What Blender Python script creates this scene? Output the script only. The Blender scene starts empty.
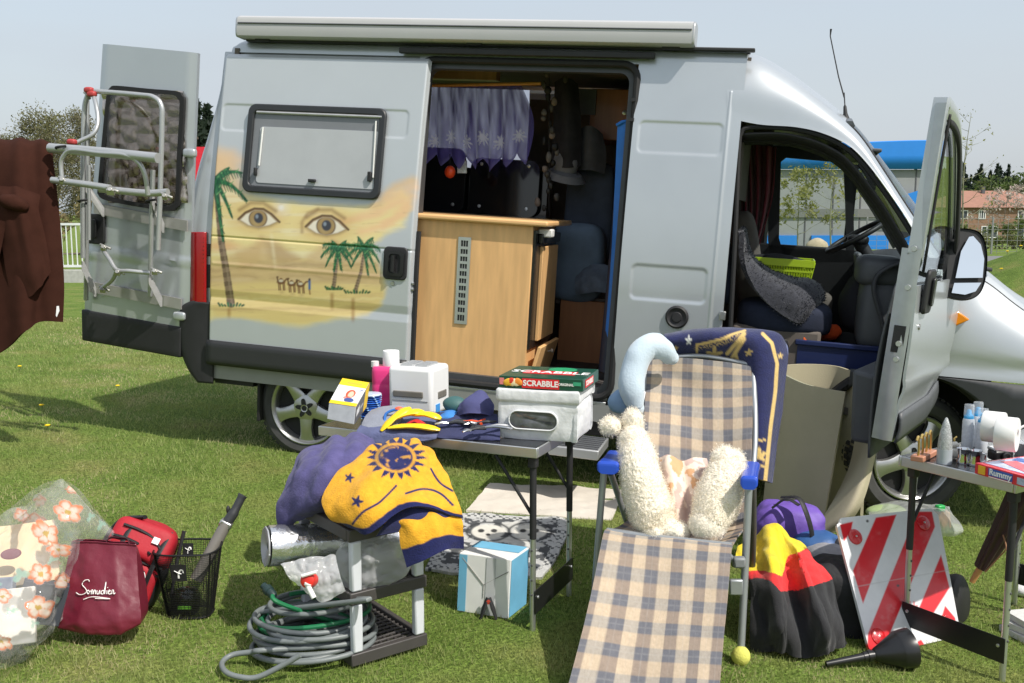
import bpy, math, random
import numpy as np
from mathutils import Vector, Matrix, noise as mnoise
random.seed(7); rng = np.random.default_rng(11)
SC = bpy.context.scene; COL = SC.collection
R = math.radians
# ---------------------------------------------------------------- camera geometry
FPX = 1000.0; HC = 1.64; PITCH = math.atan(.1295)
CX = np.array([1., 0, 0]); CF = np.array([0, math.cos(PITCH), -math.sin(PITCH)]); CU = np.array([0, math.sin(PITCH), math.cos(PITCH)])
CC = np.array([0, 0, HC])
def ray(x, y): return (x-512)*CX/FPX + (341.5-y)*CU/FPX + CF
def P(x, y, Z): return CC + ray(x, y)*Z               # point seen at pixel (x,y) at optical depth Z metres
def gz(x, y):                                          # terrain height near the van
    w = min(1, max(0, (25-y)/16)); return (-.04*x+.017)*w
def G(x, y, dz=0):
    r = ray(x, y); z = 0
    for i in range(30):
        q = CC + r*((z-HC)/r[2]); z = gz(q[0], q[1]) + dz
    return q
# ---------------------------------------------------------------- numpy noise
def _h(ix, iy, iz):
    n = (ix*374761393 + iy*668265263 + iz*2147483647*3 + 974634) & 0x7fffffff
    n = ((n ^ (n >> 13))*1274126177) & 0x7fffffff
    return ((n ^ (n >> 16)) & 0xffff)/65535.0
def vnoise(x, y, z=0.0):
    x = np.asarray(x, float); y = np.asarray(y, float); z = np.asarray(z, float)+0*x
    ix, iy, iz = np.floor(x).astype(np.int64), np.floor(y).astype(np.int64), np.floor(z).astype(np.int64)
    fx, fy, fz = x-ix, y-iy, z-iz
    fx, fy, fz = [t*t*(3-2*t) for t in (fx, fy, fz)]
    r = 0
    for a in (0, 1):
        for b in (0, 1):
            for c in (0, 1):
                r = r + _h(ix+a, iy+b, iz+c)*(fx if a else 1-fx)*(fy if b else 1-fy)*(fz if c else 1-fz)
    return r*2-1
def fbm(x, y, z=0.0, o=3):
    r = 0; a = 1; s = 0
    for i in range(o):
        f = 2**i; r = r + a*vnoise(np.asarray(x)*f+i*17.3, np.asarray(y)*f+i*9.1, np.asarray(z)*f); s += a; a *= .5
    return r/s
# ---------------------------------------------------------------- colours and materials
def lin(c): c = c/255.0; return c/12.92 if c <= .04045 else ((c+.055)/1.055)**2.4
def S(r, g, b): return (lin(r), lin(g), lin(b))
MATS = {}
def _nt(name):
    m = bpy.data.materials.new(name); m.use_nodes = True; nt = m.node_tree
    b = nt.nodes['Principled BSDF']; return m, nt, b
def N(nt, t, **kw):
    n = nt.nodes.new(t)
    for k, v in kw.items():
        if k in n.inputs.keys() if hasattr(n.inputs, 'keys') else False: n.inputs[k].default_value = v
        else: setattr(n, k, v)
    return n
def M(name, col, rough=.5, metal=0., var=.12, vs=12., bump=0., bs=150., spec=.5, coat=0., sheen=0., trans=0., attr=None, weave=0., wscale=300, alpha=1., stretch=None, rvar=0.):
    """plain principled material whose colour wanders a little and whose surface has a little relief"""
    if name in MATS: return MATS[name]
    m, nt, b = _nt(name); L = nt.links.new
    tc = N(nt, 'ShaderNodeTexCoord'); src = tc.outputs['Object']
    if stretch:
        mp = N(nt, 'ShaderNodeMapping'); mp.inputs['Scale'].default_value = stretch; L(src, mp.inputs['Vector']); src = mp.outputs['Vector']
    nz = N(nt, 'ShaderNodeTexNoise'); nz.inputs['Scale'].default_value = vs; nz.inputs['Detail'].default_value = 6; L(src, nz.inputs['Vector'])
    mr = N(nt, 'ShaderNodeMapRange'); mr.inputs['From Min'].default_value = .25; mr.inputs['From Max'].default_value = .75
    mr.inputs['To Min'].default_value = 1-var; mr.inputs['To Max'].default_value = 1+var; L(nz.outputs['Fac'], mr.inputs['Value'])
    mx = N(nt, 'ShaderNodeVectorMath', operation='SCALE')
    if attr:
        at = N(nt, 'ShaderNodeAttribute', attribute_name=attr); L(at.outputs['Color'], mx.inputs[0])
    else: mx.inputs[0].default_value = col
    L(mr.outputs['Result'], mx.inputs['Scale']); L(mx.outputs['Vector'], b.inputs['Base Color'])
    b.inputs['Roughness'].default_value = rough; b.inputs['Metallic'].default_value = metal
    if rvar:
        mr2 = N(nt, 'ShaderNodeMapRange'); mr2.inputs['To Min'].default_value = rough-rvar; mr2.inputs['To Max'].default_value = rough+rvar
        L(nz.outputs['Fac'], mr2.inputs['Value']); L(mr2.outputs['Result'], b.inputs['Roughness'])
    b.inputs['Specular IOR Level'].default_value = spec; b.inputs['Coat Weight'].default_value = coat; b.inputs['Coat Roughness'].default_value = .08
    b.inputs['Sheen Weight'].default_value = sheen; b.inputs['Transmission Weight'].default_value = trans; b.inputs['Alpha'].default_value = alpha
    if bump or weave:
        n2 = N(nt, 'ShaderNodeTexNoise'); n2.inputs['Scale'].default_value = bs; n2.inputs['Detail'].default_value = 4; L(src, n2.inputs['Vector'])
        bp = N(nt, 'ShaderNodeBump'); bp.inputs['Strength'].default_value = bump or weave; bp.inputs['Distance'].default_value = .004
        L(n2.outputs['Fac'], bp.inputs['Height']); L(bp.outputs['Normal'], b.inputs['Normal'])
    MATS[name] = m; return m
def cloth_tr(name, col, tr=.35, alpha=1., attr=None, rough=.9, bump=.3, bs=200):
    """thin cloth or film that lets some light through"""
    m, nt, b = _nt(name); L = nt.links.new
    out = nt.nodes['Material Output']; b.inputs['Roughness'].default_value = rough
    t = N(nt, 'ShaderNodeBsdfTranslucent'); mixs = N(nt, 'ShaderNodeMixShader'); mixs.inputs[0].default_value = tr
    tc = N(nt, 'ShaderNodeTexCoord'); nz = N(nt, 'ShaderNodeTexNoise'); nz.inputs['Scale'].default_value = bs; L(tc.outputs['Object'], nz.inputs['Vector'])
    bp = N(nt, 'ShaderNodeBump'); bp.inputs['Strength'].default_value = bump; bp.inputs['Distance'].default_value = .003; L(nz.outputs['Fac'], bp.inputs['Height']); L(bp.outputs['Normal'], b.inputs['Normal'])
    if attr:
        at = N(nt, 'ShaderNodeAttribute', attribute_name=attr); L(at.outputs['Color'], b.inputs['Base Color']); L(at.outputs['Color'], t.inputs['Color'])
    else:
        b.inputs['Base Color'].default_value = (*col, 1); t.inputs['Color'].default_value = (*col, 1)
    L(b.outputs[0], mixs.inputs[1]); L(t.outputs[0], mixs.inputs[2]); last = mixs
    if alpha < 1 or attr == 'ColA':
        tp = N(nt, 'ShaderNodeBsdfTransparent'); m2 = N(nt, 'ShaderNodeMixShader'); L(tp.outputs[0], m2.inputs[1]); L(mixs.outputs[0], m2.inputs[2])
        if attr == 'ColA': L(at.outputs['Alpha'], m2.inputs[0])
        else: m2.inputs[0].default_value = alpha
        last = m2
    L(last.outputs[0], out.inputs['Surface']); MATS[name] = m; return m
def glass(name, tint=(.9, .95, .95), op=.12, rough=.02):
    """window glass: mostly clear, glossy"""
    m, nt, b = _nt(name); L = nt.links.new; out = nt.nodes['Material Output']
    tp = N(nt, 'ShaderNodeBsdfTransparent'); tp.inputs[0].default_value = (*tint, 1)
    gl = N(nt, 'ShaderNodeBsdfGlossy'); gl.inputs['Roughness'].default_value = rough
    lw = N(nt, 'ShaderNodeLayerWeight'); lw.inputs['Blend'].default_value = .5; pw = N(nt, 'ShaderNodeMath', operation='POWER'); pw.inputs[1].default_value = 4; L(lw.outputs['Facing'], pw.inputs[0]); fr = N(nt, 'ShaderNodeMath', operation='MULTIPLY_ADD'); fr.inputs[1].default_value = .85; fr.inputs[2].default_value = .05; L(pw.outputs[0], fr.inputs[0])
    mx = N(nt, 'ShaderNodeMixShader'); L(fr.outputs[0], mx.inputs[0]); L(tp.outputs[0], mx.inputs[1]); L(gl.outputs[0], mx.inputs[2])
    L(mx.outputs[0], out.inputs['Surface']); MATS[name] = m; return m
def paintmat(name, rough=.6, metal=0., coat=0., sheen=0., bump=0., bs=200, var=.05, vs=30, spec=.5):
    return M(name, (1, 1, 1), rough=rough, metal=metal, coat=coat, sheen=sheen, bump=bump, bs=bs, var=var, vs=vs, attr='Col', spec=spec)
# ---------------------------------------------------------------- mesh builder
XF = {}                                               # root object -> world matrix
def rootof(o):
    while o.parent: o = o.parent
    return o
def V3(a): return np.asarray(a, float)
class MB:
    def __init__(s): s.v = []; s.f = []; s.c = []; s.n = 0; s.hascol = False
    def add(s, v, f, col=None):
        v = np.asarray(v, float).reshape(-1, 3); o = s.n
        s.v.append(v); s.n += len(v)
        s.f.extend([tuple(i+o for i in q) for q in f])
        if col is not None: s.hascol = True; c = np.asarray(col, float); c = np.tile(c, (len(v), 1)) if c.ndim == 1 else c
        else: c = np.ones((len(v), 3))*.5
        if c.shape[1] == 3: c = np.hstack([c, np.ones((len(c), 1))])
        s.c.append(c); return s
    def box(s, c, size, rot=None, col=None):
        c = V3(c); h = V3(size)/2
        v = np.array([[x, y, z] for x in (-1, 1) for y in (-1, 1) for z in (-1, 1)])*h
        if rot is not None: v = v @ np.array(rot).T
        return s.add(v+c, [(0, 1, 3, 2), (4, 6, 7, 5), (0, 4, 5, 1), (2, 3, 7, 6), (0, 2, 6, 4), (1, 5, 7, 3)], col)
    def hexa(s, b, t, col=None):                      # 4 bottom and 4 top corners
        return s.add(list(b)+list(t), [(3, 2, 1, 0), (4, 5, 6, 7), (0, 1, 5, 4), (1, 2, 6, 5), (2, 3, 7, 6), (3, 0, 4, 7)], col)
    def prism(s, poly, vec, col=None):
        p = np.asarray(poly, float); n = len(p); v = np.vstack([p, p+V3(vec)])
        return s.add(v, [tuple(range(n-1, -1, -1)), tuple(range(n, 2*n))]+[(i, (i+1) % n, n+(i+1) % n, n+i) for i in range(n)], col)
    def ring(s, outer, inner, vec, col=None):         # flat frame with a hole, extruded
        a = np.asarray(outer, float); b = np.asarray(inner, float); n = len(a); w = V3(vec)
        v = np.vstack([a, b, a+w, b+w]); f = []
        for i in range(n):
            j = (i+1) % n
            f += [(i, n+i, n+j, j), (2*n+i, 2*n+j, 3*n+j, 3*n+i), (i, j, 2*n+j, 2*n+i), (n+i, 3*n+i, 3*n+j, n+j)]
        return s.add(v, f, col)
    def tube(s, path, r, seg=10, cap=True, closed=False, flat=1., col=None):
        p = np.asarray(path, float); n = len(p); r = np.broadcast_to(np.asarray(r, float), (n,)) if np.ndim(r) < 2 else r
        t = np.roll(p, -1, 0)-np.roll(p, 1, 0) if closed else np.gradient(p, axis=0)
        t /= np.maximum(np.linalg.norm(t, axis=1, keepdims=True), 1e-9)
        u = np.cross(t[0], [0, 0, 1.]); u = np.cross(t[0], [0, 1., 0]) if np.linalg.norm(u) < 1e-3 else u
        u /= np.linalg.norm(u); v = []
        for i in range(n):
            u = u-t[i]*(u@t[i]); u /= max(np.linalg.norm(u), 1e-9); w = np.cross(t[i], u)
            for k in range(seg):
                a = 2*math.pi*k/seg; v.append(p[i]+r[i]*(math.cos(a)*u+math.sin(a)*w*flat))
        f = [(i*seg+k, i*seg+(k+1) % seg, ((i+1) % n)*seg+(k+1) % seg, ((i+1) % n)*seg+k) for i in range(n if closed else n-1) for k in range(seg)]
        if cap and not closed: f += [tuple(range(seg-1, -1, -1)), tuple((n-1)*seg+k for k in range(seg))]
        return s.add(v, f, col)
    def lathe(s, prof, o=(0, 0, 0), axis=(0, 0, 1), seg=24, col=None, cap=True):
        ax = V3(axis); ax /= np.linalg.norm(ax); u = np.cross(ax, [0, 1., 0]); u = np.cross(ax, [1., 0, 0]) if np.linalg.norm(u) < 1e-3 else u
        u /= np.linalg.norm(u); w = np.cross(ax, u); v = []
        for (r, z) in prof:
            for k in range(seg):
                a = 2*math.pi*k/seg; v.append(V3(o)+ax*z+r*(math.cos(a)*u+math.sin(a)*w))
        n = len(prof); f = [(i*seg+k, i*seg+(k+1) % seg, (i+1)*seg+(k+1) % seg, (i+1)*seg+k) for i in range(n-1) for k in range(seg)]
        if cap: f += [tuple(range(seg-1, -1, -1)), tuple((n-1)*seg+k for k in range(seg))]
        return s.add(v, f, col)
    def grid(s, g, col=None, wrap=False, flip=False):
        g = np.asarray(g, float); nu, nv = g.shape[:2]
        i, j = np.meshgrid(np.arange(nu-1), np.arange(nv if wrap else nv-1), indexing='ij')
        a = i*nv+j; b = (i+1)*nv+j; c = (i+1)*nv+(j+1) % nv; d = i*nv+(j+1) % nv
        q = np.stack([a, d, c, b] if flip else [a, b, c, d], -1).reshape(-1, 4)
        c2 = None if col is None else (np.asarray(col, float) if np.ndim(col) == 1 else np.asarray(col, float).reshape(nu*nv, -1))
        return s.add(g.reshape(-1, 3), q.tolist(), c2)
    def slab(s, g, t, col=None):                      # grid with thickness t along its normals
        g = np.asarray(g, float); nr = gnormals(g); nu, nv = g.shape[:2]
        s.grid(g+nr*t/2, col); s.grid(g-nr*t/2, col, flip=True); o = s.n-2*nu*nv; m = nu*nv
        ed = [(i, 0) for i in range(nu)]+[(nu-1, j) for j in range(1, nv)]+[(i, nv-1) for i in range(nu-2, -1, -1)]+[(0, j) for j in range(nv-2, 0, -1)]
        e = [a*nv+b for a, b in ed]
        for k in range(len(e)):
            a, b = e[k], e[(k+1) % len(e)]; s.f.append((o+b, o+a, o+m+a, o+m+b))
        return s
    def blob(s, c, r, nu=20, nv=14, rot=None, amp=0., fs=6., p=2., col=None, seed=0):   # rounded lump
        th = np.linspace(0, math.pi, nv); ph = np.linspace(0, 2*math.pi, nu, endpoint=False)
        T, Ph = np.meshgrid(th, ph, indexing='ij'); e = 2/p
        sp = lambda x: np.sign(x)*np.abs(x)**e
        g = np.stack([sp(np.sin(T))*sp(np.cos(Ph))*r[0], sp(np.sin(T))*sp(np.sin(Ph))*r[1], sp(np.cos(T))*r[2]], -1)
        if amp:
            amp = max(amp, .05); d = 1.6*fbm(g[..., 0]*fs+seed, g[..., 1]*fs, g[..., 2]*fs, 3)*amp
            g = g*(1+d[..., None])
        if rot is not None: g = g @ np.array(rot).T
        return s.grid(g+V3(c), col, wrap=True)
    def build(s, name, mat, parent=None, world=False, smooth=40, bevel=0., bseg=2, solid=0., subs=0, loc=None):
        v = np.vstack(s.v) if s.v else np.zeros((0, 3))
        me = bpy.data.meshes.new(name); o = bpy.data.objects.new(name, me); COL.objects.link(o)
        if parent is not None:
            o.parent = parent
            if world:
                mi = np.array(XF[rootof(parent)].inverted()); v = v @ mi[:3, :3].T + mi[:3, 3]
        else:
            if loc is None: loc = ((v[:, 0].min()+v[:, 0].max())/2, (v[:, 1].min()+v[:, 1].max())/2, v[:, 2].min())
            v = v-np.array(loc); o.location = loc; XF[o] = Matrix.Translation(loc)
        me.from_pydata(v.tolist(), [], s.f)
        if s.hascol:
            a = me.color_attributes.new('Col', 'FLOAT_COLOR', 'POINT'); a.data.foreach_set('color', np.vstack(s.c).astype(np.float32).ravel())
            if np.vstack(s.c)[:, 3].min() < .999:
                a = me.color_attributes.new('ColA', 'FLOAT_COLOR', 'POINT'); a.data.foreach_set('color', np.vstack(s.c).astype(np.float32).ravel())
        if smooth:
            me.polygons.foreach_set('use_smooth', [True]*len(me.polygons))
            if smooth < 180: me.set_sharp_from_angle(angle=R(smooth))
        me.materials.append(mat); me.update()
        if solid: md = o.modifiers.new('Solid', 'SOLIDIFY'); md.thickness = solid; md.offset = 0
        if bevel: md = o.modifiers.new('Bevel', 'BEVEL'); md.width = bevel; md.segments = bseg; md.limit_method = 'ANGLE'; md.angle_limit = R(35)
        if subs: md = o.modifiers.new('Sub', 'SUBSURF'); md.levels = subs; md.render_levels = subs
        return o
def gnormals(g):
    du = np.gradient(g, axis=0); dv = np.gradient(g, axis=1); n = np.cross(du, dv)
    return n/np.maximum(np.linalg.norm(n, axis=-1, keepdims=True), 1e-12)
def cr(p, n):                                          # Catmull-Rom through points, resampled to n
    p = np.asarray(p, float); m = len(p); sh = p.shape
    t = np.linspace(0, m-1, n); i = np.minimum(t.astype(int), m-2); f = (t-i).reshape((-1,)+(1,)*(p.ndim-1))
    e = np.concatenate([[2*p[0]-p[1]], p, [2*p[-1]-p[-2]]])
    a, b, c, d = e[i], e[i+1], e[i+2], e[i+3]
    return .5*((2*b)+(-a+c)*f+(2*a-5*b+4*c-d)*f*f+(-a+3*b-3*c+d)*f**3)
def sgrid(ctrl, nu, nv):                               # smooth surface through a grid of 3D points
    c = np.asarray(ctrl, float); c = cr(c, nu); return np.swapaxes(cr(np.swapaxes(c, 0, 1), nv), 0, 1)
def PG(rows): return [[P(*q) for q in r] for r in rows]   # rows of (px,py,depth)
def rrect(w, h, r, seg=5):                             # rounded rectangle outline, centred
    o = []
    for cx, cy, a0 in ((w/2-r, h/2-r, 0), (-w/2+r, h/2-r, 90), (-w/2+r, -h/2+r, 180), (w/2-r, -h/2+r, 270)):
        for k in range(seg+1):
            a = R(a0+90*k/seg); o.append((cx+r*math.cos(a), cy+r*math.sin(a)))
    return np.array(o)
def rotz(a): c, s = math.cos(a), math.sin(a); return np.array([[c, -s, 0], [s, c, 0], [0, 0, 1]])
def rotx(a): c, s = math.cos(a), math.sin(a); return np.array([[1, 0, 0], [0, c, -s], [0, s, c]])
def roty(a): c, s = math.cos(a), math.sin(a); return np.array([[c, 0, s], [0, 1, 0], [-s, 0, c]])
def tag(o, label=None, cat=None, group=None, kind=None):
    for k, v in (('label', label), ('category', cat), ('group', group), ('kind', kind)):
        if v: o[k] = v
    return o
def thing(name, label, cat, loc=(0, 0, 0), rz=0., group=None, mat=None):
    o = bpy.data.objects.new(name, None); COL.objects.link(o); o.empty_display_size = .1
    m = mat if mat is not None else Matrix.Translation(Vector(loc)) @ Matrix.Rotation(rz, 4, 'Z')
    o.matrix_world = m; XF[o] = m; return tag(o, label, cat, group)
def onground(x, y, dz=0): return (x, y, gz(x, y)+dz)
def wrinkle(g, amp, fs, seed=0, o=3):
    n = gnormals(g); d = fbm(g[..., 0]*fs+seed, g[..., 1]*fs+seed*.7, g[..., 2]*fs, o); return g+n*(d*amp)[..., None]
def folds(g, amp, k, ax=0, seed=0):                    # soft parallel folds across a grid
    nu, nv = g.shape[:2]; u = np.linspace(0, 1, nu)[:, None]; v = np.linspace(0, 1, nv)[None, :]
    t = v if ax else u; q = u if ax else v
    d = np.sin(2*math.pi*(k*t+.35*fbm(t*3+seed, q*2+seed, 0, 2))+seed)
    return g+gnormals(g)*(d*amp)[..., None]
FONT = None
def text_mb(txt, size, o, ex, ey, depth=.0008, font_bold=0.):
    """text as a mesh laid at o with directions ex (along) and ey (up)"""
    cu = bpy.data.curves.new('lettering', 'FONT'); cu.body = txt; cu.size = size; cu.extrude = depth; cu.offset = font_bold; cu.align_x = 'CENTER'; cu.align_y = 'CENTER'; cu.resolution_u = 3
    ob = bpy.data.objects.new('lettering', cu); COL.objects.link(ob); dg = bpy.context.evaluated_depsgraph_get()
    me = bpy.data.meshes.new_from_object(ob.evaluated_get(dg)); v = np.array([list(q.co) for q in me.vertices]); f = [tuple(p.vertices) for p in me.polygons]
    bpy.data.objects.remove(ob); bpy.data.curves.remove(cu); bpy.data.meshes.remove(me)
    ex = V3(ex)/np.linalg.norm(ex); ey = V3(ey)/np.linalg.norm(ey); ez = np.cross(ex, ey); b = MB()
    if len(v): b.add(V3(o)+v[:, :1]*ex+v[:, 1:2]*ey+v[:, 2:3]*ez, f)
    return b
# ---------------------------------------------------------------- world, sun, camera
SUN_EL = R(51); SUN_DIR = np.array([.76, -.65]); SUN_DIR /= np.linalg.norm(SUN_DIR)
w = bpy.data.worlds.new('World'); SC.world = w; w.use_nodes = True; nt = w.node_tree
bg = nt.nodes['Background']; sky = nt.nodes.new('ShaderNodeTexSky'); sky.sky_type = 'NISHITA'; sky.sun_disc = False
sky.sun_elevation = SUN_EL; sky.sun_rotation = math.atan2(SUN_DIR[0], SUN_DIR[1]); sky.air_density = 1.3; sky.dust_density = 3.0; sky.ozone_density = 1.0
# thin spring cloud veil over the clear sky
tc = nt.nodes.new('ShaderNodeTexCoord'); mp = nt.nodes.new('ShaderNodeMapping'); mp.inputs['Scale'].default_value = (1.2, 1.2, 5)
nz = nt.nodes.new('ShaderNodeTexNoise'); nz.inputs['Scale'].default_value = 1.6; nz.inputs['Detail'].default_value = 7
rp = nt.nodes.new('ShaderNodeMapRange'); rp.inputs['From Min'].default_value = .35; rp.inputs['From Max'].default_value = .75; rp.inputs['To Min'].default_value = .72; rp.inputs['To Max'].default_value = .95
mx = nt.nodes.new('ShaderNodeMix'); mx.data_type = 'RGBA'; mx.inputs['B'].default_value = (2.62, 2.86, 3.15, 1)
nt.links.new(tc.outputs['Generated'], mp.inputs['Vector']); nt.links.new(mp.outputs['Vector'], nz.inputs['Vector']); nt.links.new(nz.outputs['Fac'], rp.inputs['Value'])
nt.links.new(rp.outputs['Result'], mx.inputs['Factor']); nt.links.new(sky.outputs['Color'], mx.inputs['A']); nt.links.new(mx.outputs['Result'], bg.inputs['Color'])
bg.inputs['Strength'].default_value = .15
sl = bpy.data.lights.new('sun', 'SUN'); sl.energy = 3.1; sl.angle = R(.8); sl.color = (1, .95, .87)
so = bpy.data.objects.new('sun', sl); COL.objects.link(so)
sd = Vector((SUN_DIR[0]*math.cos(SUN_EL), SUN_DIR[1]*math.cos(SUN_EL), math.sin(SUN_EL))); so.rotation_euler = sd.to_track_quat('Z', 'Y').to_euler(); so.location = (6, -6, 12)
cd = bpy.data.cameras.new('camera'); cam = bpy.data.objects.new('camera', cd); COL.objects.link(cam); SC.camera = cam
cd.sensor_width = 36; cd.sensor_fit = 'HORIZONTAL'; cd.lens = FPX/1024*36; cd.clip_end = 3000; cd.clip_start = .05
cam.location = CC; cam.rotation_euler = (math.pi/2-PITCH, 0, 0)
SC.view_settings.view_transform = 'Standard'; SC.view_settings.look = 'None'; SC.view_settings.exposure = .62; SC.view_settings.gamma = 1
SC.cycles.use_denoising = True; SC.cycles.max_bounces = 8; SC.cycles.transparent_max_bounces = 24; SC.cycles.caustics_reflective = False; SC.cycles.caustics_refractive = False
SC.cycles.sample_clamp_indirect = 6
# ================================================================ SETTING AND BACKGROUND
def sstep(a, b, x): t = np.clip((np.asarray(x, float)-a)/(b-a), 0, 1); return t*t*(3-2*t)
def terrain(x, y):
    x = np.asarray(x, float); y = np.asarray(y, float)
    z = (-.04*np.clip(x, -14, 14)+.017)*np.clip((25-y)/16, 0, 1)
    z = z-2.9*sstep(36, 120, y)
    z = z+1.75*np.exp(-((x-11.2)/3.0)**2-((y-17)/4.2)**2)                     # grass bank on the right
    z = z+16*sstep(230, 560, y)*sstep(0, 200, x)+2.5*sstep(260, 600, y)
    return z
xs = np.concatenate([np.linspace(-420, -30, 30), np.linspace(-28, 28, 113), np.linspace(30, 420, 30)])
ys = np.concatenate([np.linspace(-60, -2, 16), np.linspace(-1, 30, 63), np.linspace(32, 640, 70)])
gx, gy = np.meshgrid(xs, ys, indexing='ij'); gzz = terrain(gx, gy)
near = (gy > 0)*(gy < 30)*(np.abs(gx) < 28); gzz = gzz+near*.012*fbm(gx*1.1, gy*1.1, 0, 3)
def lawnmat():
    m, nt, b = _nt('lawn soil and grass'); L = nt.links.new; tc = N(nt, 'ShaderNodeTexCoord')
    def nz(sc, d=5):
        n = N(nt, 'ShaderNodeTexNoise'); n.inputs['Scale'].default_value = sc; n.inputs['Detail'].default_value = d; L(tc.outputs['Object'], n.inputs['Vector']); return n
    r1 = N(nt, 'ShaderNodeValToRGB'); e = r1.color_ramp.elements
    e[0].position = .3; e[0].color = (.12, .185, .035, 1); e[1].position = .72; e[1].color = (.25, .25, .085, 1); x = e.new(.5); x.color = (.165, .235, .05, 1)
    L(nz(2.2, 8).outputs['Fac'], r1.inputs['Fac'])
    r2 = N(nt, 'ShaderNodeValToRGB'); e = r2.color_ramp.elements; e[0].position = .35; e[0].color = (.45, .5, .4, 1); e[1].position = .65; e[1].color = (1.15, 1.15, 1.1, 1)
    L(nz(55, 6).outputs['Fac'], r2.inputs['Fac'])
    mx = N(nt, 'ShaderNodeMix', data_type='RGBA', blend_type='MULTIPLY'); mx.inputs['Factor'].default_value = 1
    L(r1.outputs['Color'], mx.inputs['A']); L(r2.outputs['Color'], mx.inputs['B']); L(mx.outputs['Result'], b.inputs['Base Color'])
    bp = N(nt, 'ShaderNodeBump'); bp.inputs['Strength'].default_value = .8; bp.inputs['Distance'].default_value = .03; L(nz(70, 6).outputs['Fac'], bp.inputs['Height']); L(bp.outputs['Normal'], b.inputs['Normal'])
    b.inputs['Roughness'].default_value = .95; b.inputs['Specular IOR Level'].default_value = .15
    return m
LAWN = lawnmat()
tag(MB().grid(np.stack([gx, gy, gzz], -1)).build('lawn', LAWN, smooth=180, loc=(0, 0, 0)), kind='structure')
# asphalt road beyond the bank
ry = np.linspace(29, 37, 6); rx = np.linspace(2, 60, 60); RX, RY = np.meshgrid(rx, ry, indexing='ij')
tag(MB().grid(np.stack([RX, RY+.0*RX, terrain(RX, RY)+.03], -1)).build('road', M('asphalt', (.16, .16, .165), .9, var=.2, vs=3, bump=.3), loc=(0, 0, 0)), kind='structure')
# ---- foliage
FOL = cloth_tr('foliage', (.1, .1, .1), .45, attr='Col', rough=.7, bump=0)
BARK = M('bark', (.16, .13, .10), .9, var=.3, vs=8, bump=.5, bs=40)
BARKG = M('grey green bark', (.22, .22, .15), .9, var=.3, vs=8, bump=.5, bs=40)
def leaves(mb, centres, radii, n, size, cols, seed=0, shell=.35, droop=0., aspect=.6):
    """n small leaf faces scattered through each clump's volume"""
    g = np.random.default_rng(seed)
    c = np.asarray(centres, float); r = np.asarray(radii, float).reshape(len(c), -1)
    k = g.integers(0, len(c), n); d = g.normal(size=(n, 3)); d /= np.linalg.norm(d, axis=1, keepdims=True)
    rad = (shell+(1-shell)*g.random(n))**.8
    p = c[k]+d*(rad[:, None]*r[k]); nr = g.normal(size=(n, 3))+d*.6; nr /= np.linalg.norm(nr, axis=1, keepdims=True)
    t = np.cross(nr, g.normal(size=(n, 3))); t /= np.linalg.norm(t, axis=1, keepdims=True); b = np.cross(nr, t)
    s = size*(.6+.8*g.random(n))[:, None]; t = t*s; b = b*s*aspect; t[:, 2] -= droop*s[:, 0]
    v = np.stack([p-t, p-b*.8+t*.1, p+t, p+b*.8+t*.1], 1).reshape(-1, 3)
    ca = np.asarray(cols, float); cl = ca[g.integers(0, len(ca), len(c))][k]*.55+ca[g.integers(0, len(ca), n)]*.45
    cl = cl*(.8+.4*g.random((n, 1)))
    mb.add(v, np.arange(4*n).reshape(-1, 4).tolist(), np.repeat(cl, 4, 0)); return mb
def limbs(mb, base, h, r, n, spread, seed, start=.3, up=.6, twigs=3):
    g = np.random.default_rng(seed); base = V3(base); tips = []
    z = np.linspace(0, 1, 8); lean = g.normal(size=2)*.05*h
    tr = np.stack([base[0]+lean[0]*z**2+.01*h*np.sin(z*7+seed), base[1]+lean[1]*z**2, base[2]+h*z], 1)
    mb.tube(tr, r*(1-.85*z), 7); tips.append(tr[-1])
    for i in range(n):
        f = start+(1-start)*.95*(i+.5)/n; a = i*2.4+g.random(); o = np.array([np.interp(f, z, tr[:, k]) for k in range(3)])
        ln = spread*(1.1-.75*f)*(.7+.6*g.random()); q = np.linspace(0, 1, 5)[:, None]
        d = np.array([math.cos(a), math.sin(a), 0]); pt = o+d*ln*q+np.array([0, 0, 1])*ln*up*q**1.4+g.normal(size=(5, 3))*ln*.03*q
        mb.tube(pt, r*.45*(1-f*.6)*(1-.8*q[:, 0]), 5); tips.append(pt[-1])
        for k in range(twigs):
            s = .35+.6*g.random(); o2 = pt[2] if s < .6 else pt[3]; a2 = a+g.normal()*.9
            p2 = o2+np.array([math.cos(a2)*.5*ln, math.sin(a2)*.5*ln, .35*ln*(.4+g.random())])*np.linspace(0, 1, 4)[:, None]*(.5+.5*g.random())
            mb.tube(p2, r*.18*(1-np.linspace(0, .8, 4)), 4); tips.append(p2[-1])
    return np.array(tips)
def tree(label, x, y, h, spread, cols, n, leaf, seed, group=None, cat='tree', name='broadleaf_tree', bare=False, tr=None, start=.25, cl=.28, nl=14, bark=None, tw=3):
    z = float(terrain(x, y)); t = thing(name, label, cat, (x, y, z), group=group)
    tb = MB(); tips = limbs(tb, (0, 0, -.1), h*.92, tr or h*.02, nl, spread, seed, start, twigs=tw); tb.build('trunk', bark or BARK, t)
    lb = MB(); leaves(lb, tips, np.full((len(tips), 1), h*cl*.5)*(.6+.8*np.random.default_rng(seed).random((len(tips), 1))), n, leaf, cols, seed, .15 if not bare else .05)
    lb.build('crown', FOL, t, smooth=0); return t
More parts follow.
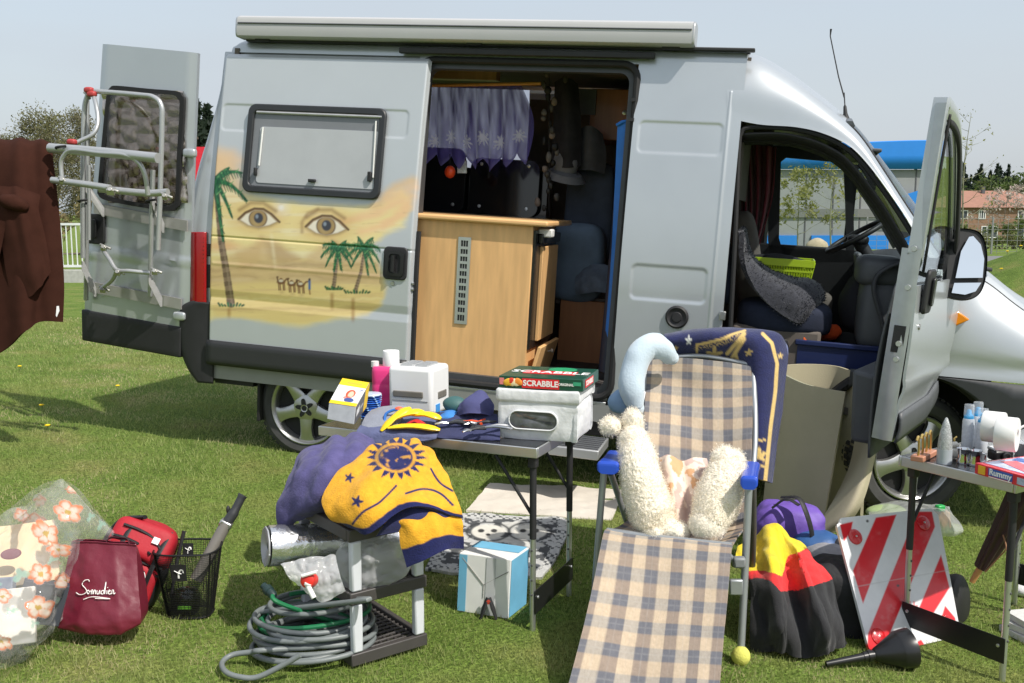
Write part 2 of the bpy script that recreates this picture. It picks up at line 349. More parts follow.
def conifer(label, x, y, h, rad, cols, seed, group=None, n=900):
    z = float(terrain(x, y)); t = thing('conifer_tree', label, 'tree', (x, y, z), group=group)
    MB().tube([(0, 0, -.2), (0, 0, h*.6), (0, 0, h)], [h*.018, h*.01, .02], 6).build('trunk', BARK, t)
    g = np.random.default_rng(seed); cs = []; rr = []
    for f in np.linspace(.1, .98, 13):
        m = max(3, int(8*(1-f)+2)); q = rad*(1-f)**.8*(.85+.3*g.random())
        for k in range(m):
            a = 2*math.pi*(k+g.random())/m; cs.append((math.cos(a)*q*.7, math.sin(a)*q*.7, f*h)); rr.append((q*.5+.1, q*.5+.1, h*.05))
    leaves(MB(), cs, rr, n, h*.035, cols, seed, .2, droop=.4).build if False else None
    lb = MB(); leaves(lb, cs, rr, n, h*.035, cols, seed, .2, droop=.5); lb.build('crown', FOL, t, smooth=0); return t
SPR = [(.20, .20, .08), (.17, .18, .065), (.23, .215, .10)]; BRN = [(.19, .165, .115), (.17, .15, .10), (.185, .17, .09)]
FRS = [(.13, .19, .04), (.16, .21, .05), (.10, .15, .035)]; DRK = [(.022, .040, .022), (.030, .050, .026), (.018, .032, .02)]
def at(px, Z): return (px-512)/FPX*Z
tree('tall bushy tree coming into leaf beyond the white railing, left of the open rear door', at(62, 62), 62, 8.6, 3.6, SPR+BRN, 24000, .065, 3, nl=22, start=.12, cl=.2, tw=5, tr=.11)
tree('lower yellow-green tree beside the tall bushy one, directly behind the brown coat', at(30, 60), 60, 6.6, 3.3, SPR+BRN, 17000, .065, 5, nl=20, start=.1, cl=.22, tw=4, tr=.1)
tree('brownish half-bare tree seen just behind the rear door edge', at(103, 66), 66, 7.3, 2.6, BRN+SPR, 11000, .06, 8, nl=20, start=.12, cl=.2, tw=4, tr=.1)
# reeds and dry hedge behind the railing
def hedge(label, x0, x1, y, h, cols, n, leaf, seed, group=None, name='shrub', cat='shrub'):
    xm = (x0+x1)/2; z = float(terrain(xm, y)); t = thing(name, label, cat, (xm, y, z), group=group); g = np.random.default_rng(seed)
    m = max(5, int((x1-x0)/h*5)); cs = np.stack([g.uniform(x0-xm, x1-xm, m), g.normal(size=m)*h*.25, g.uniform(.2, .85, m)*h], 1)
    tb = MB()
    for c in cs[::2]: tb.tube([(0, 0, -.05), (c[0]*.8, c[1]*.6, .05), c*np.array([.9, .8, .6]), c], [.03, .025, .02, .006], 5)
    tb.build('stem', BARK, t); lb = MB(); leaves(lb, cs, np.full((m, 1), h*.3), n, leaf, cols, seed, .1); lb.build('crown', FOL, t, smooth=0); return t
hedge('dry straw-coloured shrub row behind the white railing', at(-60, 40), at(140, 40), 40, 2.3, [(.30, .24, .12), (.25, .21, .10), (.22, .2, .08)], 9000, .09, 4)
for i, (px, Z, h, lb) in enumerate([(203, 120, 14.2, 'dark spruce showing between the open rear door and the van body'), (213, 128, 14.5, 'dark spruce half hidden behind the rear corner of the van'), (192, 132, 12.5, 'dark spruce hidden behind the top of the open rear door')]):
    conifer(lb, at(px, Z), Z, h+3, 3.2, DRK, 40+i, n=1600)
# red board behind the rear door
x0, y0 = at(203, 40), 40; t = thing('banner_stand', 'bright red banner board glimpsed between the open rear door and the van', 'banner', (x0+.4, y0, float(terrain(x0, y0))))
MB().box((0, 0, 2.9), (2.0, .05, 2.6)).build('banner', M('red banner', S(214, 38, 58), .6), t); b = MB()
for s in (-1, 1): MB().tube([(s*.95, .06, 0), (s*.95, .06, 4.25)], .04, 8).build('post', M('galvanised', (.45, .46, .47), .4, .8), t)
# white railing on its low concrete wall (left)
GALV = M('white railing paint', (.72, .74, .76), .5, var=.04)
t = thing('metal_railing', 'white metal railing with close upright bars on a low concrete kerb', 'railing', (at(20, 22.6), 22.6, float(terrain(at(20, 22.6), 22.6))))
MB().box((0, 0, .13), (6, .18, .3)).build('kerb', M('concrete', (.42, .42, .40), .9, var=.15, bump=.3), t, bevel=.01)
for z in (.36, 1.30): MB().box((0, 0, z), (6, .05, .05)).build('rail', GALV, t)
b = MB()
for k in range(-27, 28): b.box((k*.11, 0, .83), (.02, .02, .92))
tag(b.build('bars', GALV, t), None)
for k in (-1, 0, 1): MB().box((k*2.4+.9, .04, .75), (.06, .06, 1.2)).build('post', GALV, t)
# ---- blue and grey hall
WALL = M('grey wall panels', (.27, .28, .285), .75, var=.06, vs=1.5, bump=.1); BLUE = M('bright blue cladding', S(34, 128, 214), .5, var=.04, vs=2); DK = M('dark joint', (.10, .10, .11), .8); BAND = M('darker concrete band', (.17, .175, .17), .8, var=.08)
hy = 60; hx0, hx1 = 11.5, 25.2; hb = float(terrain(18, hy)); t = thing('sports_hall', 'grey panelled hall with bright blue roof edge and blue base behind the cab', 'building', ((hx0+hx1)/2, hy, hb)); W2 = (hx1-hx0)/2
MB().box((0, 6, 2.35), (2*W2, 12, 4.7)).build('wall', WALL, t)
# blue roof: slightly wavy top line, sloping back
rx = np.linspace(-W2-.15, W2+.15, 30); top = 6.28+.07*np.cos((rx-W2)*.55+.4); r = MB()
r.grid(np.stack([np.stack([rx, np.full(30, -.20), np.full(30, 4.72)], 1), np.stack([rx, np.full(30, -.20), top*.5+2.36], 1), np.stack([rx, np.full(30, -.20), top-.02], 1), np.stack([rx, np.full(30, -.16), top], 1), np.stack([rx, np.full(30, 12.2), top+.1], 1)], 0)); r.build('roof', BLUE, t, solid=.12, smooth=25)
MB().box((0, -.05, 2.15), (2*W2+.02, .12, .5)).build('concrete_band', BAND, t)
for k in range(9):
    MB().box((-W2+1.1+k*1.62, -.012, 2.37), (.07, .03, 4.6)).build('panel_joint', DK, t)
for k in range(5): MB().box((-W2+1.9+k*2.7, -.05, .38), (1.9, .12, .9)).build('base_panel', BLUE, t)
s = MB(); q = np.array([(-.55, 0, 0), (1.1, 0, 0), (1.5, 0, .75), (1.25, 0, 1.55), (.1, 0, 1.2)]); s.prism(q+np.array([4.3, -.45, 1.9]), (0, .1, 0)); sg = s.build('sign_panel', BLUE, t)
f = MB(); f.blob((4.75, -.47, 2.95), (.13, .03, .15)); f.tube([(4.75, -.47, 2.8), (4.8, -.47, 2.35), (4.65, -.47, 2.05)], [.13, .15, .07], 8, flat=.3); f.tube([(4.7, -.47, 2.7), (4.45, -.47, 2.9)], .05, 6); f.tube([(4.8, -.47, 2.35), (5.0, -.47, 2.1)], .06, 6); f.build('climber_figure', M('sign figure', (.08, .05, .06), .7), sg)
# boulder by the hall
MB().blob((at(816, 50), 50, float(terrain(15, 50))+.1), (.55, .45, .45), amp=.10, fs=2.5, col=(.42, .35, .24)).build('boulder', paintmat('sandstone', .95, bump=.5, bs=20, var=.2, vs=4), smooth=60)
tag(bpy.data.objects['boulder'], 'sandy boulder lying in front of the blue base of the hall', 'boulder')
# saplings
YL = [(.26, .27, .07), (.22, .24, .06), (.32, .31, .12)]
tree('slim young birch with sparse leaves before the hall, in the middle of the cab window', at(829, 44), 44, 5.0, 1.5, YL, 900, .085, 21, bare=True, tr=.045, nl=16, start=.2, cl=.16, name='young_tree', bark=BARKG)
tree('fuller young birch before the hall, towards the rear edge of the cab window', at(797, 46), 46, 4.0, 1.3, YL, 1000, .085, 22, bare=True, tr=.04, nl=14, start=.2, cl=.18, name='young_tree', bark=BARKG)
tree('tall bare sapling standing right of the open passenger door', at(958, 24), 24, 4.3, 1.0, YL, 130, .035, 25, bare=True, tr=.03, nl=13, start=.35, cl=.1, name='young_tree', bark=BARKG)
tree('small pale blossom tree in front of the brick house', at(1000, 70), 70, 4.6, 1.9, [(.6, .5, .48), (.5, .4, .36), (.3, .28, .2)], 900, .10, 27, bare=True, tr=.05, nl=16, start=.25, cl=.18, name='blossom_tree', bark=BARK)
# ---- brick house and its neighbour
BRICK = M('brick', S(138, 108, 88), .9, var=.18, vs=2.5, bump=.2); TILE = M('orange roof tiles', S(150, 110, 94), .85, var=.14, vs=1.5, stretch=(1, 1, 6)); WF = M('white window frame', (.75, .75, .74), .5); PANE = M('dark window pane', (.05, .06, .075), .1)
def house(label, x, y, w, d, h, rh, wins, wall, roof, seed=0):
    z = float(terrain(x, y)); t = thing('house', label, 'house', (x, y, z))
    MB().box((0, d/2, h/2-.5), (w, d, h+1)).build('wall', wall, t)
    o = .6; r = MB(); c = [(-w/2-o, -o, h), (w/2+o, -o, h), (w/2+o, d+o, h), (-w/2-o, d+o, h), (-w/2+d*.42, d/2, h+rh), (w/2-d*.42, d/2, h+rh)]
    r.add(c, [(0, 1, 5, 4), (1, 2, 5), (2, 3, 4, 5), (3, 0, 4), (3, 2, 1, 0)]); rf = r.build('roof', roof, t, smooth=0)
    MB().box((-w*.05, d*.42, h+rh+.1), (.5, .5, 1.2)).build('chimney', DK, rf)
    for (wx, wz, ww, wh) in wins:
        fr = MB(); fr.ring([(wx-ww/2, -.09, wz-wh/2), (wx+ww/2, -.09, wz-wh/2), (wx+ww/2, -.09, wz+wh/2), (wx-ww/2, -.09, wz+wh/2)], [(wx-ww/2+.14, -.09, wz-wh/2+.14), (wx+ww/2-.14, -.09, wz-wh/2+.14), (wx+ww/2-.14, -.09, wz+wh/2-.14), (wx-ww/2+.14, -.09, wz+wh/2-.14)], (0, .1, 0))
        for k in (1, 2): fr.box((wx-ww/2+ww*k/3, -.05, wz), (.12, .09, wh-.2))
        fo = fr.build('window', WF, t, smooth=0); MB().box((wx, -.02, wz), (ww-.15, .05, wh-.15)).build('pane', PANE, fo)
    return t
house('orange-tiled brick house with two storeys beyond the road on the right', at(996, 170), 170, 18.5, 11, 5.3, 2.9, [(-6.6, 4.1, 2.4, 1.5), (-3.0, 4.1, 1.2, 1.5), (4.5, 4.1, 3.0, 1.4), (-7.4, 1.2, 2.0, 2.0), (-1.6, 1.2, 2.8, 2.0), (5.0, 1.2, 4.4, 2.2)], BRICK, TILE)
house('plain white house at the right edge of the picture', at(1050, 185), 185, 9, 9, 4.2, 2.5, [(-3.0, 2.6, 1.2, 1.4)], M('white render', (.7, .7, .68), .9), TILE)
# grey wire fence before the house
t = thing('wire_fence', 'grey wire mesh fence along the far side of the road', 'fence', (at(990, 40), 40, float(terrain(19, 40)))); b = MB(); GW = M('fence wire', (.3, .31, .3), .5, .6)
for k in range(26): b.box((-5+k*.4, 0, .7), (.012, .012, 1.4))
for z in np.linspace(.1, 1.4, 7): b.box((0, 0, z), (10, .012, .012))
b.build('mesh', GW, t)
for k in range(5): MB().box((-5+k*2.5, .03, .72), (.06, .06, 1.5)).build('post', GW, t)
for i, (px, Z, w, h, lb) in enumerate([(985, 60, 3.4, 1.5, 'low green shrub in front of the brick house, nearest the door mirror'), (1018, 58, 3, 1.8, 'low green shrub at the right edge before the brick house'), (955, 75, 4, 2.0, 'green shrub behind the open passenger door glass')]):
    hedge(lb, at(px, Z)-w/2, at(px, Z)+w/2, Z, h, FRS+SPR, 1600, .10, 60+i)
# wooded hillside on the right
g = np.random.default_rng(5)
for i in range(60):
    px = 912+i*3.0+g.normal()*2; Z = 250+g.random()*70; z0 = float(terrain(at(px, Z), Z)); topy = 171+g.normal()*4+(i % 3)*4+(8 if px > 1010 else 0)-3*math.sin(i*.7); h = (1.64+(212-topy)*Z/1000)-z0
    conifer('dark conifer on the wooded hill behind the brick house', at(px, Z), Z, h, 4.2, DRK, 100+i, group='conifers on the far hill', n=800)
for i, (px, Z, ty) in enumerate([(958, 225, 190), (983, 215, 178), (1007, 220, 184), (1021, 212, 174), (945, 230, 192), (1034, 222, 180), (968, 218, 194)]):
    z0 = float(terrain(at(px, Z), Z)); h = 1.64+(212-ty)*Z/1000-z0
    tree('fresh green round-crowned tree at the foot of the far wooded hill', at(px, Z), Z, h, 3.8, [(.10, .15, .04), (.13, .16, .05), (.07, .11, .03)], 900, .42, 70+i, group='green trees before the far hill', nl=12, cl=.36, tw=2)

g = np.random.default_rng(9); m_ = 150; wx = g.uniform(95, 190, m_); wy = g.uniform(275, 330, m_); cs = np.stack([wx, wy, terrain(wx, wy)], 1); cs[:, 2] = np.minimum(cs[:, 2]+g.uniform(0, 7, m_), 1.64+(212-178)*wy/1000-3.0)
lb = MB(); leaves(lb, cs, np.full((m_, 1), 3.6), 15000, .55, DRK+[(.06, .09, .03)], 12, .2); o = lb.build('far_wood', FOL, smooth=0); tag(o, 'dense dark wood covering the far hillside behind the single trees', 'wood', kind='stuff')
# ================================================================ THE CAMPER VAN
yaw, th = R(15), .06
fw = np.array([math.cos(yaw)*math.cos(th), -math.sin(yaw)*math.cos(th), -math.sin(th)]); inn = np.array([math.sin(yaw), math.cos(yaw), 0]); upv = np.cross(fw, inn)
V0 = P(305, 407.6, 6.40); VO = V0-upv*.33
vm = Matrix.Identity(4)
for i in range(3): vm[i][0], vm[i][1], vm[i][2], vm[i][3] = fw[i], inn[i], upv[i], VO[i]
van = thing('camper_van', 'silver high-roof camper van with a painted desert scene on its open sliding door', 'van', mat=vm)
def ys(w): return .13*np.maximum(0, (np.asarray(w, float)-1.25)/1.15)**1.5     # the side leans inward above the waist
def toimg(u, y, w):
    q = VO+np.multiply.outer(u, fw)+np.multiply.outer(y, inn)+np.multiply.outer(w, upv)-CC; z = q @ CF; return 512+FPX*(q @ CX)/z, 341.5-FPX*(q @ CU)/z
def Y(px, py, y):                                      # van coordinates of a pixel on the upright plane y metres inside the near side
    r = ray(px, py); t = ((VO-CC) @ inn+y)/(r @ inn); q = CC+r*t-VO; return np.array([q @ fw, y, q @ upv])
def V(px, py, d=0):                                    # the same on the curved side itself
    y = d
    for i in range(10): q = Y(px, py, y); y = d+float(ys(q[2]))
    return q
def vb(mb, name, mat, parent=None, **k): return mb.build(name, mat, parent or van, **k)
PAINT = M('silver paint', (.51, .54, .565), .32, metal=.5, coat=.35, var=.05, vs=2.2, bump=.03, bs=700, rvar=.07)
PAINTD = paintmat('painted silver door', .36, metal=.3, coat=.4, var=.02, vs=6)
BLK = M('black plastic', (.018, .018, .02), .6, var=.15, bump=.12, bs=400); RUB = M('black rubber', (.014, .014, .015), .75, var=.1); GRYP = M('grey plastic', (.075, .08, .088), .6, var=.08, bump=.1, bs=500)
ALU = M('brushed aluminium', (.62, .63, .64), .38, metal=.9, var=.05, bump=.05, bs=300); ALUW = M('painted aluminium', (.46, .47, .48), .36, metal=.5, var=.04)
DARKIN = M('dark interior lining', (.13, .11, .095), .9, var=.15); WOOD = None
def woodmat(name, c, sc=(1, 1, .12), var=.14, rough=.5):
    return M(name, c, rough, var=var, vs=26, stretch=sc, coat=.1)
BEECH = woodmat('beech veneer', S(222, 176, 120)); BEECHD = woodmat('dark walnut veneer', S(150, 94, 58))
TYRE = M('tyre rubber', (.050, .050, .050), .8, var=.3, vs=9, bump=.4, bs=60); CHROME = M('alloy', (.50, .50, .49), .3, metal=.85, var=.05); GLASS = glass('window glass')
TINT = M('grey acrylic pane', (.035, .04, .047), .08, coat=.6, var=.02)
def smin(d, r): return np.clip(1-np.abs(d)/r, 0, 1)
def rr_sd(u, w, u0, u1, w0, w1, r):                     # signed distance to a rounded rectangle
    qx = np.abs(u-(u0+u1)/2)-(u1-u0)/2+r; qy = np.abs(w-(w0+w1)/2)-(w1-w0)/2+r
    return np.hypot(np.maximum(qx, 0), np.maximum(qy, 0))+np.minimum(np.maximum(qx, qy), 0)-r
def press(u, w, rects, depth=.005):                    # shallow pressed fields in sheet metal
    d = 0*u
    for rc in rects: d = d+depth*sstep(.010, -.010, rr_sd(u, w, *rc))
    return d
# ---- body sheet metal
body = MB()
def sheet(us, ws, disp=None, off=0.):
    U, Wm = np.meshgrid(us, ws, indexing='ij'); y = ys(Wm)+off+(disp(U, Wm) if disp else 0); return np.stack([U, y, Wm], -1)
P1 = V(638, 150)[2]; RC = [(V(638, 140)[0]+.0, V(722, 140)[0], V(640, 152)[2], V(640, 121)[2], .03), (V(631, 285)[0], V(706, 285)[0], V(631, 298)[2], V(631, 264)[2], .03)]
OU0, OU1, OW0, OW1 = .62, 1.957, .60, 2.535            # sliding door opening
FU0 = 2.56                                             # rear edge of the front door opening
body.grid(sheet(np.linspace(OU1, FU0, 110), np.linspace(.46, OW1+.02, 300), lambda u, w: press(u, w, RC)-.006*sstep(.012, 0, np.abs(u-2.49))*(w < 2.4)))
body.grid(sheet(np.linspace(-.72, OU0, 8), np.linspace(.46, OW1+.02, 24), off=.02))
body.grid(sheet(np.linspace(OU0, OU1, 8), np.linspace(OW1, OW1+.02, 3)))
# upper side into the roof, one long sheet (rear corner to cab)
def roofsec(u, s=1.): return [(u, float(ys(2.55)), 2.55), (u, .165, 2.585), (u, .19, 2.62), (u, .26, 2.645), (u, .5, 2.665), (u, 1.0, 2.68), (u, 1.5, 2.665), (u, 1.74, 2.645), (u, 1.81, 2.62), (u, 1.84, 2.55)]
rs = np.array([roofsec(u) for u in (-.66, -.55, 0, .7, 1.4, 2.0, 2.56)]); rs[0, :, 2] -= np.array([0, .012, .03, .045, .05, .05, .05, .045, .03, 0]); body.grid(sgrid(rs, 24, 46))
# cab side: between the door opening and the roof / windscreen edge
Lp = [(727, 118), (760, 124.5), (795, 127), (822, 133), (848, 145), (866, 162), (886, 188), (905, 216), (932, 262)]
Up = [(729, 55, .42), (757, 57, .42), (788, 75, .42), (816, 96, .40), (840, 117, .36), (860, 137, .29), (883, 171, .22), (907, 208, .2), (938, 254, .2)]
rows = []
for (a, b) in zip(Lp, Up):
    p0 = V(*a); p3 = Y(*b); p1 = p0+(p3-p0)*np.array([.5, .12, .5]); p2 = p0+(p3-p0)*np.array([.86, .45, .86]); rows.append([p0, p1, p2, p3])
cab = sgrid(rows, 60, 24); body.grid(cab, flip=True)
top = np.array([r[3] for r in rows]); topd = cr(top, 60); far = topd*np.array([1, 0, 1])+np.array([0, 2.0, 0])-topd*np.array([0, 1, 0])
NR = 33                                                # rows of the cap that are roof, the rest is windscreen
def across(a, b, n=22, crown=.05):
    t = np.linspace(0, 1, n)[None, :, None]; g = a[:, None]*(1-t)+b[:, None]*t; k = (1-(2*t[..., 0]-1)**4)*crown; g[..., 2] += k*.8; g[..., 0] += k*.9*np.linspace(0, 1, len(a))[:, None]; return g
body.grid(across(topd[:NR+1], far[:NR+1]), flip=True)
m = cab.copy(); m[..., 1] = 2.0-m[..., 1]; body.grid(m)
# fender, bonnet and nose
HUBF = V(901, 457, .11); fu = HUBF[0]; fwz = HUBF[2]
def archw(u): return np.where(np.abs(u-fu) < .50, fwz+np.sqrt(np.maximum(.50**2-(u-fu)**2, 0)), .62)
ft = np.array([V(932, 262), V(955, 262, .03), V(985, 274, .16), V(1024, 305, .16), V(1024, 305, .16)+np.array([.35, .02, -.2]), V(1024, 305, .16)+np.array([.55, .1, -.48])]); ft = cr(ft, 60)
fg = []
for p in ft:
    b0 = float(np.clip(archw(p[0]), .92, 3)) if p[0] > 3.30 else .64
    base = np.array([p[0], .0+max(0, (p[0]-4.35))**2*1.2, min(b0, p[2]-.1)]); q = []
    for t in np.linspace(0, 1, 16):
        w_ = base[2]+(p[2]-base[2])*t; y_ = base[1]+(p[1]-base[1])*t**3.2; q.append((p[0], y_+.012*math.exp(-((w_-.99)/.03)**2), w_))
    fg.append(q)
fg = np.array(fg); body.grid(fg, flip=True); m = fg.copy(); m[..., 1] = 2.0-m[..., 1]; body.grid(m)
hb = fg[:, -1]; hf = hb.copy(); hf[:, 1] = 2.0-hf[:, 1]; body.grid(across(hb[14:], hf[14:], crown=.06), flip=True)
vb(MB().tube([q+np.array([0, -.0, -.004]) for q in fg[14:, -2]], .005, 6), 'bonnet_gap', RUB)
nose = np.stack([across(fg[-1:, k], fg[-1:, k]*np.array([1, -1, 1])+np.array([0, 2.0, 0]), crown=.0)[0] for k in range(16)], 0); nose[..., 0] += .25*(1-(nose[..., 1]-1)**2); body.grid(nose)
# sill below the openings, far side, rear corner pillar and rear face
vb(MB().grid(sheet(np.linspace(-.69, 3.25, 20), np.linspace(.455, .56, 4))), 'sill_panel', M('grey sill paint', (.27, .275, .265), .5, metal=.2, var=.06))
body.grid(sheet(np.linspace(FU0, 3.25, 6), np.linspace(.55, .74, 3)))
rc = []
for (a, b, w_) in [((232, 55), (247, 44), 0), ((224, 95), (223, 70), 0), ((217, 130), (212, 105), 0), ((212, 165), (200, 152), 0), ((208, 207), (190, 209), 0), ((207, 250), (187, 250), 0), ((208, 300), (186, 300), 0), ((210, 345), (187, 345), 0)]:
    p = V(*a); p[0] = min(p[0], -.66); e = Y(*b, .06+float(ys(p[2]))); e[2] = p[2]; e[0] = min(e[0], p[0]-.05)
    rc.append([p+np.array([.07, .025, 0]), p+np.array([.01, .004, 0]), p*.5+e*.5-np.array([.015, .02, 0]), e, e+np.array([-.01, .10, 0]), e+np.array([.0, .22, 0])])
rcg = sgrid(rc, 40, 14); body.grid(rcg, flip=True); m = rcg.copy(); m[..., 1] = 2.0-m[..., 1]; body.grid(m)
body.grid(np.stack([rcg[:, -1]+np.array([0, .72*t, 0]) for t in np.linspace(1.0, 2.0, 6)], 1)*np.array([1, 1, 1]), flip=True)     # closed left rear door
FW0, FW1 = Y(779, 157, 1.9), Y(843, 250, 1.9)
def farside(u0, u1, w0, w1): U, Wm = np.meshgrid(np.linspace(u0, u1, 6), np.linspace(w0, w1, 8), indexing='ij'); body.grid(np.stack([U, 2.0-ys(Wm), Wm], -1), flip=True)
KW = (-.40, .885, 1.74, 2.555)                           # added opening in the far side, lights the lilac curtain from behind
farside(-.75, KW[0], .46, 2.56); farside(KW[0], KW[1], .46, KW[2]); farside(KW[0], KW[1], KW[3], 2.58); farside(KW[1], 2.74, .46, 2.56); farside(2.74, 3.36, .46, 1.50); farside(2.74, 2.95, 2.15, 2.56); farside(3.36, 4.05, .46, 1.46)
vb(body, 'body', PAINT, smooth=50)
# inner lining of the living area: headlining, far wall, front bulkhead top
lin_ = MB(); lin_.box((.97, 1.0, 2.585), (3.05, 1.60, .02)); lin_.box((-.62, 1.0, 1.6), (.03, 1.7, 1.95)); lin_.box((1.86, 1.885, 1.5), (1.72, .03, 1.9))
lin_.box((.3, 1.885, 1.19), (1.6, .03, 1.12)); lin_.box((1.0, 1.87, 1.6), (.22, .03, 1.95)); lin_.box((-.5, 1.87, 1.6), (.24, .03, 1.95)); vb(lin_, 'lining', DARKIN, smooth=0)
cl_ = MB(); cl_.grid(np.stack([topd[:NR]*np.array([1, 0, 1])+np.array([0, y_, -.04]) for y_ in (.45, 1.0, 1.55)], 1)); vb(cl_, 'cab_headlining', DARKIN, smooth=60)
fl = MB(); fl.box((1.0, 1.0, .585), (3.4, 1.86, .05)); fl.box((3.15, 1.0, .66), (1.1, 1.86, .04)); fl.box((1.2, 1.0, .44), (3.6, 1.2, .2)); vb(fl, 'floor', M('floor covering', (.10, .09, .085), .9), smooth=0)
# dark seals
def sealpath(pts, n, closed=False): return cr(np.array(pts), n)
sl_ = MB(); r0 = .09; o = rrect(OU1-OU0, OW1-OW0, r0, 6)+np.array([(OU0+OU1)/2, (OW0+OW1)/2]); sl_.tube([(a, float(ys(b))+.004, b) for a, b in o], .021, 8, closed=True); vb(sl_, 'door_seal', RUB)
jb = MB(); jb.ring([(a, float(ys(b))+.03, b) for a, b in o], [(a2, float(ys(b2))+.03, b2) for a2, b2 in (rrect(OU1-OU0-.10, OW1-OW0-.10, .06, 6)+np.array([(OU0+OU1)/2, (OW0+OW1)/2]))], (0, .09, 0)); vb(jb, 'door_jamb', M('dark grey jamb', (.06, .063, .068), .5), smooth=0)
Ls = [V(a, b, .012) for a, b in [(726, 400), (730, 330), (735, 235), (738.5, 150), (741, 133), (749, 127.5), (775, 127.5), (797, 129.5), (822, 136), (846, 148), (864, 165), (884, 191), (903, 219), (929, 264), (938, 300)]]
vb(MB().tube(cr(np.array(Ls), 90)+np.array([0, .012, 0]), .014, 8), 'cab_door_seal', RUB)
pil = MB(); Li = [V(a, b, .03) for a, b in [(742, 134), (775, 133), (797, 136), (820, 143), (842, 155), (858, 171), (877, 196), (895, 224), (921, 270)]]; Lo = [p+np.array([0, .10, -.03]) for p in Li]; pil.grid(sgrid([Li, Lo], 3, 50)); Lo2 = [p+np.array([-.01, .28, -.04]) for p in Li]; pil.grid(sgrid([Lo, Lo2], 3, 50)); vb(pil, 'pillar_trim', M('charcoal trim', (.022, .022, .024), .7), solid=.012)
bp_ = MB(); bp_.box((2.525, .21, 1.45), (.05, .12, 1.5)); vb(bp_, 'pillar_inner', DARKIN, smooth=0, bevel=.01)
# step and sill plates in the sliding opening
st = MB()
for k, (dy, dz) in enumerate([(.03, .0), (.09, .018), (.15, .036)]): st.box((1.28, dy, .565+dz), (1.30, .055, .022))
vb(st, 'sill_plate', ALU, bevel=.004)
ST = V(560, 437); stp = MB(); stp.box((1.72, -.20, .345), (.50, .34, .055)); vb(stp, 'entry_step', ALUW, bevel=.006); rb = MB()
for k in range(7): rb.box((1.72, -.34+k*.045, .375), (.48, .02, .006))
vb(rb, 'step_tread', GRYP, smooth=0)
# black lower trims
ub = MB(); ub.box((1.76, 1.0, .41), (2.5, 1.86, .11)); ub.box((1.76, .07, .445), (2.5, .06, .06)); ub.box((-.55, 1.0, .45), (.28, 1.86, .08)); ub.box((1.6, 1.0, .55), (4.3, .9, .2)); vb(ub, 'underbody', BLK, smooth=0)
vb(MB().grid(sheet(np.linspace(FU0+.02, 3.24, 8), np.linspace(.50, .70, 4), off=-.012)), 'sill_trim', BLK, solid=.01)
bm = []
for w_, du, k in ((.95, -.80, 1), (.90, -.885, 1), (.80, -.895, 1), (.62, -.88, 1), (.50, -.83, .9), (.42, -.76, .7)):
    bm.append([(-.655, -.012, w_), (du*.6-.655*.4, -.03*k, w_), (du, -.015, w_), (du-.035, .06, w_), (du-.05, .25, w_), (du-.05, 1.0, w_), (du-.05, 1.75, w_), (du-.03, 1.95, w_), (-.655, 2.01, w_)])
bp2 = MB().grid(sgrid(bm, 26, 50), flip=True); bp2.box((-.72, 1.0, .48), (.2, 1.8, .12)); vb(bp2, 'rear_bumper', BLK, smooth=50, solid=.015)
fm = MB(); mu = np.linspace(3.27, 4.75, 44); mo = np.array([[(u, -.012+max(0, u-4.35)**2*1.2, w_) for w_ in np.linspace(max(float(archw(np.array(u)))+.0, .5) if abs(u-fu) < .50 else .5, .915, 6)] for u in mu]); fm.grid(mo, flip=True); vb(fm, 'fender_trim', M('charcoal moulding', (.03, .033, .037), .5), solid=.01)
vb(MB().tube([(fu+.51*math.cos(a), .07, fwz+.51*math.sin(a)) for a in np.linspace(.35, math.pi+.1, 30)], .03, 8), 'wheel_arch', RUB)
wl = MB(); wl.grid([[(fu+.51*math.cos(a), y_, fwz+.51*math.sin(a)) for y_ in (.04, .55)] for a in np.linspace(-.1, math.pi+.2, 24)]); wl.box((fu, .56, .7), (1.0, .02, .7)); vb(wl, 'arch_liner', RUB)
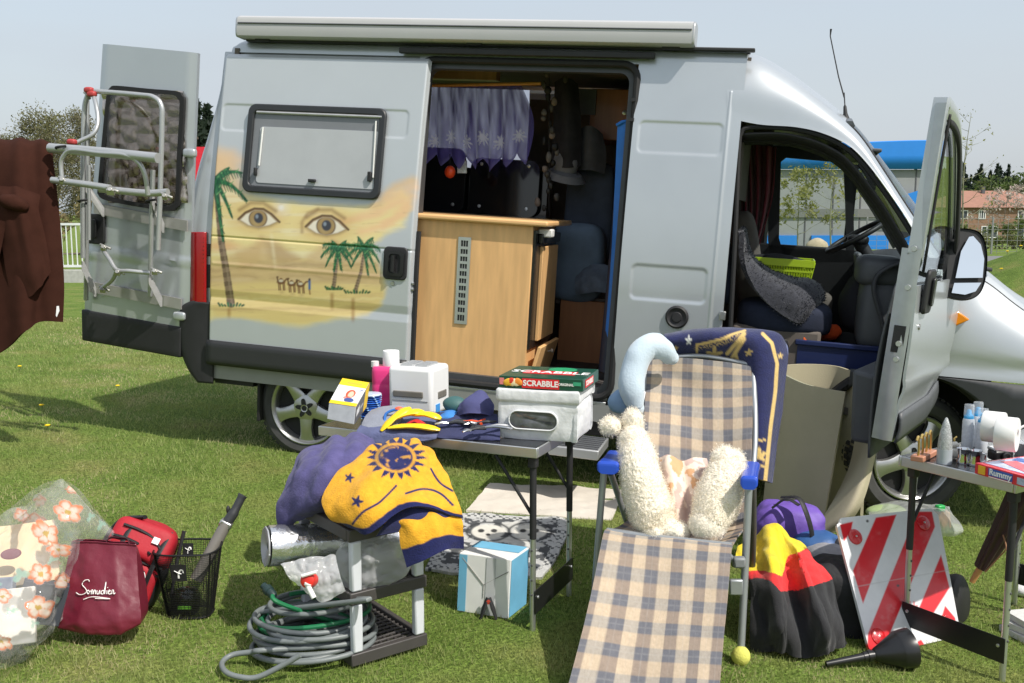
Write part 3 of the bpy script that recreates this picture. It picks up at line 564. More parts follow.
# ---- wheels
def wheel(name, u, y, w, steer=0., rs=1.):
    Rm = rotz(steer); ax = Rm @ np.array([0, -1, 0]); c = np.array([u, y, w])
    rt = .333; wd = .205
    def fr(p): return p
    o = c
    t = MB(); pr = [(.235, .02), (.25, .005), (.29, -.002), (.318, .012), (.331, .035), (rt, .07), (rt, wd-.07), (.331, wd-.035), (.318, wd-.012), (.29, wd+.002), (.25, wd-.005), (.235, wd-.02)]
    ty = t.lathe(pr, o-ax*wd/2, ax, 56, cap=False)
    t.v[0] = o+(t.v[0]-o)*rs
    for k in range(56):                                # tread blocks
        for s, off in ((.055, 0), (.105, .5), (.152, 0)):
            a = 2*math.pi*(k+off)/56; u_ = np.cross(ax, [0, 0, 1.]); u_ /= np.linalg.norm(u_); w_ = np.cross(ax, u_); d = math.cos(a)*u_+math.sin(a)*w_; tg = np.cross(ax, d)
            t.box(o-ax*wd/2+ax*s+d*(rt+.002)*rs, (.026, .036, .014), rot=np.stack([tg, ax, d], 1))
    wh = t.build('wheel', TYRE, van, smooth=35)
    f = o+ax*wd/2                                      # outer face centre
    r = MB(); r.lathe([(.237, -.03), (.245, -.002), (.238, .002), (.226, -.008), (.215, -.03), (.205, -.12), (.2, -.15)], f, ax, 48, cap=False)
    u_ = np.cross(ax, [0, 0, 1.]); u_ /= np.linalg.norm(u_); w_ = np.cross(ax, u_)
    for k in range(5):
        a = 2*math.pi*k/5+.35; d = math.cos(a)*u_+math.sin(a)*w_; tg = np.cross(ax, d); q = []
        for rr, hw, z in ((.06, .05, -.012), (.13, .040, -.008), (.19, .046, -.016), (.222, .066, -.022)):
            q.append([f+d*rr-tg*hw+ax*(z-.03), f+d*rr-tg*hw*.8+ax*z, f+d*rr+tg*hw*.8+ax*z, f+d*rr+tg*hw+ax*(z-.03)])
        r.grid(sgrid(q, 9, 9))
    r.lathe([(.005, .004), (.05, .002), (.085, -.01), (.09, -.03)], f, ax, 30, cap=False); r.build('rim', CHROME, wh, smooth=50)
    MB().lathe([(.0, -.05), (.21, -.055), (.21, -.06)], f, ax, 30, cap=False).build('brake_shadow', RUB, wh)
    cp = MB()
    pts = []
    for k in range(40):
        a = 2*math.pi*k/40; q = .045+.02*math.cos(5*a+.4)
        pts.append(f+ax*.004+q*(math.cos(a)*u_+math.sin(a)*w_))
    cp.prism(pts, ax*.006); cp.build('hub_cap', BLK, wh, smooth=0); MB().lathe([(.018, .010), (.024, .012), (.026, .010)], f, ax, 24, cap=False).build('hub_badge', CHROME, wh); return wh
HUBR = V(305, 408, .09); wheel('rear', HUBR[0], .19, HUBR[2]); wheel('front', fu+.03, .21, fwz, R(25), 1.07); wheel('rear', HUBR[0], 1.82, HUBR[2]); wheel('front', fu, 1.80, fwz, R(22))
vb(MB().box((-.36, .18, .37), (.02, .26, .36)), 'mud_flap', RUB, bevel=.005)
# ---- tail lamp
tl = []
for py in (232, 240, 268, 296, 304):
    a, b = V(206.5, py, -.012), V(189, py, .03); tl.append([a, a*.5+b*.5-np.array([0, .03, 0]), b, b+np.array([-.015, .07, 0])])
tlo = MB().grid(sgrid(tl, 24, 10), flip=True); vb(tlo, 'tail_lamp', M('red lamp plastic', S(150, 12, 22), .22, coat=.5, var=.05), solid=.012); rb = MB()
for py in range(238, 304, 4): rb.tube([V(204, py, -.021), V(192, py, .0)-np.array([0, .005, 0])], .0025, 5)
vb(rb, 'lamp_ribs', M('deep red lens', S(110, 6, 14), .3))
hg = MB(); q = V(208, 250); hg.box((-.712, .012, q[2]), (.05, .04, .08)); q = V(208, 276); hg.box((-.712, .012, q[2]), (.05, .04, .15)); vb(hg, 'rail_end', BLK, bevel=.008)
# ---- awning
aw = MB(); pr = [(y_+.13, w_) for y_, w_ in [(-.055, 2.650), (-.068, 2.66), (-.072, 2.69), (-.068, 2.755), (-.06, 2.772), (-.03, 2.785), (.03, 2.787), (.09, 2.77), (.10, 2.70), (.09, 2.66), (.03, 2.645)]]
a0, a1 = Y(235, 28, .06)[0], Y(695, 35, .06)[0]
dz = Y(465, 18.5, .07)[2]-2.780
aw.grid([[(u, y_, w_+dz) for y_, w_ in pr] for u in (a0+.015, a0+.02, a1-.02, a1-.015)], wrap=True); awn = vb(aw, 'awning', M('light grey awning case', (.46, .46, .465), .6, metal=.1, var=.03, vs=3), smooth=40)
for u0, s in ((a0, -1), (a1, 1)): MB().prism([(u0, y_, w_+dz) for y_, w_ in pr], (.022*-s, 0, 0)).build('end_cap', ALUW, awn, bevel=.008)
MB().tube([(a0+.02, +.059, 2.735+dz), (a1-.02, +.059, 2.735+dz)], .005, 6).build('case_seam', GRYP, awn)
br = MB()
for px in (250, 466, 668): u = Y(px, 44, -.03)[0]; b = MB().box((u, .17, 2.64), (.10, .12, .05)); vb(b, 'awning_bracket', BLK, bevel=.006)
vb(MB().box(((-.55+2.60)/2, .16, 2.625), (3.15, .05, .02)), 'roof_rail', BLK, bevel=.005)
vb(MB().box(((.55+2.0)/2, .12, 2.578), (1.55, .035, .035)), 'rain_channel', BLK, bevel=.006)
fgl2 = MB(); fgl2.add([(KW[0], 1.93, KW[2]), (KW[1], 1.93, KW[2]), (KW[1], 1.86, KW[3]), (KW[0], 1.86, KW[3])], [(0, 1, 2, 3)]); vb(fgl2, 'added_window', glass('tinted pane', (.62, .62, .70)), smooth=0)  # pane of the added opening, tinted to tame the light on the curtain
# ---- sliding door with the airbrushed desert
exec_mural = True
DU0, DU1, DW0, DW1 = -.69, .703, .555, 2.535
WR = (V(250, 150)[0], V(387, 150)[0], (V(248, 192)[2]+V(383, 200)[2])/2-.0, (V(255, 104)[2]+V(392, 110)[2])/2)     # window
du = np.linspace(DU0, DU1, 260); dw = np.linspace(DW0, DW1, 420)
DRC = [(-.655, .60, V(240, 131)[2], V(240, 105)[2], .03)]
SEAM, RIDGE = V(310, 243)[2], V(310, 270.5)[2]
def ddisp(u, w):
    d = press(u, w, DRC, .005)+.006*smin(w-SEAM, .009)-.0025*smin(w-RIDGE, .016)*(np.abs(u) < .66)-.012*sstep(.79, .75, w)*0
    d = d+.03*sstep(DU1-.025, DU1, u)**2+.03*sstep(DU0+.03, DU0, u)**2+.02*sstep(DW1-.03, DW1, w)**2
    d = d+.008*smin(w-V(310, 305)[2], .05)
    return d
dg = sheet(du, dw, ddisp, -.04)
MX, MY = toimg(dg[..., 0], dg[..., 1], dg[..., 2])
def dseg(X, Y_, pts):
    d = np.full(X.shape, 1e9); tt = np.zeros(X.shape)
    for k, ((x0, y0), (x1, y1)) in enumerate(zip(pts[:-1], pts[1:])):
        dx, dy = x1-x0, y1-y0; t = np.clip(((X-x0)*dx+(Y_-y0)*dy)/(dx*dx+dy*dy+1e-9), 0, 1); q = np.hypot(X-x0-t*dx, Y_-y0-t*dy); b = q < d; d = np.where(b, q, d); tt = np.where(b, (k+t)/(len(pts)-1), tt)
    return d, tt
def inpoly(X, Y_, pts):
    r = np.zeros(X.shape, bool); n = len(pts)
    for i in range(n):
        x0, y0 = pts[i]; x1, y1 = pts[(i+1) % n]
        c = (y0 > Y_) != (y1 > Y_); r ^= c & (X < (x1-x0)*(Y_-y0)/(y1-y0+1e-12)+x0)
    return r
def sdpoly(X, Y_, pts): d, _ = dseg(X, Y_, list(pts)+[pts[0]]); return np.where(inpoly(X, Y_, pts), -d, d)
class Paint:
    def __init__(s, X, Y_, base): s.X, s.Y = X, Y_; s.c = np.ones(X.shape+(3,))*np.array(base)
    def over(s, m, col, a=1.):
        m = (np.clip(m, 0, 1)*a)[..., None]; s.c = s.c*(1-m)+np.asarray(col)*m
    def soft(s, sd, w=1.): return sstep(w, -w, sd)
    def line(s, pts, r, col, a=1., w=.8, taper=0.):
        d, t = dseg(s.X, s.Y, pts); rr = r*(1-taper*t); s.over(s.soft(d-rr, w), col, a)
    def poly(s, pts, col, a=1., w=1.): s.over(s.soft(sdpoly(s.X, s.Y, pts), w), col, a)
    def ell(s, x, y, rx, ry, col, a=1., w=.8): s.over(s.soft((np.hypot((s.X-x)/rx, (s.Y-y)/ry)-1)*min(rx, ry), w), col, a)
def mural(X, Y_):
    n1 = fbm(X/22, Y_/9, 0, 4); n2 = fbm(X/60, Y_/5, 3.3, 4); n3 = fbm(X/7, Y_/4, 7.1, 3)
    A = Paint(X, Y_, (.51, .54, .565)); A.X = X+n1*3; A.Y = Y_+n1*3
    yel, pale, sand, tan, brn, ora = S(238, 219, 156), S(243, 230, 190), S(232, 206, 140), S(214, 180, 134), S(160, 124, 92), S(240, 198, 150)
    field = [(200, 205), (224, 190), (250, 196), (300, 203), (345, 206), (372, 207), (392, 196), (402, 190), (410, 196), (404, 228), (385, 236), (372, 248), (379, 262), (385, 285), (379, 304), (368, 314), (330, 322), (300, 327), (268, 322), (240, 316), (215, 318), (200, 322)]
    A.poly(field, yel, 1, 5)
    A.poly([(200, 154), (218, 150), (232, 156), (238, 170), (244, 186), (250, 200), (200, 215)], S(226, 196, 146), .8, 11)
    A.poly([(212, 150), (235, 152), (246, 160), (228, 172), (212, 176)], ora, .6, 8)
    A.over(sstep(.05, .5, n2)*A.soft(sdpoly(A.X, A.Y, field), 6), pale, .7)
    for pts, c, a in (([(340, 222), (375, 214), (402, 200)], ora, .9), ([(362, 232), (392, 222), (406, 206)], S(243, 200, 148), .85), ([(376, 206), (396, 188), (412, 180)], S(226, 190, 140), .8), ([(388, 200), (404, 192), (413, 186)], ora, .7), ([(385, 226), (402, 214), (411, 196)], ora, .8)):
        A.line(pts, 4, c, a, 5)
    A.ell(222, 246, 16, 5, S(226, 150, 110), .5, 4)
    # mountains and dunes
    dust = A.soft(sdpoly(A.X, A.Y, field), 4)
    def mp(pts, c, a, w=5): A.over(A.soft(sdpoly(A.X, A.Y, pts), w)*dust, c, a)
    mp([(205, 268), (225, 258), (245, 246), (262, 237), (275, 240), (290, 252), (302, 258), (318, 246), (332, 238), (345, 246), (380, 262), (385, 288), (300, 286), (205, 290)], tan, .7)
    mp([(262, 238), (280, 244), (300, 258), (285, 268), (268, 258)], brn, .36, 6); mp([(332, 240), (345, 248), (352, 262), (338, 262)], brn, .35, 4); mp([(236, 252), (262, 240), (258, 262), (240, 272)], S(214, 180, 128), .6, 4)
    A.over((smin(Y_-(277+8*n1), 7))*dust, brn, .32); A.over((smin(Y_-(266+6*n1-.03*(X-300)), 4))*dust, brn, .35)
    mp([(205, 286), (260, 282), (310, 284), (384, 287), (384, 306), (350, 318), (300, 325), (215, 317)], sand, .9, 5)
    A.over(sstep(.1, .5, n2)*dust*(Y_ > 284), S(240, 214, 146), .6); A.over(sstep(.15, .55, -n2)*dust*(Y_ > 276), tan, .5); A.over(smin(Y_-(309+3*n1), 3)*dust, brn, .3); A.over(smin(Y_-(299+3*n3), 2.5)*dust, S(244, 226, 170), .5)
    A.over(smin(np.hypot(X-281, Y_-208), 13)**1.5, (.9, .88, .8), .8); A.over(smin(np.hypot(X-281, Y_-208), 4), (.95, .95, .92))
    A.over(smin(X-272-.12*(Y_-240), 3)*sstep(225, 240, Y_)*sstep(275, 255, Y_), pale, .5)
    A.X, A.Y = X, Y_
    for k in range(0, 13): A.over(smin(Y_-(205+k*9+4*n1), 1.2)*dust*sstep(.0, .4, n3), brn, .18)
    # eyes
    for ex, ey, s in ((258.5, 219, 1.), (326.5, 226.5, 1.04)):
        A.ell(ex, ey-1, 27*s, 15*s, S(214, 170, 100), .55, 8)
        lid = [(ex-20*s, ey+1*s), (ex-14*s, ey-5.5*s), (ex-5*s, ey-9.5*s), (ex+4*s, ey-9.5*s), (ex+12*s, ey-5*s), (ex+20*s, ey+3*s), (ex+12*s, ey+7*s), (ex, ey+9.5*s), (ex-11*s, ey+7*s)]
        A.poly(lid, S(110, 80, 56), .85, 3.2); sm = [(ex+(a-ex)*.9, ey+(b-ey)*.86) for a, b in lid]; A.poly(sm, S(236, 226, 206), 1, 1.1)
        A.over(A.soft(np.hypot(X-ex+.5, Y_-ey+.5)-9.4*s, .9)*A.soft(sdpoly(X, Y_, sm), 1), S(104, 82, 58)); A.over(A.soft(np.hypot(X-ex+.5, Y_-ey+.5)-8.2*s, .9)*A.soft(sdpoly(X, Y_, sm), 1), S(168, 140, 92)); A.over(smin(np.hypot(X-ex+2, Y_-ey-3)/6, 1), S(196, 172, 120), .6)
        A.ell(ex, ey-1, 4.6*s, 5.2*s, S(60, 62, 70), 1, .9); A.ell(ex-1.6, ey-2.5, 1.5, 2., S(150, 160, 172), .8, .8)
        A.line([(ex-20*s, ey), (ex-13*s, ey-6.5*s), (ex-4*s, ey-10.5*s), (ex+5*s, ey-10*s), (ex+13*s, ey-5*s), (ex+21*s, ey+3*s)], 1.1, S(86, 60, 42), .9)
        A.line([(ex-19*s, ey-9*s), (ex-8*s, ey-16*s), (ex+5*s, ey-16*s), (ex+17*s, ey-8*s)], 1.6, S(140, 108, 70), .7, 2.5)
    A.line([(302, 232), (302, 222), (308, 213), (318, 209)], 1.4, S(150, 112, 74), .6, 2)
    # palms
    gr, dg_, lg = S(48, 116, 72), S(26, 80, 54), S(104, 160, 100)
    def palm(trunk, r0, cx, cy, fr, wid, seed):
        wid *= 1.5
        q = np.random.default_rng(seed); A.line(trunk, r0*.85, S(140, 118, 96), 1, .8, .40); d, t = dseg(X, Y_, trunk); A.over(A.soft(d-r0*.9*(1-.45*t), .6)*(np.sin(t*95+n3) > .15), S(92, 74, 60), .6); A.over(A.soft(d-r0*.5, .8)*(X > np.interp(t, np.linspace(0, 1, len(trunk)), [p[0] for p in trunk])), S(178, 156, 130), .35)
        for (dx, dy, sag) in fr:
            m = (cx+dx*.5, cy+dy*.5-sag); pts = [(cx, cy), (cx+dx*.28, cy+dy*.28-sag*.75), m, (cx+dx*.8, cy+dy*.8-sag*.6), (cx+dx, cy+dy)]
            A.line(pts, wid*.75, dg_, .95, .8, .7); A.line(pts, wid*.4, gr, .9, .6, .5)
            for i in range(9):
                f = .2+.8*i/9; k = np.interp(f*4, range(5), [p[0] for p in pts]); l = np.interp(f*4, range(5), [p[1] for p in pts]); ln = wid*2.6*(1.1-f*.6)
                A.line([(k, l), (k+np.sign(dx)*ln*.35+q.normal()*.5, l+ln*.9)], wid*.22, gr if i % 2 else dg_, .9, .5, .6)
                if i % 3 == 0: A.line([(k, l), (k+np.sign(dx)*ln*.4, l-ln*.4)], wid*.2, lg, .8, .5, .6)
    palm([(231, 304), (226, 270), (221, 240), (217, 196), (216, 178)], 4.6, 215, 181, [(27, -8, 5), (32, 20, 6), (17, 36, 3), (8, 60, 0), (-12, 16, 3), (14, -13, 2), (-10, 40, 1)], 2.7, 1)
    palm([(333.5, 288), (336, 268), (338, 250)], 2.4, 338, 249, [(-17, 8, 5), (-12, 17, 4), (-4, 22, 1), (14, 10, 5), (13, 18, 4), (17, -3, 3), (-15, -4, 3), (3, 21, 1), (-6, -8, 1), (8, -8, 1)], 2.0, 2)
    palm([(355, 292), (361, 272), (364, 250)], 2.3, 364, 248, [(-18, 10, 4), (-12, 18, 3), (-6, -11, 1), (15, 14, 5), (12, 24, 3), (16, 2, 4), (9, -10, 2), (4, 27, 1), (-16, -1, 3)], 2.0, 3)
    for x, y, w_ in ((231, 305, 11), (334, 288.5, 7), (357, 292, 11)):
        for k in range(9): A.line([(x-w_+k*w_/4, y+.8), (x-w_+k*w_/4+(k-4)*.4, y-1.8+(k % 3)*.9)], 1.0, gr if k % 2 else dg_, .95, .7)
    for x, y0, y1 in ((229, 308, 321), (332, 293, 313), (353, 298, 325)): A.over(smin(X-x, 3)*sstep(y0-2, y0+2, Y_)*sstep(y1, y1-8, Y_), S(160, 110, 60), .65)
    # camels and drover
    for x, y in ((282, 282), (292.5, 284), (301.5, 285)):
        cb = S(120, 84, 56); A.ell(x-1, y, 4.2, 2.4, cb, 1, .7); A.ell(x-1, y-2.2, 1.7, 1.8, cb, 1, .7); A.line([(x+2, y), (x+4.5, y-3), (x+6.5, y-3.4)], .8, cb)
        A.line([(x-4, y-1), (x-5, y-5), (x-4.2, y-5)], .7, S(90, 62, 44))
        for k in (-3.5, -2, 1, 2.3): A.line([(x+k, y+1), (x+k+.5, y+8)], .55, cb, 1, .6)
        A.ell(x-1, y-1.2, 2.2, 1.3, S(226, 214, 190), .9, .6); A.over(smin(X-x, 4)*smin(Y_-(y+10), 3), brn, .4)
    A.line([(309.5, 281), (309.5, 289)], 1.2, S(70, 110, 170)); A.ell(309.5, 279.5, 1.1, 1.3, S(60, 50, 60)); A.line([(309.5, 290), (310, 294)], .7, S(150, 110, 70))
    return A.c
MURALCOL = np.clip(mural(MX, MY), 0, 1)
sd = MB(); sd.grid(dg, MURALCOL); bk = sheet(du[[0, -1]], dw[::60], None, .015); edge = [dg[0, ::60], bk[0]]
sdoor = vb(sd, 'sliding_door', PAINTD, smooth=60)
ib = MB(); ib.grid(sheet(np.array([DU0+.01, DU1-.004]), dw[::30], None, .012), flip=True); n_ = len(dw[::30])
for i in (0, -1): ib.grid([dg[i, ::30], sheet(np.array([DU0+.01, DU1-.004]), dw[::30], None, .012)[i]], flip=(i == 0))
ib.build('door_inner', M('door edge paint', (.42, .44, .46), .45, metal=.3), sdoor, smooth=0)
ST2 = MB().grid(sheet(np.linspace(DU0+.005, DU1-.01, 30), np.linspace(DW0-.002, .712, 8), lambda u, w: -.010*sstep(.0, .02, np.minimum(w-DW0, .712-w)), -.045)); ST2.build('side_strip', M('black side strip', (.024, .025, .027), .5, var=.05), sdoor, solid=.006)
wc = np.array([(WR[0]+WR[1])/2, (WR[2]+WR[3])/2]); ww, wh = WR[1]-WR[0], WR[3]-WR[2]
def on(u, w, off): return (u, float(ys(w))-.04+off, w)
fo = rrect(ww, wh, .05, 6)+wc; fi = rrect(ww-.085, wh-.085, .03, 6)+wc
wf = MB().ring([on(a, b, -.028) for a, b in fo], [on(a, b, -.028) for a, b in fi], (0, .03, 0)).build('window', M('black window frame', (.022, .024, .027), .45), sdoor, bevel=.008)
pn = MB(); pn.prism([on(a, b, -.012) for a, b in fi], (0, .006, 0)); pn.build('pane', M('smoked acrylic', (.17, .178, .19), .12, coat=.4, var=.03), sdoor, smooth=0)
bw0, bw1 = V(262, 160)[0], V(381, 160)[0]; bz0, bz1 = V(265, 183)[2], V(262, 127)[2]
bl = MB(); bb = rrect(bw1-bw0, bz1-bz0, .02, 4)+np.array([(bw0+bw1)/2, (bz0+bz1)/2]); bl.prism([on(a, b, -.016) for a, b in bb], (0, .004, 0)); bl.build('blind', M('silver grey blind', (.40, .415, .43), .25, var=.06, vs=5, coat=.7), sdoor, smooth=0)
sb = MB(); sb.tube([on(a, b, -.024) for a, b in [V(268, 128)[[0, 2]], V(264, 166)[[0, 2]]]], .006, 8); sb.build('stay_arm', M('pale stay arm', (.7, .7, .68), .4), sdoor); sb = MB(); sb.tube([on(a, b, -.024) for a, b in [V(380, 122)[[0, 2]], V(377, 178)[[0, 2]]]], .005, 8); sb.build('stay_arm', MATS['pale stay arm'], sdoor)
tb_ = MB(); a, b = V(262, 113), V(386, 118); tb_.tube([on(a[0], a[2], -.022), on(b[0], b[2], -.022)], .009, 8); tb_.build('blind_rail', M('grey rail', (.45, .45, .46), .4, metal=.4), sdoor)
for px, py, w_, h_ in ((317, 181, .05, .02), (261, 172, .02, .05), (374, 177, .025, .06)): c = V(px, py); MB().box(on(c[0], c[2], -.03), (w_, .02, h_)).build('latch', BLK, sdoor, bevel=.005)
hc = V(398, 263); ho = rrect(.155, .20, .03, 5)+hc[[0, 2]]
hd = MB().prism([on(a, b, -.012) for a, b in ho], (0, .014, 0)).build('handle', BLK, sdoor, bevel=.006)
hh = MB(); hh.ring([on(a, b, -.022) for a, b in rrect(.12, .155, .025, 5)+hc[[0, 2]]], [on(a, b, -.022) for a, b in rrect(.075, .115, .02, 5)+hc[[0, 2]]], (0, .012, 0)); hh.tube([on(hc[0]-.005, hc[2]-.05, -.03), on(hc[0]-.005, hc[2]+.05, -.03)], .014, 8); hh.build('grip', M('satin black', (.012, .012, .013), .35), hd)
lc = V(395, 283); MB().lathe([(.0, .006), (.012, .006), (.015, .0)], on(lc[0], lc[2], 0), (0, -1, 0), 16).build('lock', CHROME, sdoor)
for py in (283, 289): c = V(413, py); MB().lathe([(.0, .012), (.01, .012), (.012, .0)], (DU1-.005, float(ys(c[2]))-.02, c[2]), (1, 0, 0), 10).build('door_bolt', CHROME, sdoor)
sr = MB(); sr.tube([(DU1+.012, float(ys(w_))+.0, w_) for w_ in np.linspace(.62, 1.5, 14)], .016, 6); sr.build('edge_seal', RUB, sdoor)
# small fittings on the side
c = V(677, 317); vc = vb(MB().lathe([(.066, 0), (.066, .012), (.055, .02), (.045, .012), (.03, .012), (.026, .018), (0, .018)], (c[0], -.002, c[2]), (0, -1, 0), 28), 'vent_cap', BLK)
c = V(728, 316); vb(MB().box((c[0]-.03, -.008, c[2]), (.035, .02, .05)), 'lock_striker', CHROME, bevel=.004)
for i, py in enumerate(range(95, 130, 5)): c = V(642, py, .0); vb(MB().box((OU1-.012, c[1]+.0, c[2]), (.03, .02, .02)), 'door_stop', BLK) if i in (1, 5) else None
# ---- rear door, swung open, with window and bicycle rack
HR = np.array([-.80, -.012, 0]); ra = R(6)
def RD(s, w, o=0): d = np.array([-math.cos(ra), math.sin(ra), 0]); n = np.array([-math.sin(ra), -math.cos(ra), 0]); return HR+d*s+n*o+np.array([0, 0, w])
def rd(px, py, o=0):                                   # (s, w) on the rear door plane under a pixel
    nw = vm.to_3x3() @ Vector((-math.sin(ra), -math.cos(ra), 0)); p0 = np.array(vm @ Vector(RD(0, 1, o))); r = ray(px, py); t = ((p0-CC) @ np.array(nw))/(r @ np.array(nw)); q = np.array(vm.inverted() @ Vector(CC+r*t)); d = np.array([-math.cos(ra), math.sin(ra), 0]); return (q-HR) @ d, q[2]
def rdp(px, py, o=0): s, w_ = rd(px, py, o); return RD(s, w_, o)
ed = [(197, 53), (103, 44), (96, 150), (86, 285), (84, 338), (182, 356), (189, 300), (192, 180)]
q = [rdp(*e) for e in ed]; q2 = cr(np.array(q[1:5]), 12); q3 = cr(np.array([q[0], q[7], q[6], q[5]]), 12)
g = np.stack([q2, q3], 1); gg = np.stack([q2+(q3-q2)*t for t in np.linspace(0, 1, 40)], 1); gg = np.swapaxes(cr(np.swapaxes(gg, 0, 1), 40), 0, 1); gg = cr(gg, 90)
nrm = np.array([-math.sin(ra), -math.cos(ra), 0]); rgd = MB(); s_ = np.linspace(0, 1, 40)[None, :]; wv = gg[..., 2]
ww0 = rd(150, 258)[1]; gg = gg+nrm*(.012*smin(wv-ww0, .02)[..., None]-.02*(sstep(.08, 0, s_)+sstep(.92, 1, s_))[..., None]); rgd.slab(gg, .035); rdoor = vb(rgd, 'rear_door', PAINT, smooth=40)
bs = [rdp(83.5, 309, .006), rdp(183, 327, .006), rdp(182, 357.5, .006), rdp(84, 340, .006)]; MB().grid(sgrid([[bs[3], bs[2]], [bs[0], bs[1]]], 6, 12)).build('bumper_strip', BLK, rdoor, solid=.045, bevel=.01)
wn = cr(np.array([rdp(*e, .03) for e in [(112, 88), (118, 86), (150, 89), (178, 91.5), (184, 96), (186, 104), (183, 155), (181, 200), (178, 208), (170, 211), (135, 206), (107, 200), (100, 194), (100, 186), (106, 120), (109, 94), (112, 88)]]), 80)[:-1]
cw = wn.mean(0); wi = cw+(wn-cw)*np.array([.90, .90, .93]); MB().ring(wn, wi, -nrm*-.02).build('window', RUB, rdoor, bevel=.005)
# quilted silver-brown insulating mat behind the glass
qn = []
for t in np.linspace(0, 1, 70): qn.append([rdp(103+80*s+6*(1-t), 203-112*t, .022) for s in np.linspace(0, 1, 60)])
qn = np.array(qn); si = np.linspace(0, 1, 60)[None]*5.2+fbm(np.linspace(0, 4, 70)[:, None]+0*np.linspace(0, 1, 60)[None], np.linspace(0, 4, 60)[None]+0*np.linspace(0, 1, 70)[:, None])*.5; ti = np.linspace(0, 1, 70)[:, None]*6.5
sg_ = np.stack([(q_-HR) @ np.array([-math.cos(ra), math.sin(ra), 0]) for q_ in qn.reshape(-1, 3)]); pp = (wi-HR) @ np.array([-math.cos(ra), math.sin(ra), 0])
qq = np.abs(np.sin(math.pi*si)*np.sin(math.pi*ti+(np.floor(si) % 2)*1.6))**.5*.022; qd = qn+nrm*(qq+.004*fbm(si*4, ti*4+0*si))[..., None]
MB().grid(qd).build('insulating_mat', M('bronzed foil', (.52, .46, .42), .24, metal=.75, var=.2, vs=40), rdoor, smooth=60)
pz = MB().prism(wi+nrm*.016, nrm*.003); pz.build('pane', glass('clear pane', (.86, .84, .82)), rdoor, smooth=0)
hs = rd(99, 229); ho = [RD(hs[0]+a, hs[1]+b, .016) for a, b in rrect(.15, .20, .025, 4)]; hdl = MB().prism(ho, nrm*.02).build('handle', BLK, rdoor, bevel=.006); MB().prism([RD(hs[0]+a, hs[1]+b, .045) for a, b in rrect(.05, .13, .02, 4)], nrm*.012).build('grip', MATS['satin black'], hdl, bevel=.004)
for a, b in (((95, 208), (188, 226)), ((88, 286), (182, 304))):
    p0, p1 = rdp(*a, .025), rdp(*b, .025); h_ = np.array([0, 0, .035]); MB().prism([p0-h_, p1-h_, p1+h_, p0+h_], nrm*.012).build('rack_plate', M('bare aluminium strip', (.46, .45, .43), .5, metal=.6, var=.1), rdoor, smooth=0)
for px, py in ((190, 153), (180, 316)): MB().blob(rdp(px, py, .03), (.045, .022, .028), p=4).build('hinge', PAINT, rdoor)
cxl = rdp(160, 262, .024)
# the bicycle rack: tubes stand off the door towards us
rk = MB(); RT = .0145
def RP(px, py, o): return rdp(px, py, o)
def rtube(pts, r=RT, n=40, name='rack_tube', mat=None): return MB().tube(cr(np.array([RP(*p) for p in pts]), n), r, 10).build(name, mat or ALUW, rack)
rack = MB().tube(cr(np.array([RP(83, 258, .20), RP(83, 180, .20), RP(84, 120, .20), RP(86, 100, .20), RP(92, 92, .20), RP(105, 92, .20), RP(140, 95, .20), RP(153, 97, .20), RP(161, 105, .20), RP(162, 125, .20), RP(160, 200, .20), RP(158, 250, .20)]), 90), .016, 10); rack = vb(rack, 'bicycle_rack', ALUW)
rtube([(93, 94, .2), (96, 105, .26), (98, 122, .30), (93, 134, .34), (80, 141, .38), (75, 143, .4)], .0135)
rtube([(50, 148, .62), (100, 152, .62), (158, 158, .62)], .030, name='rack_rail'); rtube([(52, 180, .66), (84, 184, .64), (110, 188, .62)], .020, name='rack_rail'); rtube([(100, 189, .50), (146, 193, .46), (168, 192, .44)], .022, name='rack_rail')
rtube([(62, 178, .64), (61, 165, .64), (63, 157, .64), (72, 150, .64), (100, 153, .64), (125, 155, .64), (138, 162, .62), (145, 175, .6), (148, 195, .58)], .0135)
rtube([(87, 100, .12), (87, 175, .12), (86, 300, .06)], .016, name='rack_upright'); rtube([(153, 170, .12), (151, 240, .10), (150, 296, .05)], .016, name='rack_upright'); rtube([(89, 165, .2), (89, 240, .2)], .012, name='rack_upright')
for a, b in (((105, 210), (86, 188)), ((165, 226), (152, 198)), ((97, 290), (84, 268)), ((163, 300), (151, 282))):
    p0, p1 = RP(*a, .04), RP(*b, .13); d = np.array([0, 0, .05]); MB().prism([p0-d, p0+d*.3, p1+d, p1-d*.2], nrm*.025).build('rack_bracket', M('cast alloy', (.5, .5, .5), .5, metal=.5), rack, bevel=.006)
rtube([(102, 248, .14), (110, 260, .18), (117, 270, .2), (130, 271, .18), (150, 273, .12)], .014); rtube([(117, 270, .2), (112, 280, .16), (101, 289, .12)], .014)
for px, py, o, s_ in ((104, 248, .16, .035), (118, 273, .2, .032), (155, 272, .12, .036), (103, 290, .12, .034), (63, 181, .66, .036), (111, 191, .64, .045), (165, 197, .46, .03), (88, 96, .2, .02)):
    c = RP(px, py, o); cb = MB(); cb.box(c, (s_, s_*.9, s_*.8), rotz(.4)@rotx(.5)); cb.lathe([(.012, -.03), (.014, .03)], c, (0.3, -.8, .4), 10); cb.lathe([(.009, -.04), (.009, .04)], c+np.array([.01, 0, .01]), (.9, .1, -.3), 8); cb.build('clamp', M('zinc clamp', (.5, .49, .46), .4, metal=.8, var=.15), rack, bevel=.003)
RED = M('red knob', S(176, 62, 62), .5)
for px, py, o in ((89, 90, .22), (92, 94, .22), (72, 142, .42)): MB().blob(RP(px, py, o), (.03, .022, .018), p=3, amp=.1, fs=20).build('knob', RED, rack)
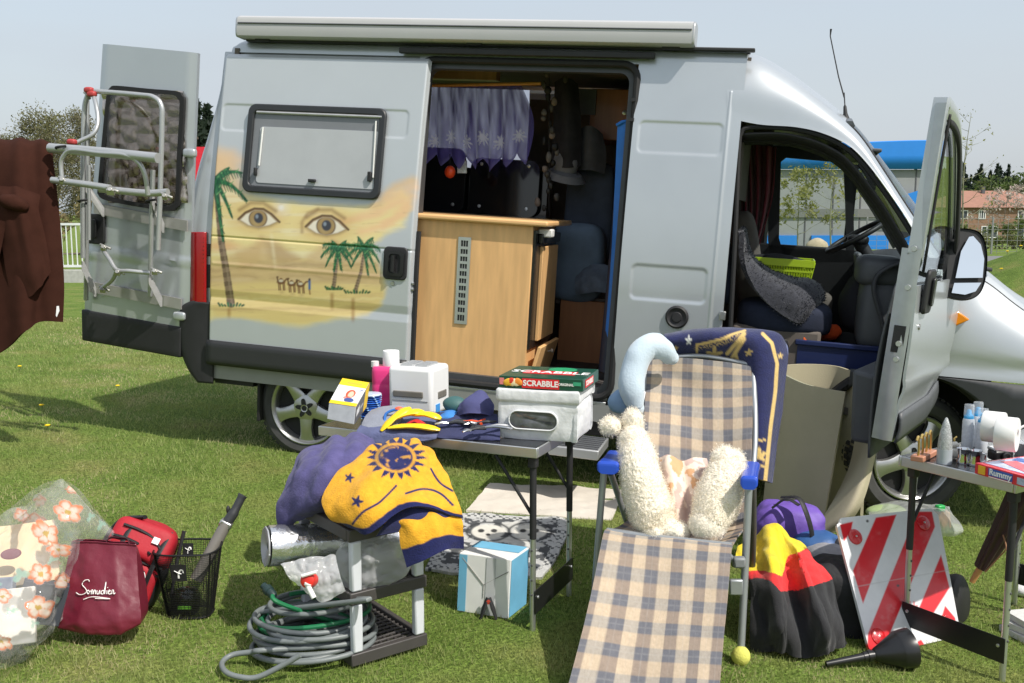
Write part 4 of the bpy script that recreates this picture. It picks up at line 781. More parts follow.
for px, py, o in ((62, 152, .64), (84, 205, .2), (152, 205, .14)): c = RP(px, py, o); MB().tube([c+np.array([.035*math.cos(a), .03*math.sin(a), .006*a]) for a in np.linspace(0, 6.0, 20)], .008, 6).build('strap', RUB, rack)
# ---- windscreen, cab door, mirror
ws = MB(); ws.grid(across(topd[NR:], far[NR:], crown=.09), flip=True); vb(ws, 'windscreen', glass('windscreen glass', (.62, .70, .72)))
wb_ = MB(); a, b = topd[NR:]+np.array([.0, .0, .006]), topd[NR:]+np.array([.01, .045, .006]); wb_.grid(sgrid([a, b], 3, 40)); vb(wb_, 'windscreen_seal', RUB, solid=.008); wt = across(topd[NR:NR+2], far[NR:NR+2], crown=.055)[0]; vb(MB().tube(wt, .03, 6), 'windscreen_top_seal', M('grey screen frit', (.10, .11, .12), .4))
FGL = MB(); FGL.add([(2.74, 1.9, 1.49), (3.37, 1.93, 1.49), (3.33, 1.9, 2.13), (2.80, 1.87, 2.16)], [(0, 1, 2, 3)]); vb(FGL, 'far_door_glass', GLASS, smooth=0)
ff = MB(); ip = [Y(*e, 1.88) for e in [(786, 158), (843, 163), (845, 205), (846, 250), (788, 249), (781, 245), (779, 238), (781, 162)]]; ff.ring([np.array(p) for p in [Y(770, 146, 1.88), Y(852, 150, 1.88), Y(853, 200, 1.88), Y(854, 262, 1.88), Y(785, 262, 1.88), Y(772, 262, 1.88), Y(768, 240, 1.88), Y(769, 160, 1.88)]], ip, (0, -.05, 0)); vb(ff, 'far_door_frame', M('black door trim', (.012, .012, .013), .6), smooth=0)
fp = MB(); fp.tube([Y(853, 152, 1.88), Y(868, 168, 1.86), Y(890, 208, 1.84), Y(905, 238, 1.82)], .045, 8); fp.box(Y(851, 205, 1.88), (.05, .05, .62)); vb(fp, 'far_pillar', MATS['black door trim'])
fdp = MB(); fdp.box((3.1, 1.86, 1.15), (.95, .06, .72)); vb(fdp, 'far_door_panel', MATS['black door trim'], bevel=.01)
AD = R(71.8); HD = np.array([3.735, -.01, 0])
def FD(s, w, o=0): d = np.array([-math.cos(AD), -math.sin(AD), 0]); n = np.array([math.sin(AD), -math.cos(AD), 0]); return HD+d*s+n*(o+.045*(w-.7))+np.array([0, 0, w])
DL = 1.12
outl = [(0, .93), (0, 1.42), (.10, 1.52), (.30, 1.78), (.52, 2.05), (.66, 2.17), (.80, 2.235), (DL-.10, 2.27), (DL-.04, 2.26), (DL-.015, 2.20), (DL, 1.6), (DL, 1.0), (DL-.02, .70), (.55, .69), (.42, .74), (.30, .84), (.12, .95)]
winl = [(.20, 1.50), (.36, 1.74), (.54, 1.96), (.68, 2.10), (.82, 2.16), (DL-.12, 2.18), (DL-.085, 2.14), (DL-.07, 1.52), (DL-.10, 1.47), (.24, 1.46)]
def dsheet(n=26):                                      # door skin below the waist
    g = []
    for w_ in np.linspace(0, 1, n):
        row = []
        for s in np.linspace(0, 1, 20):
            s_ = s*DL; lo = np.interp(s_, [0, .12, .30, .42, .55, DL-.02, DL], [.98, .98, .88, .79, .74, .75, .76]); hi = 1.46 if s_ > .05 else 1.42; ww_ = lo+(hi-lo)*w_
            row.append(FD(s_, ww_, .012*smin(ww_-1.0, .05)-.05*sstep(.8, .6, ww_)*0+.015*math.sin(w_*3.1)))
        g.append(row)
    return np.array(g)
cd_ = MB(); cd_.slab(dsheet(), .012); cdoor = vb(cd_, 'cab_door', PAINT, smooth=40)
up_ = np.array(outl); oo = cr(np.array([(0, 1.42)]+outl[2:11]), 40); ii = cr(np.array([(.20, 1.50)]+winl[1:8]), 40); fr_ = MB()
fr_.grid(np.stack([[FD(*p, .0) for p in oo], [FD(*(p*.5+q*.5), .006) for p, q in zip(oo, ii)], [FD(*q, -.01) for q in ii]], 0)); fr_.grid(np.stack([[FD(*p, .0) for p in oo], [FD(*p, -.055) for p in oo], [FD(*q, -.055) for q in ii]], 0), flip=True); fr_.build('window_frame', PAINT, cdoor)
wi_ = cr(np.array([(.17, 1.46)]+winl[1:8]), 40); w2_ = cr(np.array([(.25, 1.47)]+[(s*.93+.05, w_-.03 if w_ > 1.6 else w_) for s, w_ in winl[1:8]]), 40); MB().grid(np.stack([[FD(*p, .009) for p in wi_], [FD(*p, .004) for p in w2_]], 0)).build('glass_seal', RUB, cdoor, solid=.012)
MB().prism([FD(*p, -.018) for p in winl], FD(0, 1, .004)-FD(0, 1, 0)).build('glass', GLASS, cdoor, smooth=0)
eg = MB(); eg.grid([[FD(DL, w_, .004), FD(DL+.004, w_, -.025), FD(DL-.01, w_, -.06), FD(DL-.02, w_, -.085)] for w_ in np.linspace(.76, 1.62, 20)]); eg.grid([[FD(DL, w_, .004), FD(DL-.005, w_, -.03), FD(DL-.03, w_, -.055)] for w_ in np.linspace(1.6, 2.24, 12)]); eg.build('door_edge', M('door edge silver', (.50, .52, .54), .35, metal=.5, coat=.3), cdoor)
tr = MB(); tr.grid([[FD(s, .66+.8*t, -.085-.03*math.sin(3.1*t)) for s in np.linspace(.05, DL-.03, 10)] for t in np.linspace(0, 1, 14)], flip=True); tr.build('door_lining', GRYP, cdoor, solid=.01)
pk = MB(); pk.hexa([FD(.45, .70, -.09), FD(1.0, .70, -.09), FD(1.0, .70, -.20), FD(.45, .70, -.20)], [FD(.45, 1.02, -.09), FD(1.0, 1.02, -.09), FD(1.0, 1.04, -.24), FD(.45, 1.04, -.24)]); pk.build('door_pocket', GRYP, cdoor, bevel=.02)
bs_ = MB(); bs_.grid([[FD(s, w_+(0 if s > .5 else .12*(1-s/.5)), .02+.012*math.sin(3.1*t)) for s in np.linspace(.3, DL-.005, 14)] for t, w_ in zip(np.linspace(0, 1, 6), np.linspace(.755, .89, 6))]); bs_.build('side_strip', M('grey door moulding', (.085, .09, .097), .5), cdoor, solid=.012)
dh = MB(); dh.prism([FD(DL-.16+a, 1.43+b, .018) for a, b in rrect(.15, .20, .03, 4)], FD(0, 1, .02)-FD(0, 1, 0)); dhh = dh.build('handle', BLK, cdoor, bevel=.008); MB().prism([FD(DL-.16+a, 1.43+b, .042) for a, b in rrect(.05, .13, .02, 4)], FD(0, 1, .012)-FD(0, 1, 0)).build('grip', MATS['satin black'], dhh, bevel=.004)
MB().lathe([(0, .008), (.012, .008), (.014, 0)], FD(DL-.13, 1.27, .016), FD(0, 1, 1)-FD(0, 1, 0), 14).build('lock', CHROME, cdoor)
for w_ in (1.62, 1.45, 1.2, 1.13): MB().lathe([(0, .006), (.012, .006), (.014, 0)], FD(DL+.003, w_, -.03), FD(1, 1)-FD(0, 1), 10).build('edge_bolt', ALU, cdoor)
q = MB(); q.hexa([FD(DL+.001, 1.16, -.01), FD(DL+.003, 1.16, -.06), FD(DL-.03, 1.16, -.06), FD(DL-.03, 1.16, -.01)], [FD(DL+.005, 1.28, -.01), FD(DL+.006, 1.28, -.06), FD(DL-.03, 1.28, -.06), FD(DL-.03, 1.28, -.01)]); q.build('door_latch', BLK, cdoor)
# mirror (screen-left side faces back along the van)
mc = P(967, 264, 4.98); mw = np.array(vm.inverted() @ Vector(mc)); mf = np.array([0, -1., 0])
ta, tb2 = np.array([1, 0, 0.]), np.array([0, 0, 1.]); Rm = rotz(R(10))@rotx(R(-11)); ta = Rm@ta; tb2 = Rm@tb2; mf = Rm@mf
mo_ = np.array([(-.095, .13), (-.07, .165), (-.02, .178), (.05, .165), (.085, .11), (.098, .02), (.09, -.09), (.06, -.155), (.0, -.178), (-.07, -.17), (-.092, -.15)])
mo_ = cr(np.vstack([mo_, mo_[:1]]), 50)[:-1]; mh = MB(); prs = [(.0, 1.0), (-.03, 1.02), (-.08, .93), (-.13, .7), (-.15, .3)]
mh.grid([[mw+ta*a*k+tb2*b*k-mf*(-z) for a, b in mo_] for z, k in prs], wrap=True, flip=True); mh.prism([mw+ta*a*.98+tb2*b*.98-mf*.012 for a, b in mo_], mf*.002); mir = vb(mh, 'mirror', BLK, smooth=60)
MIR = M('mirror glass', (.85, .88, .9), .02, metal=1., var=0)
gl1 = [(-.055, -.075), (.075, -.065), (.078, .03), (.058, .10), (.02, .14), (.0, .135), (-.035, .06)]; gl2 = [(-.07, -.15), (-.005, -.155), (.045, -.135), (.07, -.09), (-.06, -.10)]
for gl_ in (gl1, gl2): tl_ = .10; MB().prism([mw+ta*a+tb2*b+mf*(.006) for a, b in gl_], mf*.004).build('mirror_glass', MIR, mir, smooth=0)
for pb in ((-.08, .0), (-.09, -.11)): c = mw+ta*pb[0]+tb2*pb[1]-mf*.05; MB().tube([c, c-ta*.12+np.array([0, .05, 0])], [.03, .024], 8).build('mirror_arm', BLK, mir)
c = V(961, 319, -.03); ind = vb(MB().prism([(c[0]-.035, c[1], c[2]+.05), (c[0]-.035, c[1], c[2]-.05), (c[0]+.045, c[1], c[2]+.0)], (0, .05, 0)), 'indicator', M('amber lens', S(236, 140, 20), .25, coat=.5), bevel=.008)
c = Y(846, 124, .5); vb(MB().lathe([(.03, 0), (.022, .03), (.012, .06), (.009, .10), (.0035, .11), (.0035, .18)], c, (-.16, 0, 1), 12), 'antenna_base', BLK); d = np.array([-.18, 0, 1]); e = Y(831, 29, .5); vb(MB().tube([c+np.array([-.025, 0, .15]), c*.5+e*.5, e-np.array([0, 0, .04]), e], [.0045, .004, .0035, .007], 6), 'antenna', BLK)
# ================================================================ INSIDE THE VAN
# ---- fixed kitchen block
cb = MB(); KU0, KU1, KY0, KY1, KZ0, KZ1 = -.1, V(525, 300, .09)[0]-.012, .07, .66, .61, 1.575
KU1 = Y(529, 300, .07)[0]; cb.box(((KU0+KU1)/2, (KY0+KY1)/2, (KZ0+KZ1)/2), (KU1-KU0, KY1-KY0, KZ1-KZ0)); kit = vb(cb, 'kitchen_unit', BEECH, bevel=.003)
MB().box(((KU0+KU1)/2+.03, (KY0+KY1)/2+.02, KZ1+.017), (KU1-KU0+.13, KY1-KY0+.12, .034)).build('countertop', woodmat('beech worktop', S(226, 180, 124), (.1, 1, 1), .1, .3), kit, bevel=.012, bseg=3)
va, vz = Y(463, 237, KY0), Y(463, 324, KY0); vg = MB(); um, wm_ = (va[0]+vz[0])/2, (va[2]+vz[2])/2; hw, hh_ = .040, (va[2]-vz[2])/2
vg.ring([(um-hw, KY0-.008, wm_-hh_), (um+hw, KY0-.008, wm_-hh_), (um+hw, KY0-.008, wm_+hh_), (um-hw, KY0-.008, wm_+hh_)], [(um-hw+.018, KY0-.008, wm_-hh_+.02), (um+hw-.018, KY0-.008, wm_-hh_+.02), (um+hw-.018, KY0-.008, wm_+hh_-.02), (um-hw+.018, KY0-.008, wm_+hh_-.02)], (0, .008, 0)); ven = vg.build('vent_grille', ALU, kit, smooth=0)
MB().box((um, KY0-.001, wm_), (2*hw-.036, .006, 2*hh_-.04)).build('grille_back', BLK, ven); bb = MB()
for k in range(1, 11): bb.box((um, KY0-.006, wm_-hh_+.02+k*(2*hh_-.04)/11), (2*hw-.034, .006, .016))
for s in (-.008, .008): bb.box((um+s, KY0-.005, wm_), (.003, .004, 2*hh_-.04))
bb.build('grille_bar', ALU, ven, smooth=0)
# right end of the unit: switch panel, oven / fridge door, drawer left ajar
def kr(y, w_, d, sy, sw): return ((KU1+d, y, w_), (.02, sy, sw))
MB().box(((KU1+.008), .37, 1.19), (.016, .57, .72)).build('fridge_surround', M('gloss black', (.012, .012, .013), .25), kit)
od = MB(); od.box((KU1+.026, .42, 1.16), (.022, .42, .58)); od.build('fridge_door', BEECH, kit, bevel=.004)
MB().box((KU1+.03, .40, 1.50), (.03, .50, .06)).build('door_handle_bar', MATS['gloss black'], kit, bevel=.006)
dr = MB(); dr.box((KU1+.05, .36, .75), (.022, .50, .20), roty(R(14))); drw = dr.build('drawer', BEECH, kit, bevel=.003); kb = MB(); kb.lathe([(.006, 0), (.006, .03), (.014, .035), (.014, .045)], (KU1+.062, .36, .79), (1, 0, .2), 12); kb.build('knob', CHROME, drw)
MB().box((KU1+.05, .20, 1.535), (.09, .07, .05)).build('socket', M('white plastic', (.75, .75, .74), .4), kit, bevel=.008)
# hob and sink lids standing up against the far side
HOB = M('dark glass lid', (.008, .009, .011), .12, coat=.5)
for (u0, u1, w0, w1) in ((.10, .60, 1.60, 2.06), (.64, 1.15, 1.60, 2.0)):
    o = rrect(u1-u0, w1-w0, .07, 6)+np.array([(u0+u1)/2, (w0+w1)/2]); l = MB().prism([(a, 1.22+.03*(b-1.6), b) for a, b in o], (0, .012, 0)); lid = l.build('stove_lid', HOB, kit, smooth=0)
    for a in (u0+.08, u1-.08):
        for b in (w0+.06, w1-.04): MB().lathe([(0, .008), (.012, .006), (.013, 0)], (a, 1.22+.03*(b-1.6), b), (0, -1, 0), 12).build('lid_bolt', ALU, lid)
MB().box((.55, 1.30, 1.76), (1.3, .02, .34)).build('added_gap_screen', HOB, kit, smooth=0)  # added dark board, blocks the bright opening showing between the lids
MB().box((.55, .95, 1.58), (1.5, .62, .04)).build('stove_top', ALU, kit)
MB().box((.55, .97, 1.10), (1.45, .60, .92)).build('stove_base', BEECHD, kit)
# far wall cupboards and panels
hw_ = MB(); hw_.box((.25, .92, 2.55), (1.30, .10, .09)); vb(hw_, 'overhead_cupboard', woodmat('light cupboard', S(196, 150, 108)), bevel=.006)
oc = MB(); oc.box((1.95, 1.45, 2.33), (.9, .6, .34)); occ = vb(oc, 'overhead_cupboard', BEECHD, bevel=.006)
kn = MB().lathe([(.012, 0), (.016, .012), (0, .016)], Y(625, 113, 1.15)-np.array([0, .01, 0]), (0, -1, 0), 12); kn.build('cupboard_knob', CHROME, occ); MB().box(Y(587, 102, 1.15)-np.array([0, .012, 0]), (.13, .015, .17)).build('notice', M('grey notice', (.12, .12, .125), .6), occ)
vb(MB().box((1.80, .95, .84), (.75, .04, .46)), 'bench_front', woodmat('warm brown panel', S(150, 98, 60)), bevel=.004)
vb(MB().box((1.78, 1.3, 1.06), (.8, .66, .06)), 'bench_top', DARKIN, bevel=.01)
vb(MB().box((2.22, 1.3, 1.5), (.04, .9, 1.4)), 'partition', BEECHD, bevel=.004)
NAVY = M('dark blue grey seat cloth', (.05, .062, .088), .9, var=.2, bump=.3); NAVL = M('blue grey seat cloth', (.13, .18, .25), .9, var=.15, bump=.3)
def vpatch(rows, name, mat, parent, n=(24, 24), thick=.02, wr=.008, fs=9, seed=0):
    g = sgrid([[Y(*q) for q in r] for r in rows], *n); g = wrinkle(g, wr, fs, seed); return MB().slab(g, thick).build(name, mat, parent, smooth=60)
bt = MB(); bt.blob(Y(588, 215, 1.1)+np.array([0, .08, 0]), (.17, .10, .36), p=5, amp=.04, fs=5); vb(bt, 'seat_back', NAVY, smooth=80)
bt = MB(); bt.blob(Y(577, 262, 1.0), (.19, .12, .27), p=4, amp=.05, fs=6, seed=4); vb(bt, 'seat_back_cover', NAVL, smooth=80)
# ---- loose things in the living area
cr_ = [[(413, 85), (423, 86), (440, 85.5), (457, 85), (473, 84.5), (490, 84.5), (507, 84.5), (521, 84)], [(413, 125), (424, 124), (441, 122), (458, 122), (474, 122), (491, 122), (509, 121), (530, 122)], [(415, 158), (425, 163), (441, 162), (458, 165), (474, 165), (491, 168), (508, 163), (526, 160)]]
rows_ = [[Y(a, b, .78) for a, b in r] for r in cr_]
u = np.linspace(0, 1, 150); gA = sgrid(rows_, 60, 150); zz = gA.copy()
t = np.linspace(0, 1, 60)[:, None]
pd = .018*np.sin(u*2*math.pi*9+.8*np.sin(u*11))[None, :]*(.5+.5*t); zz[..., 1] += pd; zz[..., 0] += .008*np.cos(u*2*math.pi*9)[None, :]*t
# pointed hem: zigzag lower edge
saw = np.abs(((u*7.2+.35) % 1)-.5)*2; hem = .085*(saw-.35)-.0*u; zz[..., 2] += (t**4)*hem[None, :]
zz[..., 0] += t*.05*sstep(.9, 1, u)[None, :]*(1-t)*2
cc = np.ones(zz.shape[:2]+(4,))*np.array([*S(124, 116, 206), .84]); UU, TT = np.meshgrid(u, np.linspace(0, 1, 60)); 
cc[..., 3] += .22*fbm(UU*40, TT*3, 0, 2)
for k in range(7):                                     # woven white flowers near the hem
    cx_, cy_ = (k+.65)/7.2, .70+.06*(k % 2); dx, dy = (UU-cx_)*1.28, (TT-cy_)*.58; r_ = np.hypot(dx, dy); an = np.arctan2(dy, dx); m = sstep(.0, .012, .062*(.72+.28*np.cos(an*9))-r_)
    cc[..., :3] = cc[..., :3]*(1-m[..., None]*.8)+np.array([.86, .85, .96])*m[..., None]*.9; cc[..., 3] = cc[..., 3]*(1-m)+.80*m
eb = sstep(.93, .97, TT); cc[..., 3] = np.maximum(cc[..., 3], eb*.95); cc[..., :3] = cc[..., :3]*(1-.5*eb[..., None])+np.array(S(150, 146, 214))*.5*eb[..., None]
curt = thing('curtain', 'sheer lilac cafe curtain with white flowers and a pointed hem over the kitchen', 'curtain', mat=vm @ Matrix.Translation((.6, .78, 2.0)))
vl = lambda a: np.asarray(a, float) @ np.array(vm.to_3x3()).T+VO
MB().grid(vl(zz.reshape(-1, 3)).reshape(zz.shape), cc).build('cloth', cloth_tr('lilac voile', (.3, .3, .6), .62, .6, 'ColA'), curt, world=True)
MB().tube(vl([Y(408, 86, .77), Y(541, 83.5, .77)]), .011, 8).build('curtain_rod', woodmat('pine rod', S(206, 150, 84)), curt, world=True)
c = vl(Y(450, 172, .72)); t = thing('ball', 'small orange-red ball hanging below the lilac curtain', 'ball', c); MB().blob((0, 0, 0), (.037, .037, .042)).build('body', M('orange rubber', S(226, 78, 34), .45, coat=.2), t); MB().tube([(0, 0, .04), (0, .005, .12)], .003, 5).build('cord', BLK, t)
c = vl(Y(462, 167, .95)); o = MB().box(c, (.07, .02, .09)); tag(o.build('tin', M('silvery tin', (.5, .5, .5), .3, metal=.8, var=.4, vs=90), bevel=.004), 'small silvery tin standing behind the curtain points', 'tin')
hatc = vl(Y(566, 168, .9)); t = thing('sun_hat', 'pale grey cloth hat hung on the edge of the dark seat', 'hat', hatc)
MB().blob((0, 0, .03), (.085, .07, .11), amp=.05, fs=8).build('crown', M('pale hat cloth', (.16, .158, .17), .9, var=.12, bump=.3), t); MB().lathe([(.07, 0), (.11, -.02), (.14, -.05), (.145, -.05), (.11, -.01)], (.0, 0, -.02), (.2, -.3, 1), 24).build('brim', MATS['pale hat cloth'], t)
# strings of small things hanging along the post
HM = paintmat('hanging odds and ends', .6, var=.3, vs=40); g = np.random.default_rng(3)
t = thing('hanging_decorations', 'string of small dark and silver ornaments hanging down beside the curtain', 'ornaments', vl(Y(549, 75, .75))); MB().tube(vl([Y(549, 62, .75), Y(549, 212, .76)]), .003, 5).build('string', BLK, t, world=True)
for k in range(26):
    px, py = 549+g.normal()*5, 68+k*5.6; o = MB(); o.blob(vl(Y(px, py, .75+g.normal()*.02)), (.012+.012*g.random(), .012, .018+.014*g.random()), 10, 8, amp=.3, fs=30, seed=k, col=np.array([.12, .11, .10])*g.random()**2 if k % 6 else S(110, 98, 90)); o.build('ornament', HM, t, world=True)
JK = M('dark hanging jacket', (.02, .019, .022), .9, var=.4, vs=15, bump=.3); JL = M('grey shirt', (.06, .06, .066), .9, var=.25, vs=15, bump=.3)
for (rows, nm, lb, ct, mt, s) in (
    ([[(556, 82, .9), (566, 78, .85), (578, 84, .9)], [(554, 120, .9), (567, 118, .82), (580, 122, .9)], [(553, 165, .92), (566, 168, .84), (580, 166, .92)]], 'jacket', 'dark jacket hanging at the back of the living area behind the hat', 'jacket', JK, 1),
    ([[(578, 130, 1.0), (590, 126, .95), (602, 134, 1.0)], [(576, 152, 1.0), (590, 150, .93), (606, 156, 1.0)], [(574, 172, 1.02), (589, 170, .95), (604, 174, 1.02)]], 'shirt', 'grey shirt hanging above the dark seat, left of the wooden partition', 'shirt', JL, 2)):
    gq = np.array([[vl(Y(*q)) for q in r] for r in rows]); gq = wrinkle(sgrid(gq, 40, 40), .012, 8, s); tag(MB().slab(gq, .02).build(nm, mt, smooth=80), lb, ct)
gq = np.array([[vl(Y(*q)) for q in r] for r in [[(578, 271, .92), (595, 266, .9), (612, 268, .92)], [(576, 286, .86), (595, 281, .82), (612, 284, .86)], [(577, 294, .86), (595, 292, .82), (611, 293, .86)]]]); tag(MB().slab(wrinkle(sgrid(gq, 26, 30), .02, 14, 5), .05).build('folded_clothes', M('blue grey cloth', (.12, .15, .20), .9, var=.35, vs=14, bump=.3), smooth=80), 'blue-grey folded clothes lying on the bench in the van', 'clothes')
# blue rolled windbreak standing in the opening
t = thing('windbreak_roll', 'blue and navy rolled windbreak standing upright at the front edge of the doorway', 'windbreak', vl((1.86, .26, .61)))
q = [Y(631, 123, .24), Y(626, 180, .24), Y(620, 260, .24), Y(610, 372, .24)]; BL2 = M('bright blue nylon', S(34, 110, 196), .5, var=.12, bump=.2); NV2 = M('navy nylon', (.012, .018, .045), .5, var=.2, bump=.3)
MB().tube(vl(cr(np.array(q), 30)+np.array([.0, .02, 0])), np.linspace(.062, .075, 30), 14).build('roll', NV2, t, world=True)
gq = sgrid([[Y(618, 124, .2), Y(612, 250, .2), Y(606, 330, .2)], [Y(626, 122, .175), Y(618, 250, .175), Y(610, 345, .175)], [Y(634, 120, .2), Y(620.5, 250, .2), Y(612, 360, .2)]], 8, 30); MB().slab(vl(gq.reshape(-1, 3)).reshape(gq.shape), .008).build('flap', BL2, t, world=True)
MB().tube(vl([Y(617, 125, .19), Y(622, 122, .17), Y(634, 120, .19)]), .010, 8).build('hem', BL2, t, world=True)
tag(MB().tube(vl(cr(np.array([Y(613, 290, .1), Y(616, 286, .09), Y(619, 297, .09), Y(615, 302, .1)]), 16)), .006, 6).build('cord_loop', M('red cord', S(200, 40, 36), .7)), 'short red cord loop hanging at the front edge of the doorway', 'cord')
# ---- cab: dashboard, wheel, seat
ds = []
for y_ in np.linspace(.15, 1.85, 14):
    dx = .07*math.sin((y_-1)*2)*0; ds.append([(3.95, y_, 1.50), (3.60, y_, 1.52), (3.42, y_, 1.47), (3.36, y_, 1.36), (3.44, y_, 1.12), (3.55, y_, .72)])
vb(MB().grid(sgrid(ds, 40, 30)), 'dashboard', M('charcoal dashboard', (.035, .037, .042), .65, bump=.15, bs=300), solid=.02)
dl_ = MB(); dl_.blob((3.42, .40, 1.20), (.12, .2, .22), p=4); dl_.blob((3.40, .42, 1.44), (.13, .22, .09), p=4); vb(dl_, 'glovebox', GRYP, smooth=60)
b1 = MB(); b1.box((3.33, .80, 1.38), (.04, .22, .3), roty(R(-12))); vb(b1, 'centre_console', M('mid grey console', (.10, .105, .115), .55), bevel=.02)
for i in (0, 1): MB().lathe([(.035, 0), (.03, .01), (0, .012)], (3.29, .32+i*.12, 1.43), (-1, 0, .1), 18).build('air_vent', BLK, bpy.data.objects['glovebox'])
SWc = Y(856, 236, 1.42); ax = np.array([-.55, -.05, .83]); ax /= np.linalg.norm(ax); e1 = np.array([0, 1, 0.]); e1 -= ax*(e1@ax); e1 /= np.linalg.norm(e1); e2 = np.cross(ax, e1)
swm = vb(MB().tube([SWc+.205*(math.cos(a)*e1+math.sin(a)*e2) for a in np.linspace(0, 2*math.pi, 48, endpoint=False)], .018, 10, closed=True), 'steering_wheel', M('wheel rim black', (.012, .012, .013), .5)); sp = MB(); sp.blob(SWc-ax*.03, (.07, .06, .035), p=3)
for a in (.2, 2.9, 4.7): sp.tube([SWc-ax*.03, SWc+.2*(math.cos(a)*e1+math.sin(a)*e2)], [.025, .016], 8, flat=.6)
sp.build('spokes', BLK, swm); MB().tube([SWc-ax*.04, SWc-ax*.38], .045, 10).build('steering_column', BLK, swm)
tag(swm)
stt = MB(); stt.blob((2.90, .44, 1.13), (.27, .25, .10), p=4, amp=.03, fs=4); pse = vb(stt, 'passenger_seat', M('navy seat cloth', (.016, .022, .045), .9, var=.2, bump=.3), smooth=80); MB().blob((2.47, .44, 1.46), (.09, .20, .30), rot=roty(R(-10)), p=4).build('seat_backrest', MATS['navy seat cloth'], pse, smooth=80)
sbx = MB(); sbx.box((2.86, .44, .88), (.5, .46, .40)); sbx.build('seat_box', DARKIN, pse, bevel=.02)
st2 = MB(); st2.blob((2.95, 1.45, 1.13), (.27, .25, .10), p=4); ds2 = vb(st2, 'driver_seat', DARKIN, smooth=80); MB().blob((2.62, 1.45, 1.40), (.10, .24, .34), rot=roty(R(-12)), p=4).build('seat_backrest', DARKIN, ds2, smooth=80)
vb(MB().box((2.57, 1.0, 2.2), (.02, 1.5, .8)), 'cab_divider', DARKIN, smooth=0)
# grey fleece over the passenger seat
fz = sgrid([[Y(741, 232, .20), Y(741, 230, .3), Y(742, 228, .45), Y(744, 230, .66)], [Y(742, 258, .19), Y(746, 254, .3), Y(749, 254, .45), Y(751, 256, .66)], [Y(746, 275, .18), Y(759, 272, .26), Y(768, 271, .42), Y(770, 272, .66)], [Y(760, 296, .17), Y(776, 285, .22), Y(790, 280, .40), Y(792, 279, .66)], [Y(778, 312, .17), Y(794, 296, .20), Y(808, 283, .38), Y(810, 282, .66)], [Y(794, 322, .18), Y(808, 306, .21), Y(819, 291, .38), Y(820, 290, .64)], [Y(801, 322, .2), Y(811, 312, .24), Y(821, 301, .38), Y(822, 300, .62)]], 100, 70) if True else sgrid([[(2.665, .18, 1.88), (2.66, .40, 1.90), (2.66, .64, 1.86)], [(2.76, .15, 1.58), (2.79, .40, 1.57), (2.78, .66, 1.57)], [(2.83, .13, 1.30), (2.86, .4, 1.27), (2.86, .68, 1.28)], [(3.00, .12, 1.255), (3.0, .4, 1.265), (3.0, .66, 1.25)], [(3.17, .14, 1.22), (3.18, .4, 1.25), (3.18, .64, 1.22)], [(3.21, .15, 1.10), (3.23, .4, 1.12), (3.22, .62, 1.10)]], 90, 60)
ft_ = thing('fleece_cover', 'dark grey shaggy fleece thrown over the passenger seat', 'fleece', vl((2.9, .4, 1.24)))
MB().slab(vl(wrinkle(fz, .008, 14, 2).reshape(-1, 3)).reshape(fz.shape), .03).build('backing', M('charcoal fleece', (.026, .028, .038), .95, var=.3, vs=30, sheen=.4, bump=.8, bs=120), ft_, world=True, smooth=80)
def tufts(g_, n, ln, wd, col, seed, curl=.6, up=.6):   # short locks of pile standing on a surface
    q = np.random.default_rng(seed); nu, nv = g_.shape[:2]; nr = gnormals(g_); i = q.integers(0, nu, n); j = q.integers(0, nv, n); p = g_[i, j]+q.normal(size=(n, 3))*.004; d = nr[i, j]*up+q.normal(size=(n, 3))*curl; d /= np.linalg.norm(d, axis=1, keepdims=True); s = np.cross(d, q.normal(size=(n, 3))); s /= np.linalg.norm(s, axis=1, keepdims=True)
    l = ln*(.5+q.random((n, 1))); v = np.stack([p-s*wd, p+s*wd, p+d*l+s*wd*.4, p+d*l-s*wd*.4], 1).reshape(-1, 3); c = np.asarray(col)*(.7+.6*q.random((n, 1))); m = MB(); m.add(v, np.arange(4*n).reshape(-1, 4).tolist(), np.repeat(c, 4, 0)); return m
nrf = fz+np.sign(gnormals(fz)[60, 50, 2])*gnormals(fz)*.016*0
tm = tufts(fz, 9000, .017, .0025, (.034, .036, .048), 4, .5, .8 if gnormals(fz)[60, 50, 2] > 0 else -.8); tm.v = [vl(a) for a in tm.v]; tm.build('pile', paintmat('fleece pile', .9, sheen=.3), ft_, world=True, smooth=0)
# maroon cab curtain
mc_ = sgrid([[Y(742, 146, 1.5), Y(752, 145, 1.5), Y(776, 147, 1.5)], [Y(742, 190, 1.5), Y(754, 190, 1.5), Y(773, 192, 1.5)], [Y(742, 225, 1.5), Y(753, 226, 1.5), Y(765, 226, 1.5)], [Y(742, 252, 1.5), Y(749, 252, 1.5), Y(757, 252, 1.5)]], 30, 70); u = np.linspace(0, 1, 70); mc_[..., 1] += .035*np.sin(u*2*math.pi*4.5)[None, :]
tag(MB().slab(vl(mc_.reshape(-1, 3)).reshape(mc_.shape), .006).build('curtain', M('maroon curtain', S(112, 30, 44), .85, var=.15, sheen=.3, bump=.2), smooth=80), 'maroon curtain gathered at the rear edge of the far cab window', 'curtain')
